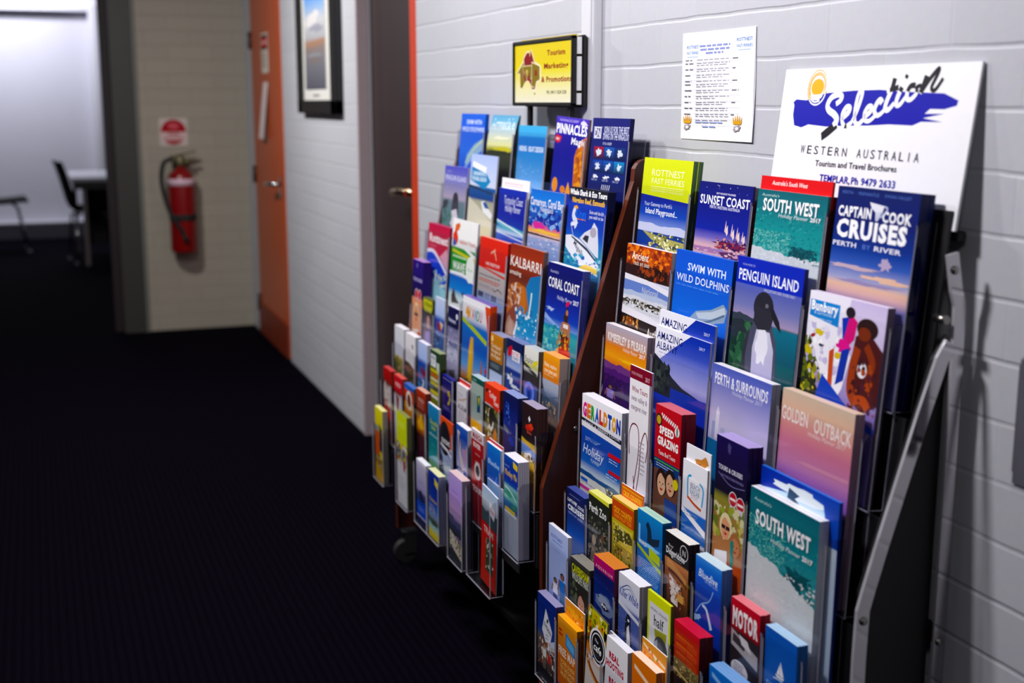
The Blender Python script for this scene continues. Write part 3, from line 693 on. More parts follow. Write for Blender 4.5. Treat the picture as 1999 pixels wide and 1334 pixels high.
def c_whalewatch(a):
    a.base([(0, '3c88c8'), (.16, '2c74b8'), (.34, '1c5ca4'), (.40, '2c78c0'), (.45, '1c68b8'), (.9, '1860b0'), (1, '3c88c8')]); a.st([(.38, .12), (.48, .2), (.50, .36)], .12, '14283c', w1=.2); a.p([(.45, .3), (.7, .26), (.9, .22), (.86, .32), (.6, .38)], '14283c'); a.blob(.6, .4, .3, .03, '8ac0e4', 3)
    a.r(.05, .18, .12, .4, '88b8e0'); a.p([(.48, .40), (.92, .44), (.92, .56), (.5, .52)], 'b8cc28'); a.p([(0, .44), (1, .60), (1, .66), (0, .48)], 'a8c020'); a.ln(.06, .60, .92, .88, 11, '9cc4ec', .4, rag=.1); a.t('WHALE', .22, .40, .04, 'f0f6fc', .3, .02); a.p([(0, .93), (1, 1.0), (1, 1.03), (0, .96)], 'a8c020')
def c_didge(a):
    a.base([(0, '0c0c12'), (.34, '101016'), (.36, 'b87850'), (.6, '8a5038'), (1, '3a2018')]); a.c(.80, .155, .17, 'd0d0d4'); a.c(.80, .155, .15, '101016'); a.t('N', .80, .155, .06, 'd0d0d4', .12); a.t('Buy', .25, .165, .025, 'c8c8cc', .2); a.t('Didgeridoos', .44, .245, .065, 'f0f0f2', .78, .012); a.ln(.3, .315, .8, .33, 1, 'a0a0a8')
    a.st([(.1, .40), (.4, .46), (.9, .56)], .2, 'c89060'); a.st([(.15, .50), (.5, .52), (.95, .60)], .08, '5a2c1c'); a.p([(.2, .55), (.72, .66), (.8, .95), (.3, .92)], 'e4dcd8'); a.sp(.22, .6, .76, .9, 40, .05, '8a5038 c8a088 3a2018 d8d0cc b86840', 6); a.r(0, .65, .1, .95, '20140f'); a.person(.7, .68, 1, 'b87050', 'd8a860', '5a2c1c', '2a140c', .3)
def c_bluedive(a):
    a.base([(0, '5890dc'), (.15, '2c64cc'), (.4, '1a44b8'), (1, '10309c')]); a.t('Bluedive', .5, .20, .075, 'd8e8fa', .72, .01, .25); a.t('ROTTNEST ISLAND', .62, .275, .02, 'a8c4f0', .5); a.st([(.05, .75), (.25, .60), (.5, .52), (.62, .44), (.7, .34)], .03, '88b4e8'); a.st([(.3, .6), (.45, .62), (.56, .72), (.66, .84)], .06, 'c8dcf4', w1=.1); a.blob(.1, .8, .14, .05, 'a0c0ec', 4, .5); a.c(.42, .92, .04, 'f0f4fa')
def c_motor(a):
    a.base([(0, 'c02834'), (.3, 'a81820'), (.34, '8a1018'), (.36, '2a2226'), (1, '1a161c')]); a.t('MOTOR', .5, .20, .15, 'f4eef0', .88, .05); a.p([(.03, .36), (.96, .50), (.96, .66), (.03, .55)], 'a8a0a0'); a.p([(.1, .40), (.55, .46), (.5, .54), (.08, .5)], '3a3438'); a.p([(.3, .38), (.6, .40), (.75, .52), (.4, .48)], 'd8d0d0'); a.e(.35, .80, .3, .11, 'd8d4dc'); a.ln(.16, .73, .56, .86, 5, '48424c'); a.p([(.3, .88), (.42, .88), (.4, 1)], 'd8d4dc')
def c_exper(a):
    a.base([(0, '2458b4'), (.4, '2c60b8'), (1, '1c50a8')]); a.yacht(.5, .36, .14); a.st([(.3, .405), (.5, .395), (.72, .415)], .02, 'e8f0fa'); a.t('EXPERIENCE', .5, .50, .065, '9cc0ec', .82, .012); a.t('ROTTNEST', .5, .585, .03, '7aa4e0', .5); a.r(0, .75, 1, 1, '1c48a0', '3868b8')
def c_rottwhite(a):
    a.base([(0, 'b8c4ec'), (.3, 'a8b8e8'), (.6, 'b0c0ec'), (.85, '90a8e0'), (1, 'd0d0e0')]); a.t('ROTTNEST', .42, .12, .035, '3858b0', .6, .01); a.ln(.2, .17, .8, .20, 1, '6078c0'); a.ln(.3, .27, .7, .28, 1, '6078c0'); a.person(.36, .62, 1.0, '8a5c48', 'e8e8f0', '3c4a88', '20181c', .3); a.person(.72, .50, .98, '8a5c48', '3c78c8', '2a6898', '1c1418', .34)
def c_caversham(a):
    a.base([(0, '34342c'), (.08, '2a2a22'), (.4, '20221c'), (1, '2a241c')]); a.t('CAVERSHAM', .52, .135, .085, 'd8dc40', .9, .035); a.t('WILDLIFE PARK', .52, .245, .075, 'd4d8c8', .88, .035); a.e(.6, .62, .26, .22, '3a2018'); a.face(.58, .58, .2, 'c89880', '2c1814'); a.p([(.35, .84), (.85, .80), (.95, 1), (.3, 1)], '8a88c0'); a.e(.25, .86, .22, .1, '8a8478'); a.sp(.0, .3, .35, .8, 20, .08, '3a4a2c 4a5a38 58604a', 6)
def c_aquarium(a):
    a.base([(0, 'b42868'), (.17, 'a82464'), (.20, '882060'), (.22, '182058'), (.5, '1c2c74'), (.75, '283c8a'), (1, '101c4c')]); a.t('A Q U A R I U M', .5, .155, .035, 'f0c8dc', .82, .006); a.p([(0, .2), (1, .35), (1, .42), (0, .27)], '201c50'); a.blob(.55, .72, .42, .16, '7080a8', 5, .2); a.blob(.5, .68, .3, .08, '98a4c0', 6, .2); a.p([(.3, .76), (.55, .70), (.8, .78), (.55, .83)], '1c1c38'); a.sp(.35, .735, .75, .77, 14, .03, 'f0f0f4', 3); a.e(.25, .66, .03, .018, '0c0c1c')
def c_killer(a):
    a.base([(0, 'd8d8e0'), (.3, 'c8ccdc'), (.42, 'c4c8dc'), (.46, '5a6aa8'), (.7, '48589a'), (1, '384888')]); a.st([(.15, .20), (.5, .10), (.86, .22)], .03, '4a5a90', w1=.01); a.st([(.2, .22), (.55, .15), (.8, .26)], .02, '6878a8'); a.t('Killer Whale', .5, .255, .085, '34449a', .9, .012, .15); a.p([(0, .40), (1, .50), (1, .56), (0, .46)], 'e0e0ea'); a.p([(.30, 1), (.34, .62), (.46, .50), (.60, .55), (.62, .75), (.72, 1)], '14161f'); a.p([(.42, 1), (.42, .72), (.52, .66), (.58, .85), (.6, 1)], 'd8d8e0'); a.e(.5, .60, .05, .02, 'e8e8ee'); a.sp(0, .5, 1, 1, 30, .05, '6878b0 8894c4 40508c', 4, .4)
def c_half(a):
    a.base([(0, 'd4dc28'), (1, 'c8d020')]); a.r(.08, .13, .92, 1, 'd8d8dc'); a.t('echidna, dryandra', .5, .20, .03, '4a4a50', .74, .005); a.t('half', .5, .33, .10, '18181c', .42, .015); a.p([(.3, .44), (.85, .40), (.8, .60), (.4, .62)], '9a9a30'); a.e(.6, .66, .3, .17, '3a3a40'); a.e(.52, .68, .2, .12, '5a5a62'); a.p([(.3, .62), (.45, .55), (.5, .8), (.4, .85)], 'a8a8b0'); a.r(.12, .84, .88, .97, 'd0d0d8'); a.t('Bay', .4, .93, .10, '18181c', .5, .045)
def c_redgrid(a):
    a.base([(0, 'cc1c2c'), (.1, 'c01c20'), (.12, 'b42818'), (.5, 'a82818'), (.52, '8a7048'), (.7, '5a4a30'), (.78, '241818'), (1, '1a1214')])
    for i in range(3):
        for j in range(2): a.r(.08 + .44 * j, .16 + .12 * i + .03 * j, .48 + .44 * j, .25 + .12 * i + .03 * j, 'c04020')
    for i in range(3): a.ln(.1, .18 + .12 * i, .9, .22 + .12 * i, 1, 'd88040')
    a.sp(0, .52, 1, .74, 60, .06, '8a8848 b0a060 4a5030 d0b880 6a3020', 5, .6); a.p([(0, .66), (1, .76), (1, .79), (0, .69)], 'c8b070')
def c_bluestack(a):
    a.base([(0, '3c78cc'), (.1, '2c64c0'), (.4, '1c50b0'), (1, '10409c')]); a.p([(.1, .05), (.9, .14), (.9, .18), (.1, .09)], '88b4e8'); a.t('DOLPHIN', .5, .3, .07, 'e0ecfa', .7, .02)
def c_swan(a):
    a.base([(0, '1c2a74'), (.34, '243888'), (.44, '34488a'), (.5, '5a5048'), (.8, '3a3030'), (.86, '14141c'), (1.1, '101018')]); a.p([(.46, .12), (.82, .34), (.62, .62), (.26, .40)], 'e8e8ee'); a.t('SWAN', .55, .34, .05, '2c3c48', .4, .025, 0, rot=-.35); a.blob(.56, .25, .05, .03, '2a4a38', 4); a.ln(.46, .42, .64, .5, 2, '7080a0'); a.p([(.6, .5), (1, .4), (1, .6), (.7, .6)], 'c8d0e4'); a.sp(.05, .5, .95, .85, 50, .07, '8a7868 c8b8a8 5a4038 e0d8d0 3a2c28 a05848', 6); a.person(.4, .55, .85, 'c09878', 'e0dcd8', '6a5848', '2a1c14', .22); a.person(.68, .58, .86, 'b88868', 'c04848', '4a3c38', '3a2418', .2); a.t('VALLEY TOURS', .55, 1.0, .03, 'd8d8e0', .6, .01, .2)
def c_freemap(a):
    a.base([(0, 'e8981c'), (.3, 'd87818'), (.5, 'cc6410'), (.8, 'c05810'), (.84, '2438a0'), (1, '1c2c88')]); a.r(.06, .14, .22, .17, 'c02818'); a.r(.06, .19, .26, .22, 'c02818'); a.p([(.42, .13), (.92, .21), (.92, .36), (.42, .29)], '3c90d4'); a.p([(.48, .17), (.86, .23), (.86, .32), (.48, .27)], '78b8e8'); a.t('FREE MAP', .48, .40, .085, 'f8e8d4', .86, .03)
    for i, s in enumerate(('YOUR GUIDE', 'TO THE SWAN', 'VALLEY REGION')): a.t(s, .52, .52 + .07 * i, .045, 'f0d080', .74, .015)
    a.r(.4, .82, 1, .95, '4a9030')
def c_freemapback(a):
    a.base([(0, 'e89020'), (1, 'd87010')]); a.blob(.4, .12, .3, .05, 'f0b050', 3, .4); a.sp(.1, .04, .9, .2, 12, .05, 'c05010 f8d090 a84818', 3)
def c_cafe(a):
    a.base([(0, 'c8c028'), (.12, 'b8a834'), (.3, '8a4a20'), (.42, 'c87828'), (.55, 'd8cfc8'), (1, 'cfc4b4')]); a.sp(0, 0, 1, .36, 60, .1, '303818 d87820 e8d040 6a7820 a03018 f0e8c0', 5); a.c(.58, .32, .44, 'f0eef0'); a.c(.58, .32, .38, '14161c'); a.c(.58, .32, .33, 'eceaee'); a.c(.58, .32, .30, '14161c'); a.t('The', .5, .27, .03, 'f0f0f0', .2, 0, .2); a.t('cafe', .58, .335, .07, 'f4f4f4', .4, .02, .2); a.st([(.05, .50), (.3, .60), (.7, .66), (.98, .64)], .1, '9a4818'); a.st([(.05, .55), (.4, .66), (.98, .70)], .04, 'e0a050'); a.t('your local', .5, .82, .03, '9a7050', .4); a.sp(0, .4, .4, .55, 10, .08, '3050a0 e8e8f0 c8a060', 8)
def c_shoot(a):
    a.base([(0, 'eceaee'), (1, 'e0dee4')])
    for i, (s, w) in enumerate((('REAL', .42), ('SHOOTING', .78), ('REAL', .42), ('GUNS', .42))):
        a.t(s, .45, .16 + .09 * i + (.06 if i > 1 else 0), .06, 'b81c34', w, .06)
    a.blob(.3, .80, .16, .06, 'd8b020', 3, .6); a.blob(.75, .86, .16, .08, '303038', 4, .6)
def c_orangew(a):
    a.base([(0, 'e0782c'), (.3, 'd86820'), (1, 'c85818')]); a.p([(.1, .08), (.9, .16), (.9, .2), (.1, .12)], 'f4d8b8'); a.t('PERTH', .5, .3, .08, 'fff0e0', .6, .03)
def c_orangewback(a):
    a.base([(0, 'e89830'), (1, 'd88020')]); a.st([(.05, .06), (.4, .10), (.95, .14)], .05, 'f4e0c0'); a.sp(.05, .08, .9, .24, 26, .05, 'f0e8d8 e87818 c84818 8a9830', 4)
# ------------------------------------------------------------------ covers (left rack)
def c_dolphl(a):
    a.base([(0, '2060d8'), (.3, '1c5cd8'), (.7, '2068dc'), (1, '1450c0')]); a.t('SWIM WITH', .55, .15, .05, 'dce8fc', .62, .02); a.t('WILD DOLPHINS', .52, .28, .05, 'dce8fc', .92, .02); a.r(.04, .34, .96, .343, '70a4f0'); a.p([(.34, .75), (.62, .55), (.98, .42), (1, .62), (.6, .8), (.3, 1)], '90b0cc'); a.st([(.3, .9), (.6, .64), (.98, .46)], .03, 'b8d0a8')
def c_armadale(a):
    a.base([(0, '4890b8'), (.15, '60a0c0'), (.3, '98b8c8'), (.5, 'd0d8c8'), (.72, 'e0e0a0'), (.82, '9a9a30'), (.9, '3a4018'), (1, '1c2410')]); a.t('Armadale', .5, .20, .13, 'dceaf0', .86, .0); a.ln(.05, .30, .6, .32, 1, 'd08a70'); a.blob(.62, .80, .3, .06, 'c8c020', 5, .4); a.blob(.5, .9, .5, .05, '20280f', 6, .4); a.blob(.5, .55, .35, .04, 'f0f0d0', 7, .3)
def c_boatrev(a):
    a.base([(0, '58b0e0'), (.14, '58a8dc'), (.18, '3c80c8'), (.5, '4a8ccc'), (.8, '6aa0d4'), (1, '98bcdc')]); a.hill(.18, .03, '3c78c0', 6, .3, c2='3474c4'); a.t('HIKING · BOAT DESIGN', .5, .345, .05, 'e8f0fa', .86, .03); a.sp(.1, .6, .9, 1, 30, .05, '80b0dc a0c4e4 5c98d0', 4, .3); a.r(.48, .86, .52, .95, 'e8ecf0')
def c_pinnacles(a):
    a.base([(0, '5a4ab8'), (.07, '4a3cb0'), (.12, '2a20a0'), (.4, '1c1890'), (.8, '1c2490'), (1, '2838a0')]); a.p([(.78, .3), (.98, .22), (1, .4), (1, 1), (.70, 1), (.66, .5)], 'd87818', 'b85a10'); a.sp(.72, .4, .98, .95, 40, .05, 'e89030 b85c14 e8a048 a04c10', 5)
    a.t('THE PINNACLES DESERT', .4, .045, .022, 'c8c0f0', .6); a.t('PINNACLES', .5, .155, .085, 'ffffff', .94, .03); a.t('Magic', .74, .30, .060, 'f4f4fa', .42, .025, .15); a.blob(.1, .30, .11, .06, 'd01828', 7, .2); a.t('ONLY', .1, .30, .025, 'ffffff', .12, .02)
    a.e(.14, .92, .09, .10, 'e09038'); a.e(.4, .96, .08, .05, 'd88030'); a.p([(.48, 1), (.56, .84), (.66, 1)], 'e8a048'); a.blob(.86, .06, .1, .04, 'd8d4ec', 8, .4)  # last pale blob paints in the glossy reflection on the top right corner
def c_diving(a):
    a.base([(0, '101468'), (.25, '10186c'), (.5, '0c1c70'), (.7, '102878'), (1, '0c1458')]); a.r(.06, .125, .26, .28, 'e4e6f0'); a.r(.075, .14, .245, .265, '12186a'); a.t('DN', .16, .205, .075, 'eceef6', .15, .02); a.t('JOIN US FOR THE BEST', .66, .155, .055, 'd8dcf0', .66, .01); a.t('DIVING ON THE NINGALOO', .66, .245, .055, 'd8dcf0', .68, .01); a.t('IT IS A REEF', .45, .345, .022, 'd0d4ec', .24, .01); a.r(.04, .12, .3, .123, 'd0d4f0')
    for i in range(3):
        for j in range(2):
            c = (('a82840', '2860b8', '183878'), ('1c48a8', '1c58b0', '3c90c8'))[j][i]
            x, y = .10 + .29 * i, .39 + .185 * j
            a.r(x, y, x + .27, y + .165, c, '101840'); a.blob(x + .13, y + .08, .06, .05, 'dce4f0', i * 3 + j, .5)
    for x in (.2, .5, .78): a.blob(x, .80, .06, .025, 'e8ecf4', int(x * 30), .6); a.ln(x - .1, .835, x + .1, .865, 2, 'b8c0e0')
    for i in range(5): a.st([(.42 + .05 * i, .90), (.40 + .05 * i, .97)], .015, 'd8dcec')
def c_pengl(a):
    a.base([(0, '5858b8'), (.2, '7070b8'), (.3, '8a88b8'), (.5, 'b0a4b8'), (.55, '6a7c88'), (1, '4a8080')]); a.t('YOUR HOME TO', .2, .09, .014, 'c0c0e8', .2); a.t('PENGUIN ISLAND', .5, .185, .055, 'd4d4ec', .9, .015); a.blob(.1, .62, .14, .08, '343a44', 4, .3); a.e(.55, .52, .12, .12, '2c2c34'); a.p([(.42, .55), (.68, .55), (.72, .75), (.4, .78)], '3a3a44'); a.p([(.38, 1), (.42, .7), (.62, .66), (.72, .85), (.74, 1)], 'd8d4e0'); a.sp(0, .7, .4, 1, 20, .07, '4a7060 5a8a78 3c6058', 3)
def c_arrow(a):
    a.base([(0, 'b0c0ec'), (.3, 'c0cce8'), (.44, 'c8d0e4'), (.46, '2c5a9c'), (.62, '1c4488'), (.66, 'a8a890'), (1, 'cfc8a8')]); a.p([(.08, .10), (.62, .17), (.6, .25), (.08, .18)], 'f0f2f8'); a.p([(.05, .18), (.64, .26), (.80, .36), (.60, .48), (.05, .38)], '2080b8'); a.t('CARNARVON IS', .36, .27, .04, 'e8f4fc', .52, .02); a.t('THE REEL REGION', .36, .345, .04, 'e8f4fc', .56, .02)
    a.p([(0, .44), (.4, .48), (1, .52), (1, .54), (0, .48)], '203038'); a.p([(0, .62), (.35, .72), (1, .95), (1, 1), (0, 1)], 'd4d0bc'); a.p([(.5, .66), (.62, .64), (.96, .82), (.9, .88), (.6, .80)], 'eef0f0'); a.p([(.56, .66), (.7, .66), (.82, .74), (.66, .74)], '2c5a9c')
def c_turq(a):
    a.base([(0, '1c30a8'), (.2, '1428a0'), (.5, '1424a0'), (.68, '1c3ca8'), (.72, '48a0c0'), (.8, 'c0d4ec'), (.84, '4068c8'), (1, '2438a8')]); a.t('Turquoise Coast', .55, .20, .085, 'e8ecfa', .68, .0, .15); a.t('Holiday Planner', .55, .345, .075, 'e8ecfa', .56, .0, .2); a.st([(0, .62), (.3, .68), (.6, .70), (1, .76)], .05, '68b8c8'); a.st([(0, .60), (.2, .63), (.7, .72), (1, .78)], .02, 'e8f0f8'); a.p([(.3, .86), (.5, .82), (.7, 1), (.3, 1)], '2c50b8'); a.p([(0, .80), (1, .88), (1, .90), (0, .82)], 'd8e0f0')
def c_turqback(a):
    a.base([(0, 'f0eef4'), (1, 'e8e6ee')]); a.ln(.1, .05, .9, .10, 2, 'd8a8a8')
def c_carnarvon(a):
    a.base([(0, '2868c8'), (.2, '3c80d4'), (.4, '3458b8'), (.52, '6a58b0'), (.6, 'd87098'), (.68, 'f0b060'), (.74, 'd8c0c8'), (.8, '98a8d0'), (1, '8098c8')]); a.sp(.0, .3, 1, .58, 60, .12, '2c3c98 6ca0dc 4060b8 98b8e4 283488', 5, .5); a.blob(.3, .58, .16, .06, 'e050a0', 6, .4); a.blob(.5, .66, .5, .025, 'f4c860', 7, .4); a.hill(.71, .012, '3a2c38', 8, .745, slope=.02); a.t('Carnarvon, Coral Bay', .5, .195, .075, 'f4f6fc', .98, .02); a.t('Ningaloo', .52, .30, .055, 'e4ecf8', .38, .01); a.sp(0, .78, 1, 1, 30, .06, 'a8b8dc 7088c0 c8cce0', 9, .3)
def c_whaleshark(a):
    a.base([(0, '0c0c18'), (.13, '101838'), (.2, '1c38a8'), (.5, '2848b8'), (.62, '3a6cc4'), (.74, '3888b0'), (.9, '3890a8'), (1, '3070a0')]); a.t('Whale Shark & Eco Tours', .5, .055, .045, 'ffffff', .96, .035); a.t('Ningaloo Reef, Exmouth', .52, .15, .042, 'f0b820', .84, .035)
    a.st([(.2, .24), (.16, .34), (.24, .42), (.2, .46)], .06, 'dce4f4', w1=.1); a.blob(.2, .44, .09, .03, 'e8ecf6', 4, .4); a.blob(.22, .235, .05, .02, 'e8a020', 5, .4); a.t('Kings', .36, .305, .07, '4a78e0', .28, .02); a.ln(.26, .37, .54, .39, 1, 'e88030', .6); a.t('Swim with the fish', .76, .265, .03, 'f0f2fa', .36, .005, .2); a.t('you wish to be', .76, .32, .03, 'f0f2fa', .36, .005, .2)
    a.p([(.0, .60), (.16, .58), (.40, .62), (.62, .70), (.92, .84), (.92, 1), (.5, .95), (.2, .84), (.02, .74)], 'e8eaf0'); a.p([(.16, .59), (.6, .70), (.9, .84), (.9, .86), (.58, .73), (.16, .61)], '2a3448'); a.p([(.38, .60), (.5, .52), (.66, .46), (.72, .38), (.82, .44), (.88, .66), (.9, .8), (.64, .70)], 'dcdfe8'); a.p([(.46, .60), (.52, .55), (.62, .55), (.6, .64)], '2a2c3c'); a.e(.72, .50, .08, .06, 'b0a8b8'); a.t('Magellan', .40, .74, .05, '1c2030', .34, .01, .2, rot=-.45); a.st([(.2, .58), (.12, .46)], .01, 'd0d8e8'); a.sp(0, .8, 1, 1, 40, .07, '48a0c0 2c80a8 88c4d4 3868b0', 8, .4); a.st([(.4, 1.0), (.6, .93), (.9, .95)], .06, 'e8c860')
def c_rottred(a):
    a.base([(0, 'b82444'), (.35, 'c02040'), (.5, 'c83858'), (.6, '3c5cc8'), (.85, '88b8d8'), (1, '98ccd8')]); a.t('Rottnest', .5, .225, .085, 'f8f0f2', .84, .04); a.t('ISLAND', .25, .35, .025, 'd888a0', .3); a.p([(.6, .5), (.9, .34), (1, .5), (1, .7)], 'd8a0b0'); a.p([(0, .46), (.3, .44), (.6, .56), (.9, .70), (1, .8), (1, 1), (0, .8)], '2444c0'); a.st([(0, .46), (.3, .44), (.65, .58), (1, .76)], .05, 'e8e4f0'); a.sp(.4, .75, 1, 1, 30, .08, 'a8d0d8 d0d8c8 88b8c8', 5, .5)
def c_airo(a):
    a.base([(0, 'ecebea'), (.3, 'e8e8e6'), (.32, '2c9030'), (.58, '288838'), (.6, 'e8ecf0'), (.63, '2c64c0'), (.78, '3c88d0'), (.84, 'b8d0d4'), (1, 'd8d8d0')]); a.p([(0, .30), (.5, .31), (1, .40), (1, .36), (.5, .27), (0, .26)], 'ecebea'); a.p([(.05, .335), (1, .385), (1, .42), (.05, .37)], 'c8c828'); a.ln(.08, .40, .9, .43, 1, 'c8e0b8', .8); a.blob(.2, .09, .10, .05, 'd86018', 4, .3); a.blob(.14, .20, .1, .08, 'd83018', 5, .2); a.blob(.1, .27, .06, .04, '2858b0', 6, .3); a.t('explore Travel', .62, .235, .04, 'd87050', .6, .01)
    a.t('WAVE', .34, .515, .08, 'f4f6f0', .5, .03, .1); a.c(.80, .51, .17, 'ecf0e8'); a.t('Rock', .8, .51, .03, '98a890', .2); a.p([(0, .585), (.5, .57), (1, .62), (1, .655), (.5, .605), (0, .62)], 'f0f2f4'); a.p([(.12, .86), (.2, .76), (.3, .86), (.45, .92), (.14, .94)], '3a3028'); a.p([(.5, .78), (1, .80), (1, .86), (.6, .84)], '203850')
def c_landred(a):
    a.base([(0, 'd82818'), (.43, 'd02018'), (.435, 'b8b0ac'), (.78, 'a8a2a0'), (.79, '98a0b0'), (.9, '88a0c4'), (1, '98a8c0')]); a.p([(0, .42), (1, .49), (1, .52), (0, .44)], 'd02018'); a.st([(.42, .21), (.50, .17), (.56, .19), (.60, .25), (.62, .29)], .02, 'f0c0a8'); a.st([(.50, .18), (.56, .14), (.54, .22)], .012, 'f0c0a8'); a.t('LAND CRUISE TOURS', .5, .365, .028, 'f4dcd8', .5, .025); a.ln(.3, .40, .75, .41, 1, 'e09088'); a.ln(.04, .54, .96, .57, 1, '6a6464', .6); a.ln(.04, .60, .96, .66, 2, 'b84828', .5); a.ln(.04, .69, .55, .74, 2, '7a7474'); a.st([(.55, .70), (.65, .73), (.75, .69), (.9, .73)], .012, '2a2a30')
    for i in range(4): a.r(.04 + .24 * i, .80, .24 + .24 * i, .88, ('3c4458', '707890', '505868', '88909c')[i])
def c_kalbarri(a):
    a.base([(0, '8a2c1c'), (.18, 'a03820'), (.3, '6a2c20'), (.45, '8a4838'), (1, '7a4a44')]); a.p([(.66, .28), (1, .22), (1, 1), (.15, 1), (.3, .82), (.35, .6)], '1c70b0', '3098c8'); a.p([(0, .42), (.3, .36), (.56, .40), (.66, .58), (.6, .70), (.46, .66), (.3, .56), (.0, .72)], 'b06838'); a.p([(.3, .40), (.5, .38), (.6, .55), (.55, .66), (.42, .60)], 'c87840'); a.sp(.0, .42, .4, .6, 40, .06, 'd0a890 8a4c38 c08058 e0c8b8', 6)
    a.blob(.14, .86, .17, .13, 'a88474', 7, .2); a.blob(.16, .84, .1, .08, 'c0a090', 8, .2); a.st([(.28, .62), (.36, .74), (.28, .9)], .05, 'e4ecf0'); a.st([(.5, .66), (.66, .68), (.72, .56), (.74, .42)], .04, 'd8e8f0'); a.sp(.3, .6, 1, 1, 70, .05, '48a8d0 1c68a8 e8f0f4 2888c0 88c8e0', 9, .6); a.t('KALBARRI', .49, .165, .085, 'f8efe8', .94, .014); a.t('amazing', .2, .275, .04, 'f0e0d4', .36, .015, .1)
def c_coral(a):
    a.base([(0, '0c1064'), (.2, '101870'), (.4, '1c2c9c'), (.55, '2444b4'), (.63, '7898d8'), (.65, '3c90b8'), (.72, '48a4a8'), (.85, '2c8098'), (1, '1c6880')]); a.t("Australia's", .2, .085, .024, 'c8ccf0', .25, 0, .2); a.t('CORAL COAST', .49, .20, .080, 'ffffff', .90, .02); a.t('Holiday Planner', .56, .335, .036, 'd8dcf4', .44, 0, .25); a.t('2017', .88, .335, .036, 'f4f4fc', .15, .03); a.blob(.16, .48, .1, .02, 'b8c8ec', 3, .6); a.st([(0, .56), (.2, .60), (.46, .64)], .07, '98b4e8', w1=.02); a.sp(0, .66, .6, 1, 50, .09, '58b4b0 3c9aa8 78c4bc 2c8898', 6, .5)
    a.p([(.56, .52), (.66, .38), (.70, .52), (.68, .62)], '3a2018'); a.e(.66, .46, .035, .03, 'c08060'); a.blob(.66, .37, .05, .03, 'd84060', 4, .4); a.p([(.56, .56), (.74, .56), (.72, .72), (.58, .72)], 'b87850'); a.r(.58, .58, .72, .62, 'f0e8e4'); a.st([(.56, .57), (.50, .70), (.44, .82)], .04, 'b87850'); a.st([(.74, .57), (.78, .70), (.74, .80)], .04, 'b87850'); a.p([(.54, .70), (.76, .70), (.8, .9), (.52, .9)], 'a02818'); a.sp(.52, .68, .8, .86, 24, .04, 'c83020 2a3c20 d8a838 5a1c14', 5); a.p([(.36, .92), (.5, .82), (.56, 1), (.36, 1)], 'e0a030'); a.p([(.5, .84), (.82, .84), (.86, 1), (.48, 1)], 'c82c28')
def c_purple(a):
    a.base([(0, '2c1c78'), (.2, '241468'), (.38, '1a1048'), (.47, '140c30'), (.48, 'd08868'), (.7, 'e0a888'), (1.45, 'b07050')]); a.t('TOURS & CRUISES', .5, .245, .04, 'c8c0ec', .86, .02); a.blob(.42, .07, .05, .03, '7a70b0', 3)
    for x in (.42, .72): a.c(x, .43, .16, 'e8e0e8'); a.c(x, .43, .14, 'b82838')
    a.face(.45, .70, .24, 'e0a080', 'e8c8a0', 'a03030', '2a1c1c'); a.p([(.1, .9), (.7, .86), (.8, 1.4), (.1, 1.4)], 'e8dcd4'); a.p([(.6, .9), (1, .9), (1, 1.4), (.7, 1.4)], 'c05838')
def c_caverl(a):
    a.base([(0, '3a4028'), (.06, 'c8c828'), (.18, 'b8b830'), (.24, '3a3c2c'), (.5, '5a5460'), (1, '8a84a8')]); a.t('CAVERSHAM', .5, .12, .06, '3a3c18', .84, .03); a.t('WILDLIFE PARK', .5, .24, .05, 'd8dc60', .84, .03); a.face(.6, .48, .2, 'c8a0a0', '4a3034'); a.p([(.3, .7), (.8, .66), (.9, 1), (.3, 1)], 'a8a0d0')
def c_palesea(a):
    a.base([(0, 'c0cce8'), (.3, 'a8bce4'), (.4, '3858b8'), (.55, '28489c'), (.8, '205088'), (1, '184068')]); a.p([(.2, .42), (.8, .5), (.7, .6), (.3, .56)], '983040'); a.p([(.5, .4), (.9, .44), (.7, .56)], 'd8c8a0'); a.e(.4, .72, .18, .06, '182838'); a.sp(0, .6, 1, 1, 30, .09, '3880b0 2868a0 88b8d4 184878', 4, .5)
def c_navyl(a):
    a.base([(0, '141444'), (.36, '10103c'), (.38, '7878a0'), (.6, '8a88a8'), (.66, '384878'), (.8, 'c8c8dc'), (1, 'a8a4c0')]); a.t('Rottnest', .4, .24, .05, 'd0d4f0', .6, .02); a.c(.8, .14, .08, 'd8dcf0'); a.sp(0, .4, 1, .68, 30, .09, '9a94b8 686490 b8b0cc', 3, .6); a.sp(0, .7, 1, 1, 24, .08, 'e8e8f0 b0acc8 7880a8', 5, .6)
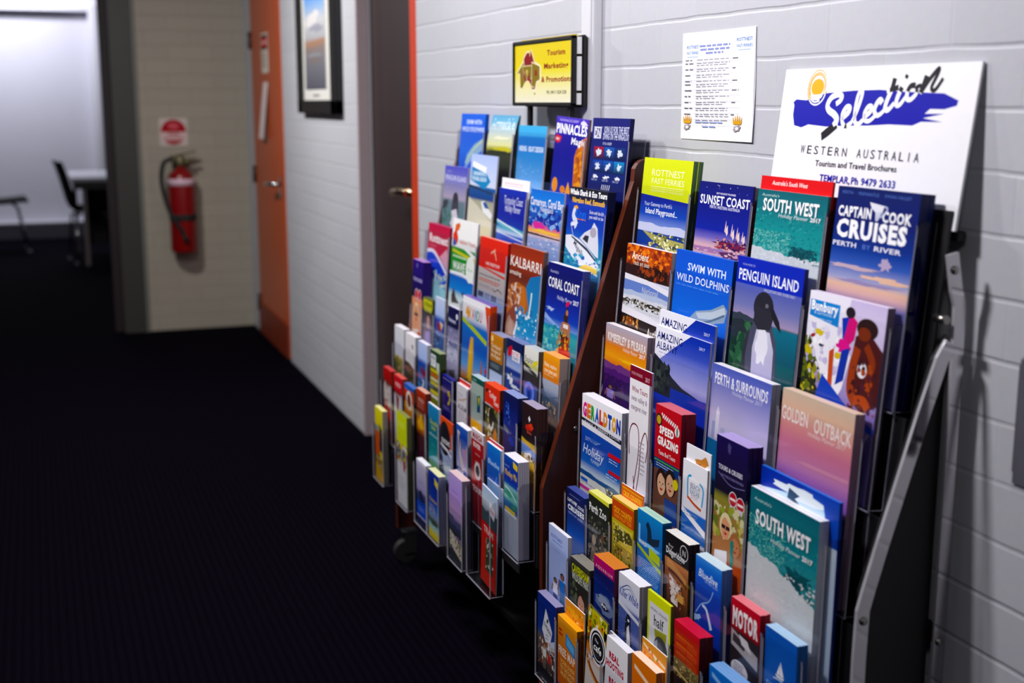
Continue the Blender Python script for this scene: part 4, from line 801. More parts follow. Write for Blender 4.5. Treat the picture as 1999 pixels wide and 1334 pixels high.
def c_kandu(a):
    a.base([(0, 'e8e6ea'), (.2, 'e8e8ec'), (.28, '3c78c8'), (.5, '2858b8'), (.72, '68a0d8'), (.85, 'b88048'), (1, '7a4a28')]); a.p([(.70, .02), (.82, .02), (.9, .2), (1, .42), (1, .02)], 'd84828')
    for i, (ch, col) in enumerate(zip('KANDU', ('e09820', 'd84828', '2878c0', '38a048', 'c83888'))): a.t(ch, .30 + .095 * i, .155, .095, col, .08, .02, rot=.1 * ((i % 2) - .5))
    a.blob(.2, .15, .06, .06, 'e8a020', 5, .4); a.p([(0, .225), (.45, .29), (.92, .37), (.92, .42), (.45, .34), (0, .27)], 'b0c828'); a.ln(.15, .27, .8, .29, 1, '688818')
    a.p([(.22, 1), (.28, .55), (.34, .40), (.44, .40), (.46, .60), (.42, 1)], 'd8a838'); a.p([(.28, .95), (.33, .5), (.37, .42), (.39, .6), (.36, .95)], 'e8c050'); a.p([(.56, .9), (.6, .68), (.66, .9)], 'c87838'); a.p([(.7, .92), (.74, .58), (.78, .66), (.82, .92)], 'b86030'); a.hill(.86, .03, '8a4c24', 5); a.blob(.28, .97, .14, .08, 'e8e040', 6, .3); a.person(.92, .62, .78, 'a05040', 'c83848', '3848a0', '40201c', .06)
def c_orangeb(a):
    a.base([(0, 'c88428'), (.06, 'b8741c'), (.48, 'b47018'), (.5, '38444a'), (.66, '2c3840'), (.68, 'b8c8e4'), (1, 'c8d4ec')]); a.c(.14, .10, .09, 'e8c888')
    for i, s in enumerate(('The Natural', 'Wonders of', 'the Region')): a.t(s, .46, .22 + .085 * i, .05, 'f0e0c0', .74, .015)
    a.ln(.1, .54, .9, .62, 3, '98a8b0')
def c_bluered(a):
    a.base([(0, '182050'), (.14, '141c48'), (.16, '14204c'), (.34, '8aa4d8'), (.46, 'a8bce4'), (.5, '1c3890'), (1, '14307c')]); a.blob(.22, .20, .14, .10, 'c02030', 4, .3); a.r(.36, .16, .86, .33, 'e8e8f0'); a.t('ROTTNEST', .6, .21, .045, 'c03838', .42, .02); a.t('ISLAND', .6, .28, .035, '384890', .34, .01); a.blob(.3, .64, .14, .08, 'e4ecf4', 5, .6); a.blob(.6, .76, .25, .03, 'd8e4f0', 6, .5); a.p([(.2, .6), (.3, .5), (.36, .66)], '182848')
def c_experl(a):
    a.base([(0, 'e4e2d8'), (.20, 'd8d8d0'), (.30, 'c8c870'), (.36, 'd8d8d4'), (.42, '2a2a28'), (.56, '24282c'), (.6, '485c9c'), (.8, '3c4c88'), (.9, '6a7a30'), (1, '5a6820')]); a.t('Explorer', .46, .20, .07, '3a3a30', .8, .005); a.blob(.8, .22, .16, .06, 'd8c828', 4, .4); a.p([(0, .26), (.9, .38), (.9, .44), (0, .32)], '343430'); a.ln(.1, .34, .8, .38, 1, 'c8c8c0'); a.e(.45, .72, .36, .17, '7890dc'); a.e(.45, .74, .22, .12, '4860b8'); a.e(.45, .77, .1, .08, '283c88')
def c_orangew2(a):
    a.base([(0, 'f0a030'), (.1, 'e89020'), (.40, 'e07c14'), (.42, 'b0b8c8'), (.55, 'a0a8b8'), (.62, '5a6880'), (.8, '3c4858'), (1, '6a5850')]); a.t('Relax, explore', .46, .17, .05, 'fbe8c8', .74, .012); a.t('your great park', .48, .26, .05, 'fbe8c8', .78, .012); a.ln(.1, .33, .8, .36, 1, 'f4d8a8'); a.p([(0, .56), (.3, .66), (.9, .82), (.9, .9), (0, .78)], '384858'); a.p([(0, .48), (.1, .58), (0, .8)], '283038'); a.sp(0, .75, .9, 1, 30, .08, '7a6858 4a4440 988878', 6)
def c_white1(a):
    a.base([(0, 'dcdce0'), (.55, 'ccd0dc'), (.6, 'c0b058'), (.68, '5a6028'), (1, '4a4030')]); a.ln(.1, .3, .8, .42, 3, 'b8c0d0'); a.sp(0, .6, 1, 1, 30, .1, '5a6a28 8a8448 38401c b8a078', 4)
def c_white2(a):
    a.base([(0, 'e4e2e4'), (.55, 'd8d8dc'), (.56, '4a4838'), (1, '2c281c')]); a.blob(.72, .22, .06, .05, '303038', 3, .6); a.ln(.12, .3, .6, .34, 1, 'a8a8b0'); a.p([(0, .5), (1, .64), (1, .58), (0, .46)], 'e4e2e4'); a.sp(0, .62, 1, 1, 30, .1, '3a3820 6a6448 282418', 5)
def c_paleblue(a):
    a.base([(0, 'b8c8ec'), (.3, 'a8bce8'), (.38, '3858b4'), (.6, '2c68a8'), (1, '1c5490')]); a.p([(.3, .44), (.9, .52), (.7, .66), (.3, .56)], '7a2c48'); a.e(.5, .74, .16, .07, 'dce4ec'); a.e(.42, .74, .1, .05, '1c2c38'); a.sp(0, .75, 1, 1, 24, .1, '3c88b8 5ca0c8 184c80', 4)
def c_greencol(a):
    a.base([(0, '204028'), (.3, '183420'), (.32, '5a6820'), (1, '6a7020')]); a.r(.06, .08, .58, .32, 'd8dce0'); a.t('FREE', .32, .15, .05, '2a3438', .4, .02); a.ln(.12, .22, .52, .3, 2, '5a6468'); a.r(.66, .2, .94, .42, 'b8c4b8')
    for i, c in enumerate(('d8c828', 'c86428', 'd8d0a0', 'c8b828', '3a3a28', 'd8c828', 'e0e0d0')): a.r(.04, .37 + .085 * i, .82, .43 + .085 * i, c)
def c_navyfig(a):
    a.base([(0, '242478'), (.1, '202070'), (1, '1c1c60')]); a.r(.06, .07, .9, .085, 'a8a8d8'); a.st([(.5, .45), (.62, .40), (.7, .52), (.62, .66), (.5, .70)], .14, 'b8a838', w1=.08); a.ln(.1, .8, .8, .9, 3, '8080c0')
def c_museum(a):
    a.base([(0, 'e4e2e6'), (1, 'd4d2d8')]); a.t('Army', .34, .20, .045, '9a98a8', .42); a.t('Museum', .4, .30, .04, 'c09870', .5); a.t('MUSEUM', .5, .47, .07, '3a3c48', .78, .03); a.p([(.1, .36), (.9, .2), (.9, .24), (.1, .38)], 'c0a898'); a.ln(.12, .56, .9, .86, 9, '8a8894', .4); a.r(.1, .92, .5, 1, '484850')
def c_museumback(a):
    a.base([(0, 'd02820'), (1, 'c02018')]); a.r(0, .06, 1, .09, 'f0d8d4')
def c_greygreen(a):
    a.base([(0, '0c5048'), (.09, '0c4840'), (.10, '98a8a0'), (.5, '90a098'), (.7, 'a0aca4'), (.74, 'e8b028'), (.9, 'e09818'), (1, 'd07c10')]); a.t('Geography', .28, .05, .025, 'a8d0c8', .3); a.p([(.5, .3), (.76, .26), (.76, .50), (.5, .52)], '1c6850'); a.p([(.56, .32), (.72, .30), (.66, .44)], 'd8b828'); a.p([(.5, .46), (.76, .44), (.76, .54), (.5, .56)], '1c4068'); a.blob(.4, .86, .2, .06, 'f8d868', 4, .3)
def c_turkey(a):
    a.base([(0, 'd83828'), (.34, 'cc2818'), (.36, 'e8dcd8'), (.38, '2a2c1c'), (.6, '3a3c20'), (.85, '7a7028'), (1, 'c05c18')]); a.p([(0, .30), (1, .42), (1, .36), (0, .26)], 'cc2818'); a.t('Turkey', .52, .16, .075, 'f8e8e4', .48, .01); a.t('Tours', .75, .265, .065, 'f8e8e4', .34, .01); a.blob(.14, .12, .09, .04, '3a1814', 4, .5); a.sp(0, .4, 1, 1, 60, .09, '3c4020 7a7a38 1c1c14 a89850 5a5428 d8d0b8', 6); a.e(.48, .56, .2, .16, '1c1814'); a.st([(.3, .7), (.45, .78), (.6, .62)], .08, 'd8d0c0'); a.p([(.6, .8), (.75, .7), (.9, 1), (.6, 1)], 'd88020')
def c_darkblue(a):
    a.base([(0, '181c48'), (.2, '141c58'), (.5, '1c2c88'), (.75, '141c60'), (1, '101440')]); a.sp(.05, .15, .5, .5, 30, .06, '2c40a0 4868c0 1c2878 6080d0', 4); a.p([(.05, .52), (.4, .58), (.36, .66), (.08, .6)], '6a7078'); a.blob(.6, .72, .2, .06, '2438a0', 5); a.sp(.1, .8, .8, 1, 14, .05, '2c3c90 182058', 7)
def c_darkbrown(a):
    a.base([(0, '281418'), (.3, '1c0c10'), (.55, '180c10'), (.56, 'd0a828'), (.65, '6a88c8'), (.76, '5878b0'), (.8, 'c8a830'), (1, 'a88020')]); a.p([(.5, .16), (.58, .21), (.5, .26), (.42, .21)], 'e8e4e8'); a.blob(.5, .34, .26, .05, 'c03028', 4, .3); a.blob(.62, .3, .14, .04, 'd04838', 5, .3); a.t('ibis', .5, .41, .035, 'd86858', .3, .02); a.p([(0, .53), (1, .61), (1, .66), (0, .58)], 'd8b030'); a.p([(.2, .76), (.6, .70), (.9, .82), (.2, .84)], 'e8e0d8'); a.sp(0, .76, 1, 1, 20, .08, '4a3418 e0c060 7a5c20', 6)
def c_red1(a):
    a.base([(0, 'b83030'), (.22, 'a02828'), (.3, '6a2420'), (.4, 'd8ccc8'), (.7, 'c8bcb8'), (.85, 'b82020'), (1, 'a81818')]); a.sp(.1, .3, .9, .9, 18, .14, 'd8d0cc a02820 6a3028', 4)
def c_red2(a):
    a.base([(0, 'c83038'), (.2, 'b82028'), (.24, '7a2018'), (.3, 'dcd8e0'), (.8, 'd0ccd8'), (1, 'c8a048')]); a.t('RED', .5, .12, .05, 'f0c8c8', .6, .02); a.p([(.2, .26), (.6, .3), (.5, .5), (.3, .5)], '8a3c28')
def c_domes(a):
    a.base([(0, '3868b8'), (.1, '2c58a8'), (.14, 'b04024'), (.5, 'a83018'), (.52, 'e09828'), (.75, 'c87818'), (1, '5a3414')]); a.blob(.3, .12, .2, .08, '2868d0', 4, .2); a.st([(.1, .2), (.6, .25), (.8, .45)], .14, 'c84428'); a.c(.5, .42, .3, 'e8dcd0'); a.c(.5, .42, .2, '6a3020'); a.r(.05, .62, .9, .64, 'e8c878')
def c_brown(a):
    a.base([(0, 'b84838'), (.1, '8a2c20'), (.3, '6a2018'), (.45, 'e09828'), (.5, 'd07818'), (.6, '4a1c28'), (1, '3c1830')]); a.t('RED', .5, .13, .05, 'd8a898', .6, .01); a.ln(.1, .18, .9, .26, 2, 'c07868'); a.p([(.1, .45), (.5, .30), (.7, .5), (.3, .52)], 'f0b830')
def c_teal(a):
    a.base([(0, '4890c0'), (.08, '2878b0'), (.4, '1c7888'), (.7, '148080'), (.8, '3c98a8'), (.83, '88a888'), (.88, '389048'), (1, '2c8040')]); a.t('South', .5, .245, .06, 'c8d838', .66, .02); a.t('Side', .48, .325, .05, 'c8d838', .4, .02); a.t('adventure', .5, .43, .04, 'c0e0e8', .82, .015); a.sp(.3, .5, .9, .8, 14, .08, '2c909c 48a8b8 80c8d0', 5, .6); a.ln(.08, .86, .85, .95, 4, '98d8a0', .5)
def c_sunsetl(a):
    a.base([(0, 'd84c20'), (.4, 'c84018'), (.42, 'e8e4ec'), (.46, '3c5ca8'), (.55, '98a8d0'), (.8, '8090c0'), (1, '203060')]); a.e(.36, .30, .42, .26, '14141c'); a.t('sunset', .42, .33, .085, 'f4f2f4', .66, .02); a.p([(0, .40), (.6, .44), (.9, .50), (.9, .54), (.5, .48), (0, .44)], 'e8e6ee'); a.ln(.05, .47, .85, .49, 1, 'c8a8a0'); a.p([(.15, .56), (.86, .60), (.7, .95), (.3, .9)], 'b0bcd8'); a.ln(.2, .6, .8, .85, 8, '7080a8', .5); a.p([(0, .55), (.15, .6), (.3, 1), (0, 1)], '1c2c58')
def c_bluewhite(a):
    a.base([(0, '4868b8'), (.2, '2c48a0'), (.5, '8a98cc'), (.75, 'b8b8d8'), (.8, '2840a8'), (.9, '3858b8'), (1, 'c8c8dc')]); a.p([(.1, .1), (.3, .12), (.4, .5), (.7, .75), (.5, .8), (.2, .5)], 'd8c8c0'); a.p([(.5, .4), (.86, .36), (.8, .7), (.6, .6)], 'b890b8'); a.t('20%', .4, .84, .06, 'f4f4fc', .5, .04); a.p([(.2, .14), (.34, .2), (.26, .5)], '4a3040')
def c_redhead(a):
    a.base([(0, 'd8d0d4'), (.15, 'd0c8cc'), (.16, 'a01820'), (.5, '981418'), (1.0, 'a01c20')]); a.t('MARGA', .5, .09, .07, 'a02028', .8, .04); a.t('RIVER', .46, .23, .06, 'e8d8d8', .6, .03)
    for i in range(3): a.t('wine', .5, .36 + .12 * i, .03, 'e0a0a0', .4, .01)
    a.c(.5, .62, .26, 'd8d0d0'); a.c(.5, .62, .16, '302830'); a.p([(.05, .72), (.95, .78), (.95, .84), (.05, .78)], 'c02830'); a.t('TOURS', .5, .92, .07, 'f0e4e4', .8, .04)
def c_bluefish(a):
    a.base([(0, '3c80d0'), (.1, '2c68c4'), (.5, '1c50b8'), (1, '1440a0')]); a.t('Bluedive', .5, .2, .06, 'b8d8f4', .8, .01, .2); a.st([(.1, .7), (.3, .56), (.55, .46), (.72, .32)], .03, '88b8e8'); a.st([(.35, .56), (.5, .62), (.6, .74)], .08, 'dce8f4', w1=.12); a.blob(.1, .75, .1, .05, '98c0ec', 4, .5); a.c(.45, .84, .05, 'e8f0f8')
def c_bluefishback(a):
    a.base([(0, 'e4ecf4'), (1, 'd8e0ec')]); a.r(0, 0, 1, .04, 'c82830')
def c_monkey(a):
    a.base([(0, '2c58b8'), (.12, '1c3c98'), (.4, '1430a0'), (.48, '2c58b8'), (.52, '8ac0c8'), (.62, '48a090'), (.72, '78c0b0'), (.8, '2c6898'), (.9, '1c4880'), (1, '98a0b0')]); a.p([(.66, .03), (.96, .07), (.96, .17), (.66, .14)], 'e8c828'); a.t('MORE TO SEE', .22, .18, .018, 'a8c0ec', .3); a.t('Monkey Mia', .5, .29, .075, 'e8c030', .84, .012, .15); a.st([(.05, .56), (.4, .58), (.9, .7)], .06, 'd8ecec', w1=.03); a.blob(.3, .66, .24, .05, '3c9878', 5, .3); a.blob(.7, .84, .2, .04, '388058', 6, .4); a.r(.1, .90, .8, .97, 'c8b048'); a.r(.05, .97, .9, 1.0, 'd8d8dc')
def c_yellow(a):
    a.base([(0, 'e4d820'), (.3, 'd0c028'), (.36, 'c88c28'), (.66, 'a06828'), (.7, '8a7828'), (1.0, 'c09418')]); a.r(.05, .34, .5, .68, 'd8582c'); a.r(.05, .26, .4, .34, '8098a8'); a.p([(.55, .2), (.9, .28), (.86, .6), (.6, .55)], '1c2430'); a.e(.76, .5, .22, .14, '141c28'); a.c(.74, .66, .16, 'd8c830'); a.sp(.1, .68, .9, .86, 24, .08, 'e0d8d0 8a5c38 3a2c24 c0a080', 5); a.p([(.02, .78), (.95, .96), (.95, 1.1), (.02, 1.1)], 'c8981c')
def c_lime(a):
    a.base([(0, 'ccd820'), (.32, 'c0cc1c'), (.40, 'c4d020'), (.41, '48505c'), (.62, 'a8a4a0'), (.7, 'd0d0d4'), (1.3, 'c8c8cc')]); a.ln(.15, .12, .8, .2, 2, 'dce470', .4); a.p([(0, .36), (1, .47), (1, .50), (0, .39)], 'c0cc1c'); a.sp(0, .42, 1, .68, 50, .1, '384878 d8d4d0 8a9040 283048 c85048 e0c850', 6); a.p([(.6, .6), (.8, .62), (.76, .78), (.62, .76)], 'b83830'); a.p([(.0, .66), (.98, .8), (.98, 1.25), (0, 1.1)], 'd8d8dc'); a.ln(.1, .85, .8, 1.05, 6, 'a8a8b0')
def c_lilac(a):
    a.base([(0, 'd0cce0'), (.3, 'bcb4d8'), (.45, 'a8a0cc'), (.5, '484878'), (.6, '303868'), (.66, '2450c8'), (.85, '2048c0'), (.87, 'c8d0e8'), (.89, '1c2450'), (1, '181c40')]); a.ln(.2, .3, .8, .36, 2, '8880b0'); a.p([(.2, .5), (.5, .44), (.8, .58), (.5, .64)], '202848'); a.ln(.2, .72, .85, .8, 2, '88a8f0')
def c_bluegold(a):
    a.base([(0, '2038a0'), (.1, '1c3090'), (.45, '2444a8'), (.55, '4878c8'), (.66, '8098b8'), (.74, '3a4028'), (.8, '88c0d0'), (.92, 'd8c848'), (1, 'c8b020')]); a.p([(.6, .06), (.96, .12), (.96, .22), (.6, .16)], 'e8d848'); a.t('Rottnest', .46, .42, .05, 'd8b84c', .7, .015, .15); a.sp(.1, .5, .8, .62, 24, .07, '98b0d8 b0a8b8 d8a898 6888c0', 5, .5); a.blob(.5, .76, .3, .04, '38482c', 6, .4)
def c_lavender(a):
    a.base([(0, 'b8a0dc'), (.2, 'b094d8'), (.4, 'c4a0d4'), (.5, 'a890b8'), (.55, '5a5478'), (.62, '383c50'), (.66, '20242c'), (1, '282c30')]); a.ln(.2, .2, .75, .23, 1, '806ab0'); a.t('Swan River Cruises', .5, .44, .03, '6a5c88', .8, 0, .1); a.hill(.52, .03, '4a4c70', 4, .66, slope=.04); a.hill(.58, .03, '303450', 5, .68, slope=.04); a.p([(.04, .70), (.96, .80), (.96, .98), (.04, .88)], 'c8c0a8'); a.sp(.06, .72, .94, .93, 60, .06, '5a6038 8a78a0 303828 d8d0c0 7a8a48 a890b8', 6)
def c_redclear(a):
    a.base([(0, 'a8c0dc'), (.15, 'c0ccd8'), (.32, '3c4c48'), (.4, '2c3438'), (.42, 'c82c28'), (1, 'c03024')]); a.hill(.24, .04, '384850', 5, .40); a.p([(.5, .12), (.86, .18), (.8, .3), (.5, .26)], 'e4dce0'); a.t('Freo', .66, .21, .05, 'c04040', .3, .01); a.t('TRAM', .46, .48, .07, 'f0c8c0', .6, .03); a.r(.3, .56, .8, .94, '3a4430'); a.sp(.32, .56, .78, .92, 40, .06, '2a2c24 c8c0b0 6a7048 e8e4dc 48382c', 7)
def c_redclearback(a):
    a.base([(0, '88a8cc'), (.3, '7090bc'), (.5, 'a8b8cc'), (.55, 'c03830'), (.7, '4880c8'), (1, '3868a8')]); a.hill(.28, .05, '506478', 4, .45); a.hill(.75, .04, '28405c', 6)

# ------------------------------------------------------------------ the setting
WX = 1.2345
def shell(name, mat, *boxes, bev=0.0):
    bm = bmesh.new()
    for b in boxes: box(bm, *b, bev=bev)
    return struct(link_mesh(name, bm, mat))
shell('floor', 'carpet', (-3.2, 4.0, -2.6, 14.2, -0.10, 0.0))
shell('ceiling', 'ceiling', (-3.2, 4.0, -2.6, 14.2, 2.80, 2.90), )
# right-hand wall: near length, lintel over the recessed door, the far pier
shell('wall_right', 'wall', (WX, WX + .22, -2.6, 4.195, 0, 2.8), (WX, WX + .22, 4.195, 5.035, 2.10, 2.8), (WX, WX + .22, 5.035, 6.68, 0, 2.8), (WX, WX + .22, 6.68, 7.60, 2.08, 2.8), (WX, WX + .22, 7.60, 7.9, 0, 2.8))
shell('wall_end', 'cream', (.585, 2.2, 7.9, 8.02, 0, 2.8), (-2.0, .585, 7.9, 8.02, 2.25, 2.8))
shell('wall_left', 'plain_wall', (-1.75, -1.62, -2.6, 7.9, 0, 2.8), (-2.2, -1.0, 7.9, 8.02, 0, 2.8))
shell('wall_back', 'plain_wall', (-1.75, WX + .2, -2.6, -2.5, 0, 2.8))
# room beyond the opening
shell('wall_far', 'far_wall', (-3.2, -.95, 13.88, 14.1, 0, 2.8), (.60, 3.0, 13.88, 14.1, 0, 2.8), (-.95, .60, 13.88, 14.1, 2.30, 2.8), (-.95, .60, 13.88, 14.1, 0, .17))
shell('wall_side', 'far_wall', (2.6, 2.75, 8.02, 13.9, 0, 2.8))
bm = bmesh.new(); box(bm, -.95, .60, 14.02, 14.09, .17, 2.30)
struct(link_mesh('window_1', bm, 'blind'))
shell('trim_1', 'far_wall', (.60, .665, 13.865, 13.88, .17, 2.36), (-.95, .60, 13.865, 13.88, 2.30, 2.36))
shell('baseboard_far', 'skirting', (-3.2, 3.0, 13.862, 13.88, 0, .155))
# frame of the opening at the end of the corridor
shell('trim_2', 'dark_frame', (.448, .575, 7.86, 8.04, 0, 2.25), (-1.9, .575, 7.86, 8.04, 2.25, 2.34), bev=.003)
shell('trim_3', 'light_strip', (.575, .597, 7.878, 7.902, 0, 2.3))
shell('trim_4', 'maroon', (.400, .448, 7.95, 8.06, 0, 2.25))
# recessed brown door
shell('trim_5', 'jamb', (WX - .002, WX + .045, 5.030, 5.052, 0, 2.10), (WX + .0, WX + .06, 4.26, 5.035, 2.06, 2.10))
shell('trim_6', 'orange_red', (WX + .002, WX + .11, 4.190, 4.285, 0, 2.10), bev=.002)
d = empty('door_1', (WX + .075, 4.64, 0)); struct(d)
bm = bmesh.new(); box(bm, -.02, .02, -.385, .41, .01, 2.06, bev=.002); link_mesh('door_leaf', bm, 'brown_door', d)
bm = bmesh.new(); box(bm, -.03, -.0205, -.335, -.285, .98, 1.12, bev=.004); hd = link_mesh('handle_plate', bm, 'brass', d)
bm = bmesh.new(); tube(bm, [(-.03, -.31, 1.07), (-.085, -.31, 1.07)], .015, 14); tube(bm, smooth_path([(-.08, -.32, 1.07), (-.092, -.26, 1.07), (-.090, -.17, 1.062)]), .015, 14); tube(bm, [(-.02, -.31, 1.02), (-.05, -.31, 1.02)], .012, 12)
link_mesh('lever_handle', bm, 'brass', d)
# orange door at the far end, flush with the wall
d = empty('door_2', (WX + .004, 7.14, 0)); struct(d)
bm = bmesh.new(); box(bm, -.012, .028, -.452, .452, .012, 2.06, bev=.002); link_mesh('door_leaf', bm, 'orange', d)
bm = bmesh.new(); box(bm, -.020, -.012, -.455, .455, .012, .20, bev=.001); link_mesh('foot_strip', bm, plain('dark_orange_strip', '7a2606', .5), d)  # darker orange strip across the foot of the door
for z in (1.74, .965, .195):
    bm = bmesh.new(); tube(bm, [(-.018, .457, z - .05), (-.018, .457, z + .05)], .010, 10); box(bm, -.018, .0, .44, .457, z - .05, z + .05); link_mesh('hinge', bm, 'black', d)
bm = bmesh.new(); tube(bm, [(-.012, -.38, .955), (-.07, -.38, .955)], .012, 12); tube(bm, smooth_path([(-.066, -.38, .955), (-.075, -.33, .955), (-.072, -.25, .95)]), .012, 12); lathe_c = None
box(bm, -.018, -.012, -.405, -.355, .88, 1.0, bev=.003); link_mesh('lever_handle', bm, 'chrome', d)

# ------------------------------------------------------------------ sheets with artwork
def sheet(name, fn, w, hs, h, th, mat='print', paper='e9e7ec', warp=None, side=None, ts=1.0):
    a = Art(w, hs, h, th, paper, side=side, ts=ts); fn(a)
    return a.mesh(name, mat, warp)

def art_notice(a):
    a.base([(i / 24, 'e8e7ee') for i in range(25)], 24)
    a.k = 16
    for x, w in ((.09, .17), (.80, .20)):
        a.t('ROTTNEST', x + .06, .135 if x < .5 else .10, .030, '5a88c8', w, .004); a.t('FAST FERRIES', x + .06, .19 if x < .5 else .155, .026, '6a98d0', w); a.r(x - .02, .225 if x < .5 else .19, x + .14, .229 if x < .5 else .194, '8ab0dc')
    for i, wd in enumerate((.42, .40, .24)): a.ln(.46 - wd / 2, .125 + .033 * i, .46 + wd / 2, .143 + .033 * i, 1, '8a94c8', .9, seed=i, rag=0)
    y = .255
    R = random.Random(3)
    for i in range(12):
        k = 1 if i in (0, 4) else 2
        a.ln(.05, y, .18, y + .012, 1, '6a6a74', .8, seed=i + 30, rag=.5)
        for j in range(k): a.ln(.215, y + .019 * j, .68, y + .019 * j + .011, 1, '9a9aa6', .7, seed=i * 3 + j, rag=.4 if j else .06)
        if i % 2 == 0: a.ln(.71, y, .80, y + .012, 1, '6a6a74', .9, seed=i + 60, rag=.6)
        y += .0235 * k + .008; a.r(.04, y - .006, .82, y - .0045, 'c4c4cc')
    for x in (.10, .80):
        for i in range(-2, 3): a.p([(x + .022 * i - .012, .84), (x + .030 * i, .775 - .012 * (2 - abs(i)) ), (x + .022 * i + .012, .84)], 'd8a038')
        a.r(x - .05, .835, x + .05, .85, 'd09830'); a.blob(x, .885, .045, .03, '9a9098', 4, .3); a.e(x, .885, .02, .014, 'ecebf0')
    a.ln(.22, .83, .60, .845, 1, '98a4d0', .9, rag=0); a.ln(.32, .87, .52, .885, 1, '98a4d0', .9, rag=0)
def art_board(a):
    BAND = [(.075, .249), (.091, .229), (.153, .236), (.263, .185), (.411, .169), (.552, .165), (.668, .18), (.762, .187), (.859, .194), (.926, .24), (.922, .273), (.87, .296), (.807, .294), (.786, .325), (.874, .324), (.781, .354), (.872, .377), (.775, .378), (.737, .404), (.624, .4), (.516, .412), (.392, .417), (.293, .428), (.185, .415), (.145, .439), (.099, .424), (.083, .344), (.083, .276)]
    a.base([(0, 'ecebee'), (1, 'e8e7ec')])
    a.p(BAND, '1616a0')
    def ring(x, y): return 'f0f0f2' if in_poly(x, y, BAND) else 'e0a418'
    for rx, ry, ph in ((.056, .128, .2), (.049, .108, 1.1), (.043, .095, 2.0)):
        a.st([(.208 + rx * math.cos(ph + t), .142 + ry * math.sin(ph + t)) for t in [i * .6 for i in range(10)]], .006, 'e0a418', 5, .003, ring)
    a.e(.209, .140, .037, .062 * .225 / .225, 'e8a812', 26)
    a.p([(.172 + .0, .197), (.246, .190), (.24, .215), (.222, .236), (.195, .236), (.178, .215)], 'f0f0f2')
    ink = lambda x, y: 'f2f2f4' if in_poly(x, y, BAND) else '14121c'
    W = .024
    for pts, w0, w1 in (([(.329, .263), (.351, .237), (.355, .206), (.331, .195), (.298, .218), (.282, .269), (.294, .308), (.328, .339), (.346, .377), (.329, .429), (.298, .469), (.275, .499)], .020, .030),
                        ([(.273, .505), (.309, .475), (.358, .418)], .03, .012),
                        ([(.371, .366), (.403, .325), (.409, .29), (.391, .285), (.374, .332), (.38, .395), (.402, .42), (.433, .388)], W, .016),
                        ([(.433, .388), (.454, .287), (.465, .191), (.457, .173), (.444, .2), (.439, .3), (.447, .387), (.468, .403), (.488, .374)], .018, .018),
                        ([(.491, .355), (.519, .318), (.524, .284), (.507, .281), (.492, .324), (.498, .373), (.522, .379), (.55, .341)], .021, .015),
                        ([(.574, .256), (.562, .235), (.547, .262), (.541, .311), (.559, .341), (.583, .317), (.6, .274)], W, .014),
                        ([(.619, .089), (.613, .155), (.595, .25), (.594, .296), (.61, .302), (.634, .256)], .024, .016), ([(.589, .176), (.643, .15)], .016, .02),
                        ([(.66, .15), (.645, .227), (.646, .268), (.663, .266), (.685, .215)], .023, .014), ([(.677, .068), (.672, .092)], .02, .016),
                        ([(.723, .14), (.702, .143), (.69, .18), (.693, .227), (.712, .231), (.733, .192), (.731, .152), (.75, .141)], .021, .014),
                        ([(.769, .078), (.76, .141), (.75, .193)], .024, .02), ([(.753, .187), (.784, .102), (.817, .035), (.817, .069), (.798, .154), (.816, .171), (.844, .098)], .018, .014)):
        a.st(pts, w0 * .86, '14121c', 7, w1 * .9, ink)
    x = .155
    for word, x0, x1 in (('WESTERN', .155, .437), ('AUSTRALIA', .478, .80)):
        n = len(word)
        for i, ch in enumerate(word): a.t(ch, x0 + (x1 - x0) * (i + .5) / n, .600 + .02 * ((x0 + (x1 - x0) * i / n) - .2), .062, '1c1830', None if ch == 'I' else (x1 - x0) / n * .62, .002)
    a.t('Tourism and Travel Brochures', .48, .695, .042, '1c1830', .435, .012)
    a.t('TEMPLAR,', .385, .80, .050, '2420a0', .17, .02); a.t('Ph 9479 2633', .59, .80, .050, '2420a0', .225, .02)
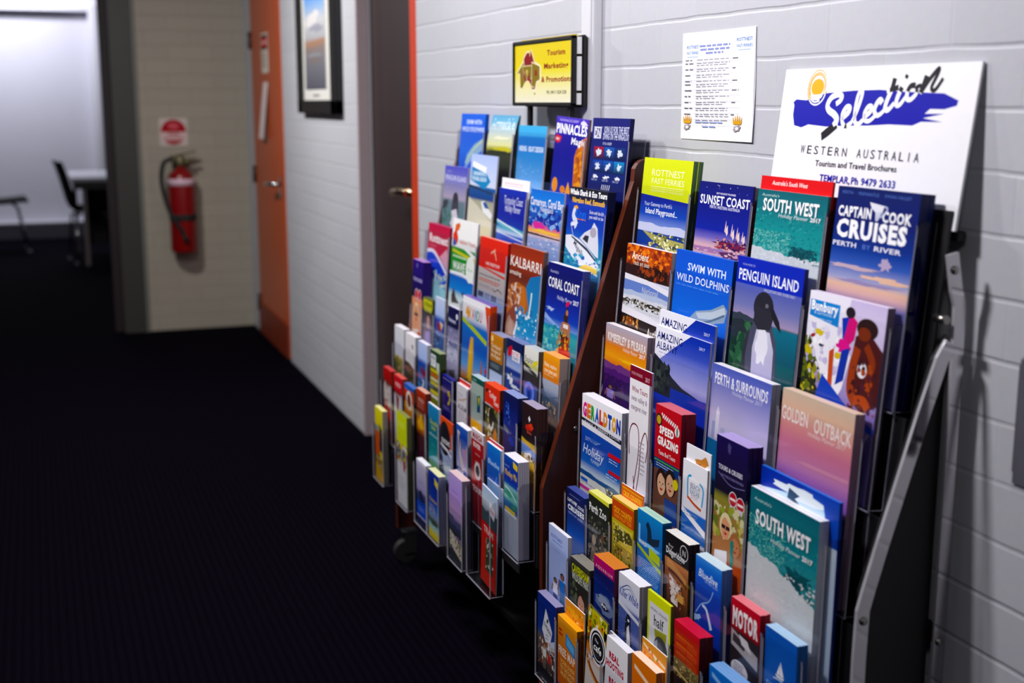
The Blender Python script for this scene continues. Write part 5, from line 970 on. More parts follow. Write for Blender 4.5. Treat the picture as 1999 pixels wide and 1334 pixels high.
def art_tmp(a):
    a.base([(0, 'd2bc10'), (.3, 'd4c020'), (.5, 'd8cc58'), (.75, 'ddd8a4'), (1, 'e0dcc8')])
    aus = [(.071, .454), (.164, .302), (.179, .232), (.224, .158), (.269, .149), (.284, .227), (.299, .117), (.336, .232), (.358, .317), (.453, .38), (.467, .422), (.461, .615), (.403, .64), (.375, .765), (.33, .771), (.3, .693), (.27, .635), (.233, .612), (.195, .646), (.149, .752), (.11, .744), (.118, .6), (.087, .483), (.048, .496)]
    cx = sum(p[0] for p in aus) / len(aus); cy = sum(p[1] for p in aus) / len(aus)
    a.p([(cx + (x - cx) * 1.07, cy + (y - cy) * 1.07) for x, y in aus], 'e8e0cc'); a.p(aus, '7c1418')
    for P in ([(.048, .493), (.171, .303), (.182, .375), (.136, .436), (.187, .653), (.141, .745), (.11, .737), (.099, .455)], [(.149, .38), (.317, .377), (.308, .594), (.285, .593), (.263, .465), (.24, .591), (.218, .59), (.195, .461), (.182, .531)], [(.322, .328), (.453, .393), (.461, .601), (.403, .633), (.392, .668), (.36, .737), (.318, .707)]):
        px = sum(p[0] for p in P) / len(P); py = sum(p[1] for p in P) / len(P)
        a.p([(px + (x - px) * 1.09, py + (y - py) * 1.09) for x, y in P], 'e0d4a8'); a.p(P, '7a6824')
    a.p([(.374, .451), (.411, .453), (.412, .55), (.374, .548)], '8a1c1c'); a.p([(.21, .44), (.25, .44), (.235, .56)], 'c8b060'); a.p([(.36, .83), (.385, .83), (.37, .87)], '5a1418')
    a.t('Tourism', .735, .185, .085, '8c1618', .30, .03); a.t('Marketing', .735, .395, .085, '8c1618', .40, .03); a.t('& Promotions', .74, .610, .085, '8c1618', .50, .03); a.t('Ph: 0411 024 528', .745, .82, .055, '4a4434', .32, .008)
def art_firesign(a):
    a.base([(0, 'c8bcb8'), (1, 'c4b8b4')]); a.c(.5, .5, .46, 'a02028'); a.p([(.04, .50), (.96, .50), (.93, .68), (.84, .80), (.16, .80), (.07, .68)], 'd0b8b8'); a.t('FIRE', .5, .57, .09, 'a83038', .4, .04); a.t('EXTINGUISHER', .5, .71, .075, 'a83038', .7, .03); a.blob(.5, .28, .2, .12, 'c86068', 3, .1)
def art_picture(a):
    a.base([(0, '5a88c8'), (.15, '88a0c0'), (.28, 'b0b0b4'), (.46, '98989c'), (.5, '94786a'), (.56, '7a6c68'), (.7, '66666c'), (1, '4c4c56')]); a.blob(.4, .26, .3, .08, 'c4c0c0', 4, .4); a.blob(.6, .36, .3, .04, '8a8a94', 5, .4); a.p([(0, .545), (.5, .50), (1, .48), (1, .52), (.3, .56)], '90705c'); a.blob(.5, .70, .3, .03, '6c6262', 6, .4); a.blob(.5, .64, .4, .02, '7a7a80', 8, .3)
def art_danger(a):
    a.base([(0, 'd8d0c4'), (1, 'd0c8bc')]); a.r(.05, .04, .95, .42, '2a2428'); a.e(.5, .23, .42, .13, 'c84040'); a.t('DANGER', .5, .23, .07, 'e8d8d0', .7, .03); a.ln(.1, .5, .9, .9, 5, '5a5450', .45)
def art_strip(a):
    a.base([(0, 'dcd0d0'), (1, 'd8c8c8')], 1); a.r(.2, .12, .8, .16, '5a5450'); a.ln(.25, .25, .75, .9, 9, 'c8a8a0', .4)
    for i in range(1, 10): a.r(0, .1 * i, 1, .1 * i + .001, 'd8cccc')

TOP = {'notice': art_notice, 'board': art_board, 'tmp': art_tmp, 'firesign': art_firesign, 'picture': art_picture, 'danger': art_danger, 'strip': art_strip}
COVERS = {n[2:]: f for n, f in list(globals().items()) if n.startswith('c_') and callable(f)}
keys = set()
for f in list(TOP.values()) + list(COVERS.values()):
    f(Art(1, 1, 1, 0, record=keys))
build_glyphs(sorted(keys))

def face_wall(o, x, y, z): o.location = (x, y, z); o.rotation_euler = (0, 0, -math.pi / 2); return o
def mesh_obj(name, me, parent=None):
    o = bpy.data.objects.new(name, me); COL.objects.link(o)
    if parent: o.parent = parent
    return o

# ------------------------------------------------------------------ brochure racks
ROWS={
 ('R',1):(1.1631,1.229,5.2),
 ('R',2):(1.1262,1.071,4.5),
 ('R',3):(1.0890,0.931,3.0),
 ('R',4):(1.0354,0.777,1.0),
 ('R',5):(1.0033,0.600,0.0),
 ('R',6):(0.9627,0.400,0.0),
 ('R',7):(0.9377,0.300,0.0),
 ('L',1):(1.1665,1.226,5.0),
 ('L',2):(1.1152,1.087,5.0),
 ('L',3):(1.0689,1.002,4.5),
 ('L',4):(1.0232,0.851,2.5),
 ('L',5):(0.9651,0.732,1.0),
 ('L',6):(0.9244,0.612,0.0),
 ('L',7):(0.8940,0.400,0.0),
}

DEPTH = {('R', 1): .030, ('R', 2): .021, ('R', 3): .021, ('R', 4): .033, ('R', 5): .024, ('R', 6): .037, ('R', 7): .022,
         ('L', 1): .035, ('L', 2): .033, ('L', 3): .033, ('L', 4): .033, ('L', 5): .040, ('L', 6): .034, ('L', 7): .024}
FLOORZ = {('R', 1): .945, ('R', 2): .80, ('R', 3): .64, ('R', 4, 'A4'): .487, ('R', 4, 'DL'): .565, ('R', 5): .412, ('R', 6): .305, ('R', 7): .18,
          ('L', 1): 1.035, ('L', 2): .882, ('L', 3): .745, ('L', 4, 'A4'): .60, ('L', 4, 'DL'): .628, ('L', 5): .515, ('L', 6): .405, ('L', 7): .283}
RY0 = {'R': 1.451, 'L': 2.406}; RP = {'R': .222, 'L': .230}; NC = {'R': 4, 'L': 5}
def floor_of(r, row, kind): return FLOORZ.get((r, row), None) or FLOORZ[(r, row, kind)]
def slots(r, row):
    """(lower, upper) column limits of the holders of one row, in A4 columns from the near end"""
    n = NC[r]
    if row <= 3: return [(i, i + 1, 'A4') for i in range(n)]
    if r == 'R' and row == 4: return [(0, 1, 'A4')] + [(1 + .5 * i, 1.5 + .5 * i, 'DL') for i in range(4)] + [(3, 4, 'A4')]
    if r == 'L' and row == 4: return [(.5 * i, .5 + .5 * i, 'DL') for i in range(4)] + [(2, 3, 'A4')] + [(3 + .5 * i, 3.5 + .5 * i, 'DL') for i in range(4)]
    if r == 'L' and row == 7: return []
    return [(.5 * i, .5 + .5 * i, 'DL') for i in range(2 * n)]

def at_row(r, row, y, z):
    D, zr, lean = ROWS[(r, row)]
    return Vector((D + math.tan(math.radians(lean)) * (z - zr), y, z)), (math.radians(-lean), 0, -math.pi / 2)

def pocket_mesh(w, h, d, hb):
    """clear holder: front plate with rounded shoulders, two cheeks, floor and back plate"""
    bm = bmesh.new(); t = .0022; x = w / 2 - .0012; r = .012
    sh = [(-x, -.002)] + [(-x, h - r)] + [(-x + r - r * math.cos(a), h - r + r * math.sin(a)) for a in (.5, 1.05, 1.571)] + [(x - r + r * math.sin(a), h - r + r * math.cos(a)) for a in (0, .52, 1.07, 1.571)] + [(x, -.002)]
    prism(bm, sh, 'y', -.0052, -.0052 + t, 0, 1)
    bm.normal_update()
    for f in bm.faces:
        if f.material_index == 1 and abs(f.normal.z) > .25 and f.calc_center_median().z > h * .5: f.material_index = 0
    for s in (-1, 1):
        a0, a1 = (s * x, s * (x - t))
        ck = [(-.003, 0), (d, 0), (d, h), (.006, h), (-.003, h - .012)]
        prism(bm, ck, 'x', min(a0, a1), max(a0, a1), 2, 1)
    bm.normal_update()
    for f in bm.faces:
        if f.material_index == 1 and abs(f.normal.z) > .25 and f.calc_center_median().z > h * .5: f.material_index = 0
    box(bm, -x + t, x - t, -.003, d, -.002, 0, 2)
    prism(bm, [(-x, -.0055), (x, -.0055), (x, -.0042), (-x, -.0042)], 'z', -.0022, -.0006, 1, 1)
    box(bm, -x, x, d, d + .0014, 0, hb, 0)
    return bm
PM = {}
def pocket(r, row, lo, hi, kind, parent, yc=None, w=None, h=None, hb=None, d=None, z=None):
    p = RP[r]
    z = floor_of(r, row, kind) if z is None else z
    yc = RY0[r] + p * (lo + hi) / 2 if yc is None else yc
    w = p * (hi - lo) if w is None else w
    h = h or ({'A4': .276, 'DL': .176}[kind]); hb = hb or (h + .012); d = d or DEPTH[(r, row)]
    k = (round(w, 4), round(h, 4), round(d, 4), round(hb, 4))
    loc, rot = at_row(r, row, yc, z)
    if k not in PM:
        o = link_mesh('clear_holder', pocket_mesh(w, h, d, hb), ['acrylic', 'acrylic_edge', 'acrylic_cheek'], parent); PM[k] = o.data
    else:
        o = bpy.data.objects.new('clear_holder', PM[k]); COL.objects.link(o); o.parent = parent
    o.location = loc - parent.location; o.rotation_euler = rot
    return o

def stepped_board(r, y0, y1, ztop, zlow, nrows):
    """backing board that steps out behind every row of holders"""
    pts = []
    z = ztop
    for row in range(1, nrows + 1):
        D, zr, lean = ROWS[(r, row)]; t = math.tan(math.radians(lean)); d = DEPTH[(r, row)] + .0045
        zb = (FLOORZ.get((r, row)) or FLOORZ[(r, row, 'A4')]) - .006
        if row == nrows: zb = zlow
        pts += [(D + t * (z - zr) + d, z), (D + t * (zb - zr) + d, zb)]
        z = zb
    back = [(x + .004, z + (.004 if i % 2 else .0)) for i, (x, z) in enumerate(pts)]
    bm = bmesh.new()
    A = [[bm.verts.new((x, y, z)) for x, z in pts] for y in (y0, y1)]
    B = [[bm.verts.new((x + .004, y, z)) for x, z in pts] for y in (y0, y1)]
    n = len(pts)
    for i in range(n - 1):
        bm.faces.new([A[0][i], A[1][i], A[1][i + 1], A[0][i + 1]]); bm.faces.new([B[0][i], B[0][i + 1], B[1][i + 1], B[1][i]])
        for k in (0, 1): bm.faces.new([A[k][i], A[k][i + 1], B[k][i + 1], B[k][i]])
    for i in (0, n - 1): bm.faces.new([A[0][i], B[0][i], B[1][i], A[1][i]])
    return bm

# --- far rack: dark laminate sides on castors
LR = empty('brochure_rack', (1.08, 2.98, 0))
tag(LR, 'brown wooden-sided castor rack of clear brochure holders below the yellow sign', 'brochure rack', 'brochure racks along the brick wall')
def rel(o, P): o.location = Vector(o.location) - P.location; return o
side = [(.968, .10), (.968, .575), (1.170, 1.222)] + [(1.199 - .030 * math.cos(a) * .95, 1.238 + .030 * math.sin(a)) for a in (.35, .8, 1.2, 1.571)] + [(1.215, 1.268), (1.222, 1.262), (1.222, .10)]
for y in (2.383, 3.562):
    bm = bmesh.new(); prism(bm, side, 'y', y, y + .018, 0, 1); o = link_mesh('side_panel', bm, ['wood', 'wood_edge'], LR); rel(o, LR)
    for sx, sz in ((1.043, .70), (1.043, .28), (1.19, .30)):
        yy = y - .003 if y < 3 else y + .0182
        b2 = bmesh.new(); lathe(b2, [(.0045, 0), (.0065, .0008), (.005, .0026), (.001, .003)], (0, 0, 0), 14); s = link_mesh('screw', b2, 'screw', o, (sx, y if y < 3 else y + .018, sz), (math.pi / 2 if y < 3 else -math.pi / 2, 0, 0))
bm = bmesh.new(); box(bm, .9200, .9232, 2.402, 3.561, .383, .402); rel(link_mesh('lower_rail', bm, 'board', LR), LR)
bm = bmesh.new(); box(bm, 1.198, 1.206, 2.402, 3.561, .118, .42); rel(link_mesh('rear_panel', bm, 'board', LR), LR)
bm = stepped_board('L', 2.402, 3.561, 1.272, .388, 6); rel(link_mesh('back_board', bm, 'board', LR), LR)
bm = bmesh.new(); box(bm, 1.04, 1.22, 2.402, 3.561, .10, .118, bev=.001); rel(link_mesh('bottom_shelf', bm, 'board', LR), LR)
bm = bmesh.new(); box(bm, 1.206, 1.221, 2.402, 3.561, 1.18, 1.262, bev=.001); rel(link_mesh('top_rail', bm, 'wood', LR), LR)
for x in (.985, 1.19):
    for y in (2.41, 3.545):
        bm = bmesh.new(); tube(bm, [(x, y - .014, .034), (x, y + .014, .034)], .034, 22); box(bm, x - .006, x + .03, y - .020, y - .016, .03, .098); box(bm, x - .006, x + .03, y + .016, y + .020, .03, .098); box(bm, x - .01, x + .035, y - .022, y + .022, .094, .10)
        rel(link_mesh('castor', bm, 'black_soft', LR), LR)
for row in range(1, 7):
    for lo, hi, k in slots('L', row): pocket('L', row, lo, hi, k, LR)
for yc in (3.4835, 3.2335, 3.05, 2.94, 2.7595): pocket('L', 7, 0, .5, 'DL', LR, yc=yc, w=.115 if yc != 2.94 else .103, h=.172)
pocket('L', 7, 0, .5, 'DL', LR, yc=2.585, w=.168, h=.222, hb=.226, d=.026, z=.292)

# --- near rack: flat steel end frames, black board
RR_ = empty('brochure_rack', (1.10, 1.90, 0))
tag(RR_, 'steel-framed rack of clear brochure holders in front of the white board', 'brochure rack', 'brochure racks along the brick wall')
def bar_path(bm, pts, w, y0, y1):
    """flat bar bent in the x-z plane"""
    P = [Vector((x, 0, z)) for x, z in pts]; L = []; R = []
    for i, p in enumerate(P):
        d0 = (P[i] - P[i - 1]).normalized() if i else (P[1] - P[0]).normalized()
        d1 = (P[i + 1] - P[i]).normalized() if i < len(P) - 1 else d0
        t = (d0 + d1).normalized(); n = Vector((-t.z, 0, t.x)); k = w / 2 / max(.5, n.dot(Vector((-d0.z, 0, d0.x))))
        L.append((p.x + n.x * k, p.z + n.z * k)); R.append((p.x - n.x * k, p.z - n.z * k))
    prism(bm, L + R[::-1], 'y', y0, y1, 0, 1)
for y in (1.404, 2.352):
    bm = bmesh.new(); bar_path(bm, [(1.186, 1.178), (1.197, 1.125), (1.204, 1.105), (1.205, 1.075), (1.206, 1.02), (1.206, .012)], .019, y + .004, y + .010)
    f = rel(link_mesh('rear_upright', bm, ['steel', 'edge_steel'], RR_), RR_)
    bm = bmesh.new(); bar_path(bm, [(1.190, 1.052), (1.176, 1.028), (1.150, .950), (1.090, .755), (1.074, .700), (1.066, .670), (1.064, .60), (1.064, .012)], .021, y, y + .006)
    g = rel(link_mesh('front_bar', bm, ['steel', 'edge_steel'], RR_), RR_)
    for (sx, sz, par, yy) in ((1.190, 1.155, f, y + .004), (1.066, .655, g, y), (1.206, .60, f, y + .004)):
        b2 = bmesh.new(); lathe(b2, [(.0060, 0), (.0066, .001), (.0050, .0036), (.001, .0045)], (0, 0, 0), 16); link_mesh('bolt', b2, 'screw', par, (sx, yy, sz), (math.pi / 2, 0, 0))
    bm = bmesh.new(); box(bm, 1.04, 1.222, y - .004, y + .014, 0, .012, bev=.003); rel(link_mesh('foot', bm, 'black', RR_), RR_)
bm = bmesh.new(); prism(bm, [(1.070, .06), (1.072, .69), (1.175, 1.025), (1.198, 1.06), (1.197, .06)], 'y', 1.424, 1.430); rel(link_mesh('side_board', bm, 'board', RR_), RR_)
bm = stepped_board('R', 1.432, 2.345, 1.235, .10, 7); rel(link_mesh('back_board', bm, 'board', RR_), RR_)
bm = bmesh.new(); box(bm, 1.209, 1.226, 1.430, 2.352, 1.192, 1.206, bev=.002); rel(link_mesh('top_rail', bm, 'board', RR_), RR_)
for z in (.10, .60):
    bm = bmesh.new(); box(bm, 1.196, 1.2, 1.412, 2.352, z, z + .03); rel(link_mesh('cross_bar', bm, 'board', RR_), RR_)
bm = bmesh.new(); tube(bm, [(1.18, 1.43, 1.085), (1.18, 1.405, 1.085)], .006, 12); rel(link_mesh('pivot_pin', bm, 'screw', RR_), RR_)
for row in range(1, 8):
    for lo, hi, k in slots('R', row):
        if row == 7 and hi <= 1.0 or row == 6 and hi <= .5: continue     # beyond the bottom edge of the view
        pocket('R', row, lo, hi, k, RR_)

# ------------------------------------------------------------------ brochures and leaflets
# key, format, rack, row, y of the middle, z of the top edge, width, copies, thickness, label, short
SHEETS = [
    ('ferries', 'A4', 'R', 1, 2.205, 1.276, 0.206, 4, 0.005, 'lime-green topped brochure over an island photo, top row beside the wood panel', 'lime-green topped island brochure'),
    ('sunset', 'A4', 'R', 1, 1.994, 1.242, 0.19, 1, 0.004, 'deep blue brochure with a tall ship at dusk in the near rack, top row', 'deep blue tall ship brochure'),
    ('southwest', 'A4', 'R', 1, 1.762, 1.24, 0.206, 1, 0.005, 'teal sea brochure standing in front of the red sheet in the top row', 'upper teal sea brochure'),
    ('captain', 'A4', 'R', 1, 1.556, 1.259, 0.197, 3, 0.008, 'navy brochure with bold white capitals over a dusk sky, nearest in the top row', 'navy dusk sky brochure'),
    ('ancient', 'A4', 'R', 2, 2.223, 1.102, 0.195, 2, 0.007, 'brochure of orange rock art above a snowy landscape, with torn white bands', 'orange rock art brochure'),
    ('dolphins', 'A4', 'R', 2, 2.001, 1.113, 0.21, 2, 0.005, 'bright blue brochure with a grey dolphin in the near rack, second row', 'bright blue dolphin brochure of the near rack'),
    ('penguin', 'A4', 'R', 2, 1.785, 1.125, 0.203, 2, 0.004, 'large blue and grey brochure with a penguin facing right, in the near rack', 'large penguin brochure'),
    ('bunbury', 'A4', 'R', 2, 1.565, 1.096, 0.193, 2, 0.007, 'lilac brochure with white cockatoo shapes, a pink bird and a bronzed figure', 'lilac and pink beach brochure'),
    ('kimberley', 'A4', 'R', 3, 2.251, 0.936, 0.19, 2, 0.008, 'orange and purple sunset ranges brochure in the near rack, beside the wood panel', 'orange and purple ranges brochure'),
    ('albany', 'A4', 'R', 3, 2.025, 0.968, 0.208, 1, 0.004, 'pale blue brochure with a dark headland, standing in front of its twin', 'front headland brochure'),
    ('perthsur', 'A4', 'R', 3, 1.801, 0.937, 0.19, 2, 0.008, 'mauve brochure with a pale city tower below a white title, in the near rack', 'mauve city tower brochure'),
    ('outback', 'A4', 'R', 3, 1.578, 0.94, 0.19, 2, 0.008, 'pink and violet sunset brochure with a black treeline at its foot', 'pink sunset brochure'),
    ('geraldton', 'A4', 'R', 4, 2.237, 0.79, 0.19, 3, 0.008, 'white and blue brochure with a rainbow-lettered title in the near rack', 'rainbow-lettered brochure'),
    ('winetours', 'DL', 'R', 4, 2.071, 0.894, 0.091, 1, 0.004, 'tall narrow white leaflet with a maroon top and a looping wine-red ribbon', 'tall white and maroon leaflet'),
    ('speed', 'DL', 'R', 4, 1.967, 0.843, 0.098, 6, 0.0045, 'red leaflet with a chequered top and a smiling couple at a meal', 'red chequered food leaflet'),
    ('beach', 'DL', 'R', 4, 1.849, 0.769, 0.086, 1, 0.003, 'white leaflet with a blue and orange square frame over a beach strip', 'white square-frame beach leaflet'),
    ('toursdark', 'DL', 'R', 4, 1.744, 0.841, 0.1, 6, 0.0045, 'dark purple leaflet with two red rosettes and a woman in sunglasses, in the near rack', 'dark purple rosette leaflet of the near rack'),
    ('southwestlow', 'A4', 'R', 4, 1.571, 0.784, 0.19, 2, 0.008, 'teal sea brochure with white surf, low at the near end beside the steel bar', 'lower teal sea brochure'),
    ('ccook', 'DL', 'R', 5, 2.308, 0.59, 0.091, 5, 0.0036, 'narrow navy leaflet with bold white capitals next to the wood panel of the far rack', 'narrow navy capitals leaflet'),
    ('zoo', 'DL', 'R', 5, 2.189, 0.615, 0.096, 3, 0.006, 'black leaflet with white title and a group of animals below', 'black animal leaflet'),
    ('colonial', 'DL', 'R', 5, 2.078, 0.637, 0.095, 4, 0.0045, 'rust and mustard leaflet showing an old sepia crocodile scene', 'rust and mustard leaflet'),
    ('whalewatch', 'DL', 'R', 5, 1.955, 0.647, 0.099, 2, 0.009, 'blue leaflet with a breaching dark whale tail and a lime band', 'blue whale tail leaflet'),
    ('didge', 'DL', 'R', 5, 1.853, 0.64, 0.086, 5, 0.004, 'black-topped leaflet with a round emblem above a carved wooden instrument', 'black-topped carved wood leaflet'),
    ('bluedive', 'DL', 'R', 5, 1.742, 0.634, 0.086, 5, 0.004, 'blue dive leaflet with a white swirl of bubbles, in the near rack', 'blue swirl leaflet of the near rack'),
    ('motor', 'DL', 'R', 5, 1.617, 0.604, 0.086, 3, 0.006, 'red and black leaflet with a car photo and white speech bubble', 'red and black car leaflet'),
    ('exper', 'DL', 'R', 5, 1.521, 0.597, 0.086, 3, 0.006, 'plain blue leaflet with a white sailing boat emblem at the near end', 'blue sailing emblem leaflet'),
    ('rottwhite', 'DL', 'R', 6, 2.291, 0.515, 0.102, 2, 0.004, 'pale sky-blue leaflet with two people standing, left end of the near rack', 'pale sky-blue leaflet'),
    ('caversham', 'DL', 'R', 6, 2.172, 0.483, 0.093, 5, 0.005, 'dark leaflet with yellow capitals above a smiling girl with an animal, in the near rack', 'dark yellow-lettered leaflet of the near rack'),
    ('aquarium', 'DL', 'R', 6, 2.059, 0.526, 0.091, 5, 0.006, 'magenta and dark blue leaflet with a grey shark face', 'magenta shark leaflet'),
    ('killer', 'DL', 'R', 6, 1.95, 0.531, 0.086, 4, 0.006, 'pale grey leaflet with a leaping black and white whale', 'pale grey whale leaflet'),
    ('half', 'DL', 'R', 6, 1.795, 0.541, 0.086, 1, 0.005, 'lime-bordered white leaflet with a dark grey animal in the middle', 'lime-bordered leaflet'),
    ('redgrid', 'DL', 'R', 6, 1.731, 0.525, 0.086, 4, 0.006, 'red leaflet with a grid of orange panels over a landscape strip', 'red grid leaflet'),
    ('bluestack', 'DL', 'R', 6, 1.605, 0.497, 0.087, 4, 0.006, 'blue leaflet with slanting pale stripe, low at the bottom edge of the view', 'low blue leaflet'),
    ('swan', 'DL', 'R', 7, 2.287, 0.367, 0.099, 6, 0.003, 'navy leaflet with a tilted white diamond above people, bottom row far left', 'navy diamond leaflet'),
    ('freemap', 'DL', 'R', 7, 2.176, 0.359, 0.097, 4, 0.0035, 'orange leaflet with a small blue map square, bottom row of the near rack', 'orange map leaflet'),
    ('cafe', 'DL', 'R', 7, 2.016, 0.433, 0.086, 1, 0.004, 'foliage leaflet with a large round black and white emblem', 'round emblem leaflet'),
    ('shoot', 'DL', 'R', 7, 1.946, 0.412, 0.102, 3, 0.005, 'white leaflet with dark red block capitals, bottom row of the near rack', 'white red-capitals leaflet'),
    ('orangew', 'DL', 'R', 7, 1.799, 0.423, 0.093, 4, 0.004, 'orange leaflet with a pale slanting stripe at the bottom edge of the view', 'orange striped leaflet'),
    ('dolphl', 'A4', 'L', 1, 3.418, 1.354, 0.21, 2, 0.005, 'bright blue dolphin brochure, far left of the far rack top row', 'bright blue dolphin brochure of the far rack'),
    ('armadale', 'A4', 'L', 1, 3.194, 1.353, 0.203, 1, 0.004, 'brochure fading from blue sky to yellow grass with a thin pale title', 'blue to yellow brochure'),
    ('boatrev', 'A4', 'L', 1, 2.971, 1.328, 0.19, 1, 0.004, 'plain light blue water brochure below the left post of the yellow sign', 'light blue water brochure'),
    ('pinnacles', 'A4', 'L', 1, 2.727, 1.347, 0.19, 1, 0.006, 'violet brochure with an orange rock pillar and big white slanting title', 'violet and orange rock brochure'),
    ('diving', 'A4', 'L', 1, 2.513, 1.352, 0.19, 2, 0.005, 'navy brochure with a grid of six small diver photos, top row near end', 'navy diver-grid brochure'),
    ('pengl', 'A4', 'L', 2, 3.415, 1.206, 0.21, 1, 0.005, 'small-looking mauve penguin brochure at the far left of the far rack', 'mauve penguin brochure of the far rack'),
    ('arrow', 'A4', 'L', 2, 3.179, 1.247, 0.21, 1, 0.004, 'beach brochure with a blue arrow-shaped title panel and a moored boat', 'blue arrow brochure'),
    ('turq', 'A4', 'L', 2, 2.973, 1.17, 0.195, 1, 0.004, 'royal blue brochure with thin white handwriting over reef water', 'royal blue handwriting brochure'),
    ('carnarvon', 'A4', 'L', 2, 2.738, 1.181, 0.207, 1, 0.004, 'brochure of a purple and pink sunset over calm water', 'pink sunset water brochure'),
    ('whaleshark', 'A4', 'L', 2, 2.513, 1.2, 0.204, 3, 0.006, 'blue brochure with a white motor boat and black top band', 'motor boat brochure'),
    ('rottred', 'A4', 'L', 3, 3.434, 1.04, 0.205, 3, 0.006, 'crimson brochure with white title above a curved blue bay', 'crimson bay brochure'),
    ('airo', 'A4', 'L', 3, 3.189, 1.072, 0.21, 1, 0.005, 'white and green brochure with a wave emblem and round white spot', 'white and green brochure'),
    ('landred', 'A4', 'L', 3, 2.966, 1.045, 0.205, 3, 0.005, 'red and grey brochure with a thin kangaroo line emblem', 'red and grey brochure'),
    ('kalbarri', 'A4', 'L', 3, 2.73, 1.049, 0.21, 2, 0.006, 'rust brochure with cliffs above foaming blue sea', 'rust cliff brochure'),
    ('coral', 'A4', 'L', 3, 2.513, 1.033, 0.19, 3, 0.006, 'dark blue brochure of a woman walking out of turquoise sea', 'woman in the sea brochure'),
    ('purple', 'DL', 'L', 4, 3.505, 0.932, 0.102, 4, 0.006, 'dark purple leaflet with two red rosettes, left end of the far rack', 'dark purple rosette leaflet of the far rack'),
    ('caverl', 'DL', 'L', 4, 3.408, 0.835, 0.086, 3, 0.005, 'small yellow-topped leaflet with a pinkish girl, far rack', 'yellow-topped leaflet of the far rack'),
    ('palesea', 'DL', 'L', 4, 3.289, 0.853, 0.086, 1, 0.004, 'pale blue leaflet above a deep blue sea scene, fourth row of the far rack', 'pale over deep blue leaflet'),
    ('navyl', 'DL', 'L', 4, 3.162, 0.845, 0.098, 2, 0.005, 'dark navy leaflet with hazy lilac pictures, fourth row of the far rack', 'navy and lilac leaflet'),
    ('kandu', 'A4', 'L', 4, 2.977, 0.891, 0.21, 3, 0.006, 'white brochure with many-coloured letters and a golden rock pillar', 'golden pillar brochure'),
    ('orangeb', 'DL', 'L', 4, 2.819, 0.83, 0.089, 5, 0.005, 'ochre leaflet with white lines of text, beside the golden pillar brochure', 'ochre leaflet'),
    ('bluered', 'DL', 'L', 4, 2.709, 0.836, 0.102, 5, 0.005, 'dark navy leaflet with a red and white badge, fourth row', 'red badge leaflet'),
    ('experl', 'DL', 'L', 4, 2.598, 0.838, 0.086, 4, 0.006, 'grey leaflet with a blue arched shape on black', 'blue arch leaflet'),
    ('orangew2', 'DL', 'L', 4, 2.479, 0.845, 0.092, 4, 0.006, 'orange-topped leaflet over a mountain view, near end of the fourth row', 'orange mountain leaflet'),
    ('white1', 'DL', 'L', 5, 3.485, 0.739, 0.102, 3, 0.006, 'white leaflet with greenery at the foot, left end of the fifth row', 'leftmost white leaflet'),
    ('white2', 'DL', 'L', 5, 3.36, 0.736, 0.102, 3, 0.006, 'white leaflet with dark lower part, second in the fifth row', 'white and dark leaflet'),
    ('paleblue', 'DL', 'L', 5, 3.228, 0.735, 0.086, 2, 0.006, 'pale blue leaflet with a dark red boat shape, fifth row', 'pale blue boat leaflet'),
    ('greencol', 'DL', 'L', 5, 3.141, 0.732, 0.086, 3, 0.006, 'dark green leaflet with coloured stripes and a white box', 'striped green leaflet'),
    ('navyfig', 'DL', 'L', 5, 3.017, 0.684, 0.093, 2, 0.005, 'indigo leaflet with a yellow standing shape', 'indigo leaflet'),
    ('museum', 'DL', 'L', 5, 2.911, 0.687, 0.086, 1, 0.005, 'white text-covered leaflet with a thin arch line, fifth row', 'white text leaflet'),
    ('greygreen', 'DL', 'L', 5, 2.785, 0.731, 0.088, 3, 0.006, 'grey-green leaflet with a dark green top and golden foot', 'grey-green leaflet'),
    ('turkey', 'DL', 'L', 5, 2.665, 0.733, 0.102, 4, 0.006, 'red-topped leaflet with a dark bird and grasses', 'red-topped bird leaflet'),
    ('darkblue', 'DL', 'L', 5, 2.559, 0.74, 0.091, 4, 0.006, 'midnight blue leaflet with pale blue speckles', 'midnight blue leaflet'),
    ('darkbrown', 'DL', 'L', 5, 2.448, 0.742, 0.088, 4, 0.006, 'dark brown leaflet with a red emblem and a yellow photo strip', 'dark brown leaflet'),
    ('red1', 'DL', 'L', 6, 3.484, 0.619, 0.086, 3, 0.005, 'red and white leaflet at the far left of the sixth row', 'leftmost red leaflet'),
    ('red2', 'DL', 'L', 6, 3.355, 0.62, 0.086, 3, 0.005, 'red-topped white leaflet, second in the sixth row', 'second red leaflet'),
    ('domes', 'DL', 'L', 6, 3.257, 0.616, 0.092, 3, 0.005, 'leaflet with a blue blob, red curve and white ring, sixth row', 'blue blob leaflet'),
    ('brown', 'DL', 'L', 6, 3.1, 0.628, 0.086, 3, 0.005, 'brick-red leaflet with an orange flame shape', 'flame leaflet'),
    ('teal', 'DL', 'L', 6, 3.022, 0.612, 0.093, 1, 0.006, 'teal leaflet with yellow-green lettering', 'teal leaflet'),
    ('sunsetl', 'DL', 'L', 6, 2.915, 0.6, 0.102, 1, 0.004, 'orange leaflet with a black oval and pale blue lower half', 'black oval leaflet'),
    ('bluewhite', 'DL', 'L', 6, 2.784, 0.613, 0.086, 3, 0.005, 'blue and white leaflet with a slender curved figure, sixth row', 'blue and white curve leaflet'),
    ('redhead', 'DL', 'L', 6, 2.641, 0.63, 0.086, 1, 0.005, 'dark red leaflet with a white heading and a round picture', 'dark red leaflet'),
    ('bluefish', 'DL', 'L', 6, 2.553, 0.624, 0.092, 1, 0.004, 'blue dive leaflet with white swirl, in the far rack', 'blue swirl leaflet of the far rack'),
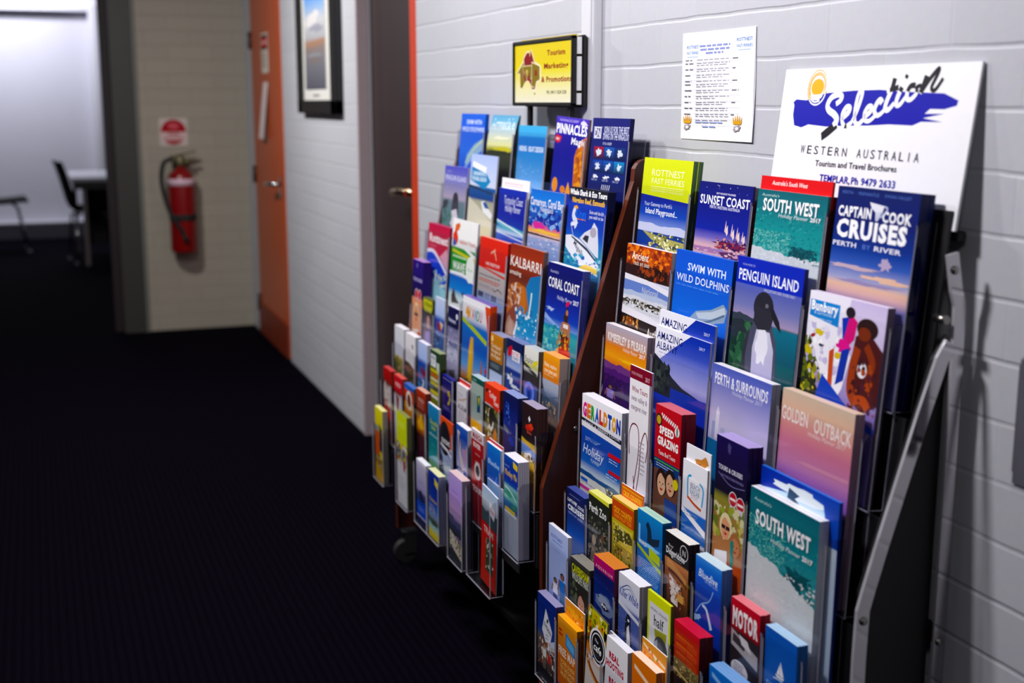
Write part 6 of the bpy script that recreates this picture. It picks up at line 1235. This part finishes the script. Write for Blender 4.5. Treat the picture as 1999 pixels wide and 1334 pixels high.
    ('monkey', 'DL', 'L', 6, 2.461, 0.626, 0.086, 5, 0.005, 'blue leaflet with yellow slanting title over a green bay, sixth row', 'yellow-titled bay leaflet'),
    ('yellow', 'DL', 'L', 7, 3.484, 0.503, 0.086, 3, 0.005, 'yellow leaflet with orange and black pictures, bottom left corner of the far rack', 'yellow leaflet'),
    ('lime', 'DL', 'L', 7, 3.233, 0.545, 0.102, 2, 0.007, 'white leaflet with lime-green top sheet, bottom row of the far rack', 'lime-topped leaflet'),
    ('lilac', 'DL', 'L', 7, 3.05, 0.459, 0.086, 3, 0.005, 'lilac and blue leaflet in the bottom row of the far rack', 'lilac and blue leaflet'),
    ('bluegold', 'DL', 'L', 7, 2.94, 0.461, 0.089, 3, 0.006, 'blue leaflet with gold handwriting and a yellow tab, bottom row', 'gold handwriting leaflet'),
    ('lavender', 'DL', 'L', 7, 2.76, 0.504, 0.102, 4, 0.005, 'lavender leaflet with a dark riverside picture and photo strip', 'lavender leaflet'),
    ('redclear', 'DL', 'L', 7, 2.472, 0.525, 0.102, 1, 0.003, 'red leaflet leaning in the almost empty clear holder of the bottom row', 'leaning red leaflet'),
    ('southred', 'A4', 'R', 1, 1.751, 1.263, 0.21, 1, 0.004, 'red sheet sticking up behind the upper teal sea brochure, under the white board', 'red sheet'),
    ('albanyback', 'A4', 'R', 3, 1.992, 0.999, 0.21, 1, 0.004, 'pale blue headland brochure peeping out behind its twin', 'rear headland brochure'),
    ('whaleback', 'A4', 'R', 4, 1.534, 0.817, 0.21, 1, 0.006, 'blue and white sheet with a bird-like shape behind the lower teal sea brochure', 'blue and white sheet'),
]
EXTRA = [
    ('beachback', 'beach', 0.028, -0.012, 'white leaflet with a sandy starfish shape, peeping out behind the square-frame one'),
    ('colonialback', 'colonial', 0.025, -0.012, 'orange sheet sticking up behind the rust and mustard leaflet'),
    ('freemapback', 'freemap', 0.035, -0.006, 'orange sheet with a pale blot sticking up behind the orange map leaflet'),
    ('orangewback', 'orangew', 0.03, -0.02, 'orange and cream sheet sticking up behind the orange striped leaflet'),
    ('turqback', 'turq', 0.026, -0.012, 'white sheet standing taller behind the royal blue handwriting brochure'),
    ('museumback', 'museum', 0.012, -0.014, 'red sheet standing behind the white text leaflet'),
    ('bluefishback', 'bluefish', 0.008, -0.01, 'white sheet with red top edge behind the blue swirl leaflet of the far rack'),
    ('redclearback', 'redclear', 0.012, -0.02, 'blue and red picture sheet behind the leaning red leaflet'),
]

ROWNAME = {1: 'top', 2: 'second', 3: 'third', 4: 'fourth', 5: 'fifth', 6: 'sixth', 7: 'bottom'}
RNAME = {'R': 'near', 'L': 'far'}
EDGE = {   # colour of the top edge and of the side of each stack
    'ferries': ('b8c43c', '5a7850'), 'captain': ('14245c', '141c4c'), 'southred': ('c81c20', 'a81418'), 'sunset': ('c8c4dc', '3a3a80'), 'southwest': ('d8e0e0', '4a7478'), 'penguin': ('3848a8', '383c78'),
    'dolphins': ('4078d8', '1c448c'), 'bunbury': ('d8d0e4', '6a5a70'), 'outback': ('d8c0b0', '94788c'), 'kimberley': ('e4dce0', '8c7c88'), 'speed': ('c87078', '701420'), 'toursdark': ('a898c8', '1c1440'),
    'ccook': ('4a5490', '303c74'), 'zoo': ('d8d480', '3c3c28'), 'colonial': ('d8c480', '8a7838'), 'whalewatch': ('a8c8b8', '2c6090'), 'didge': ('dcd8d0', '2c2428'), 'bluedive': ('c0d4dc', '5878b8'), 'motor': ('d88088', '942430'), 'exper': ('a8c4dc', '3c64a0'),
    'caversham': ('807c74', '3a3830'), 'aquarium': ('c88048', '6a3450'), 'half': ('ccd428', '6c7030'), 'redgrid': ('c02840', '4a1c20'), 'bluestack': ('7aa0d0', '3058a0'), 'swan': ('8c88a8', '40407c'), 'freemap': ('e0a030', 'a8682c'), 'cafe': ('4a4830', '3a3428'),
    'orangew': ('f0d8c8', 'c08058'), 'whaleback': ('3c70c8', '2040a0'), 'dolphl': ('3870d8', '1c50b0'), 'armadale': ('5890b0', '587880'), 'pinnacles': ('8078c8', '6a5858'), 'diving': ('181c60', '101444'), 'whaleshark': ('14142c', '141838'), 'rottred': ('a84068', '701c3c'),
    'landred': ('e89080', 'a02820'), 'kalbarri': ('a87060', '6a5450'), 'coral': ('dcdce8', '50549c'), 'purple': ('b088c0', '2c1c60'), 'caverl': ('5c6048', '3a3a2c'), 'navyl': ('d0ccd8', '34345c'), 'kandu': ('6a50a0', 'c04828'), 'orangeb': ('8890b0', '484c50'), 'bluered': ('7078a0', '181c3c'),
    'experl': ('b0b4b8', '50483c'), 'orangew2': ('e0a468', '948c8c'), 'greencol': ('8c9470', '38442c'), 'navyfig': ('2c2c80', '202058'), 'greygreen': ('a8bcc4', '4c5854'), 'turkey': ('d85840', '3c2418'), 'darkblue': ('8894c0', '20244c'), 'darkbrown': ('9c94ac', '3c2420'),
    'red1': ('b85050', '703028'), 'red2': ('c86058', '884038'), 'domes': ('4c68a8', '503c30'), 'brown': ('c8a090', '602c28'), 'yellow': ('d8d498', '7c7870'), 'lime': ('787c48', '4c4e38'), 'bluegold': ('d8d8a8', '84849c'), 'lavender': ('d0b8b8', '605c68'), 'sunsetl': ('c04820', '3c4054')}
LEAN_EXTRA = {'cafe': .10, 'redclear': .07, 'pinnacles': .04}
HS = {'A4': .297, 'DL': .210}
FORCE = {'brown': 3.25}
def shown(r, row, yc, w, zt, h):
    """height of the part of a cover that is not behind the next row: its picture is laid out over that"""
    nx = [(k_[5]) for k_ in SHEETS if k_[2] == r and k_[3] == row + 1 and k_[0] not in ('albanyback', 'whaleback') and abs(k_[4] - yc) < (k_[6] + w) / 2 - .015]
    if not nx: return min(h, .21) if w < .15 else min(h, .297)
    zn = sum(nx) / len(nx)
    k = ROWS[(r, row)][0] / ROWS[(r, row + 1)][0]
    return min(h, max(.10, zt - (CAM_H - (CAM_H - zn) * k)))
RAND = random.Random(12)
PLACED = {}
for key, kind, r, row, yc, zt, w, n, th, label, short in SHEETS:
    cat = 'brochure' if kind == 'A4' else 'leaflet'
    z0 = floor_of(r, row, kind); p = RP[r]
    if r == 'L' and row == 7:
        if key == 'redclear': z0, yc, w = .292, 2.562, .102
        lim = (0, 9)
        pk = min((3.4835, 3.2335, 3.05, 2.94, 2.7595, 2.562), key=lambda q: abs(q - yc)); yc = pk
    else:
        c = FORCE.get(key, (yc - RY0[r]) / p)
        lo, hi, k = min(slots(r, row), key=lambda s: abs((s[0] + s[1]) / 2 - c))
        y_lo, y_hi = RY0[r] + p * lo + .0045, RY0[r] + p * hi - .0045
        w = min(w, y_hi - y_lo)
        yc = min(max(yc, y_lo + w / 2), y_hi - w / 2)
    h = zt - z0
    d = DEPTH[(r, row)]
    th = min(th, (d - .002) / (n * 1.06 + (1.1 if key in ('southwest', 'albany', 'southwestlow', 'turq', 'museum', 'beach', 'colonial', 'freemap', 'orangew', 'bluefish', 'redclear') else 0)))
    behind = {'southred': 'southwest', 'albanyback': 'albany', 'whaleback': 'southwestlow'}.get(key)
    loc, rot = at_row(r, row, yc, z0 + .0005)
    off = 0.0
    if behind: off = PLACED[behind][2]
    if key == 'redclear': off = .012
    lean = Vector((math.cos(rot[0]), 0, math.sin(rot[0])))
    warp = None
    if key == 'armadale': warp = lambda v, H=h: (v[0], v[1] + .5 * max(0, v[2] - H * .72) ** 2 * 3, v[2])
    tp, sd = EDGE.get(key, ('e2e0e6', 'b4b2ba' if kind == 'A4' else 'a8a6b0'))
    hs = shown(r, row, yc, w, zt, h)
    me = sheet(cat, COVERS[key], w, hs, h, th, paper=tp, side=sd, warp=warp, ts=max(1.0, HS[kind] / hs) ** .75)
    o = mesh_obj(cat, me)
    o.location = loc + lean * off
    o.rotation_euler = (rot[0], 0, rot[2])
    rx = LEAN_EXTRA.get(key, 0.0)
    if rx: o.rotation_euler = (rot[0], rx, rot[2]); o.location.z += abs(math.sin(rx)) * w / 2
    tag(o, label, cat, '%ss in the %s row of the %s rack' % (cat, ROWNAME[row], RNAME[r]))
    grp = 'copies stacked behind the ' + short
    lab = 'one of the copies stacked behind the ' + short
    for i in range(1, n):
        c = o.copy(); COL.objects.link(c)
        c.location = o.location + lean * (th * 1.06 * i) + Vector((0, RAND.uniform(-.0018, .0018), 0))
        c.location.y = o.location.y + RAND.uniform(-.0012, .0012)
        c['label'] = lab; c['group'] = grp
    PLACED[key] = (o.location.copy(), rot, off + n * th * 1.06 + .0004, kind, r, row, w, h, th)
for key, front, dz, dy, label in EXTRA:
    loc, rot, off, kind, r, row, w, h, th = PLACED[front]
    cat = 'brochure' if kind == 'A4' else 'leaflet'
    me = sheet(cat, COVERS[key], min(w, .1 if kind == 'DL' else .2), HS[kind] * .8, h + dz, min(.002, th))
    o = mesh_obj(cat, me); lean = Vector((math.cos(rot[0]), 0, math.sin(rot[0])))
    base = Vector(loc); base.z = floor_of(r, row, kind) + .0005 if not (r == 'L' and row == 7) else base.z
    o.location = base + lean * off + Vector((0, dy * .3, 0)); o.rotation_euler = rot
    tag(o, label, cat, '%ss in the %s row of the %s rack' % (cat, ROWNAME[row], RNAME[r]))

# ------------------------------------------------------------------ signs and papers on the wall
# yellow sign on two posts above the far rack
t = empty('sign', (1.19, 2.915, 1.262)); tag(t, 'yellow sign in a black frame on two posts above the far rack', 'sign')
def sgn(name, bm, mats, par=t): return rel(link_mesh(name, bm, mats, par), t)
Y0, Y1, Z0, Z1 = 2.718, 3.110, 1.376, 1.537
bm = bmesh.new()
for a_ in ((Y0, Y1, Z1 - .009, Z1), (Y0, Y1, Z0, Z0 + .009), (Y0, Y0 + .010, Z0, Z1), (Y1 - .010, Y1, Z0, Z1)):
    box(bm, 1.172, 1.184, a_[0], a_[1], a_[2], a_[3], bev=.002)
sgn('frame', bm, 'black')
bm = bmesh.new(); box(bm, 1.193, 1.206, Y0 - .010, Y1 - .03, Z0 - .002, Z1 + .0005, bev=.003); sgn('rear_frame', bm, 'black')
bm = bmesh.new()
for za, zb in ((Z0 + .004, Z0 + .030), (Z0 + .036, Z1 - .048), (Z1 - .042, Z1 - .004)): box(bm, 1.1842, 1.1928, Y0 - .0065, Y0 + .01, za, zb)
sgn('rim', bm, 'white_gloss')
bm = bmesh.new(); box(bm, 1.1845, 1.1895, Y0 + .012, Y1 - .032, Z0 + .002, Z1 + .003); sgn('panel', bm, plain('yellow_acrylic', 'd0b414', .3))
me = sheet('face', art_tmp, Y1 - Y0 - .016, Z1 - Z0 - .014, Z1 - Z0 - .014, .006); o = mesh_obj('face', me, t)
o.location = Vector((1.1762, (Y0 + Y1) / 2, Z0 + .007)) - t.location; o.rotation_euler = (0, 0, -math.pi / 2)
for y in (3.027, 2.765):
    bm = bmesh.new(); box(bm, 1.185, 1.195, y - .010, y + .010, 1.262, Z0 + .02, bev=.002); sgn('post', bm, 'black')
    bm = bmesh.new(); box(bm, 1.178, 1.204, y - .016, y + .016, 1.262, 1.266); sgn('foot_plate', bm, 'black')

# white board leaning on the wall behind the near rack
yl, yr, zt, zb = 1.9126, 1.425, 1.4426, 1.2075
bw, bh, lean = yl - yr, 1.4426 - 1.2192, math.radians(7.19)
H = bh + .0118
me = sheet('board', art_board, bw, bh, H, .004, paper='d8d8dc')
o = mesh_obj('board', me); o.location = (1.1992, (yl + yr) / 2, 1.2074); o.rotation_euler = (-lean, 0, -math.pi / 2)
tag(o, 'white board with a blue brush stroke and sun, leaning behind the near rack', 'sign')
# timetable paper taped to the wall
def curl(v):
    x, y, z = v; k = max(0, x / .273 + .2); m = max(0, .5 - z / .21)
    return (x + .003 * math.sin(z * 20) * k, y - .010 * k * k * m - .003 * k * k * max(0, z / .21 - .7), z)
me = sheet('notice', art_notice, .278, .2075, .2075, .0006, mat='matte_print', warp=curl)
o = face_wall(mesh_obj('notice', me), 1.2330, 2.1607, 1.3130); tag(o, 'white printed timetable sheet taped to the brick wall, its lower corner curling', 'notice')
# framed picture
t = empty('framed_picture', (WX, 5.77, 1.32)); tag(t, 'black framed cloudy landscape picture between the two doors', 'picture')
FY0, FY1, FZ0, FZ1 = 5.29, 6.11, 1.335, 1.99
bm = bmesh.new()
for a_ in ((FY0, FY1, FZ0, FZ0 + .06), (FY0, FY1, FZ1 - .06, FZ1), (FY0, FY0 + .105, FZ0, FZ1), (FY1 - .085, FY1, FZ0, FZ1)):
    box(bm, WX - .034, WX - .002, *a_, bev=.003)
rel(link_mesh('frame', bm, 'black', t), t)
bm = bmesh.new(); box(bm, WX - .018, WX - .006, FY0 + .10, FY1 - .08, FZ0 + .055, FZ1 - .055); rel(link_mesh('mount', bm, plain('mount_card', 'd0cec8', .8), t), t)
bm = bmesh.new(); box(bm, WX - .0186, WX - .018, 5.68, 5.82, 1.412, 1.420); rel(link_mesh('caption', bm, 'grey_box', t), t)
me = sheet('print', art_picture, .44, .42, .42, .003, mat='matte_print'); o = mesh_obj('print', me, t); o.location = Vector((WX - .022, 5.74, 1.445)) - t.location; o.rotation_euler = (0, 0, -math.pi / 2)
# stickers on the orange door
me = sheet('notice', art_danger, .20, .215, .215, .001, mat='matte_print'); o = face_wall(mesh_obj('notice', me), WX - .0095, 7.13, 1.545); tag(o, 'black red and white warning notice stuck on the orange door', 'notice')
me = sheet('paper_strip', art_strip, .14, .31, .31, .001, mat='matte_print', warp=lambda v: (v[0] - .10 * max(0, .6 - v[2] / .31) ** 2, v[1] - .03 * (1 - v[2] / .31) ** 2, v[2])); o = face_wall(mesh_obj('paper_strip', me), WX - .0095, 7.13, 1.185); tag(o, 'curled white paper strip hanging below the warning notice on the door', 'paper')
# trunking up the wall and the grey box at the right edge
bm = bmesh.new(); box(bm, WX - .022, WX, 2.690, 2.762, 1.285, 2.8, bev=.002); box(bm, WX - .0255, WX - .021, 2.7, 2.752, 1.285, 2.8, bev=.001)
o = link_mesh('cable_trunking', bm, 'white_metal'); tag(o, 'white vertical cable trunking on the wall behind the yellow sign', 'trunking')
t = empty('wall_box', (WX, 1.24, .885)); tag(t, 'dark grey wall box at the right edge of the photo', 'wall box')
bm = bmesh.new(); box(bm, -.010, 0, -.07, .072, 0, .155, bev=.003); link_mesh('body', bm, 'grey_box', t)
bm = bmesh.new(); box(bm, -.022, -.010, -.07, .058, -.012, .167, bev=.004); link_mesh('cover', bm, 'grey_box', t)

# ------------------------------------------------------------------ fire extinguisher and its sign
t = empty('fire_extinguisher', (.815, 7.80, .49)); tag(t, 'red fire extinguisher with black hose hung on the cream end wall', 'fire extinguisher')
bm = bmesh.new(); lathe(bm, [(.055, 0), (.074, .006), (.078, .02), (.078, .42), (.074, .455), (.058, .485), (.034, .503), (.022, .510), (.022, .525)], (0, 0, 0), 36); cyl = link_mesh('cylinder', bm, 'red', t)
bm = bmesh.new(); lathe(bm, [(.0788, .405), (.0788, .445)], (0, 0, 0), 36); link_mesh('band', bm, plain('pale_band', 'd8b8c8', .5), cyl)
bm = bmesh.new(); lathe(bm, [(.0793, .195), (.0793, .235)], (0, 0, 0), 36); box(bm, -.03, .03, -.083, -.078, .2, .23, bev=.002); link_mesh('strap', bm, 'black_soft', t)
bm = bmesh.new(); lathe(bm, [(.026, .52), (.028, .53), (.028, .56), (.02, .575), (.014, .59)], (0, 0, 0), 20); box(bm, -.06, -.02, -.015, .015, .545, .585, bev=.006); tube(bm, [(.02, 0, .55), (.06, -.01, .545)], .018, 12); link_mesh('valve', bm, 'olive_metal', t)
bm = bmesh.new(); prism(bm, [(-.03, .585), (.09, .612), (.092, .604), (-.02, .572)], 'y', -.012, .012); prism(bm, [(.0, .56), (.095, .565), (.095, .555), (.0, .548)], 'y', -.012, .012); link_mesh('handle', bm, 'olive_metal', t)
bm = bmesh.new(); tube(bm, smooth_path([(-.05, -.02, .565), (-.10, -.03, .54), (-.118, -.035, .45), (-.105, -.05, .34), (-.075, -.075, .24), (-.03, -.088, .16), (-.005, -.088, .11)]), .013, 12); tube(bm, [(-.01, -.088, .12), (.01, -.088, .07)], [.013, .017], 12); link_mesh('hose', bm, 'black_soft', t)
bm = bmesh.new(); box(bm, -.02, .02, .03, .10, .46, .52, bev=.003); box(bm, -.04, .04, .09, .10, .40, .54); link_mesh('wall_bracket', bm, 'black', t)
me = sheet('sign', art_firesign, .164, .164, .164, .002, mat='matte_print'); o = mesh_obj('sign', me); o.location = (.794, 7.8975, 1.127); tag(o, 'square white sign with a red disc above the fire extinguisher', 'sign')

# ------------------------------------------------------------------ table and chairs in the room beyond
t = empty('table', (.95, 11.75, 0)); tag(t, 'white-topped table with a pale metal leg in the room beyond', 'table')
bm = bmesh.new(); box(bm, -.675, .75, -.47, .75, .725, .755, bev=.006); link_mesh('table_top', bm, 'table', t)
bm = bmesh.new(); box(bm, -.655, .73, -.45, .73, .66, .724); link_mesh('apron', bm, 'black', t)
bm = bmesh.new(); box(bm, -.55, .7, .5, .53, .10, .66); link_mesh('modesty_panel', bm, 'board', t)
for x, y in ((-.575, -.40), (.70, -.40), (-.62, .70), (.70, .70)):
    bm = bmesh.new(); box(bm, x - .017, x + .017, y - .017, y + .017, 0, .725, bev=.004); link_mesh('leg', bm, plain('pale_metal_leg', '9a8c8c', .4), t)
def shell_chair(loc, rz, label):
    t = empty('chair', loc, (0, 0, rz)); tag(t, label, 'chair', 'dark chairs in the room beyond')
    # moulded shell: profile in x (front) / z, swept across the width with rolled edges
    prof = [(.23, .445), (.21, .462), (.12, .455), (0, .445), (-.10, .448), (-.16, .475), (-.195, .54), (-.22, .64), (-.25, .76), (-.285, .875), (-.30, .89)]
    P = smooth_path([(x, 0, z) for x, z in prof], 3); bm = bmesh.new(); rows = []
    for i, p in enumerate(P):
        f = i / (len(P) - 1); hw = .22 - .05 * max(0, f - .55) * 2 - (.03 if f < .08 else 0)
        row = []
        for k in range(9):
            u = -1 + 2 * k / 8; lift = .05 * abs(u) ** 3
            row.append(bm.verts.new((p.x + (lift if f > .5 else 0), u * hw, p.z + (lift if f <= .5 else 0))))
        rows.append(row)
    for r0, r1 in zip(rows, rows[1:]):
        for k in range(8): bm.faces.new([r0[k], r0[k + 1], r1[k + 1], r1[k]]).smooth = True
    geom = bmesh.ops.solidify(bm, geom=bm.faces[:], thickness=.022)
    link_mesh('seat_shell', bm, 'dark_plastic', t)
    for sx in (-1, 1):
        for sy in (-1, 1):
            bm = bmesh.new(); tube(bm, [(sx * .10, sy * .10, .445), (sx * .14, sy * .16, .42), (sx * .19 + .02, sy * .20, .012)], .011, 10)
            l = link_mesh('leg', bm, 'chrome', t)
            bm = bmesh.new(); lathe(bm, [(.016, 0), (.018, .005), (.014, .03)], (sx * .19 + .02, sy * .20, 0), 12); link_mesh('glide', bm, 'chrome', l)
    return t
shell_chair((.43, 11.62, 0), .12, 'dark moulded chair tilted towards the white table')
shell_chair((-.32, 12.70, 0), .05, 'dark chair at the left edge, only its seat front and a leg showing')
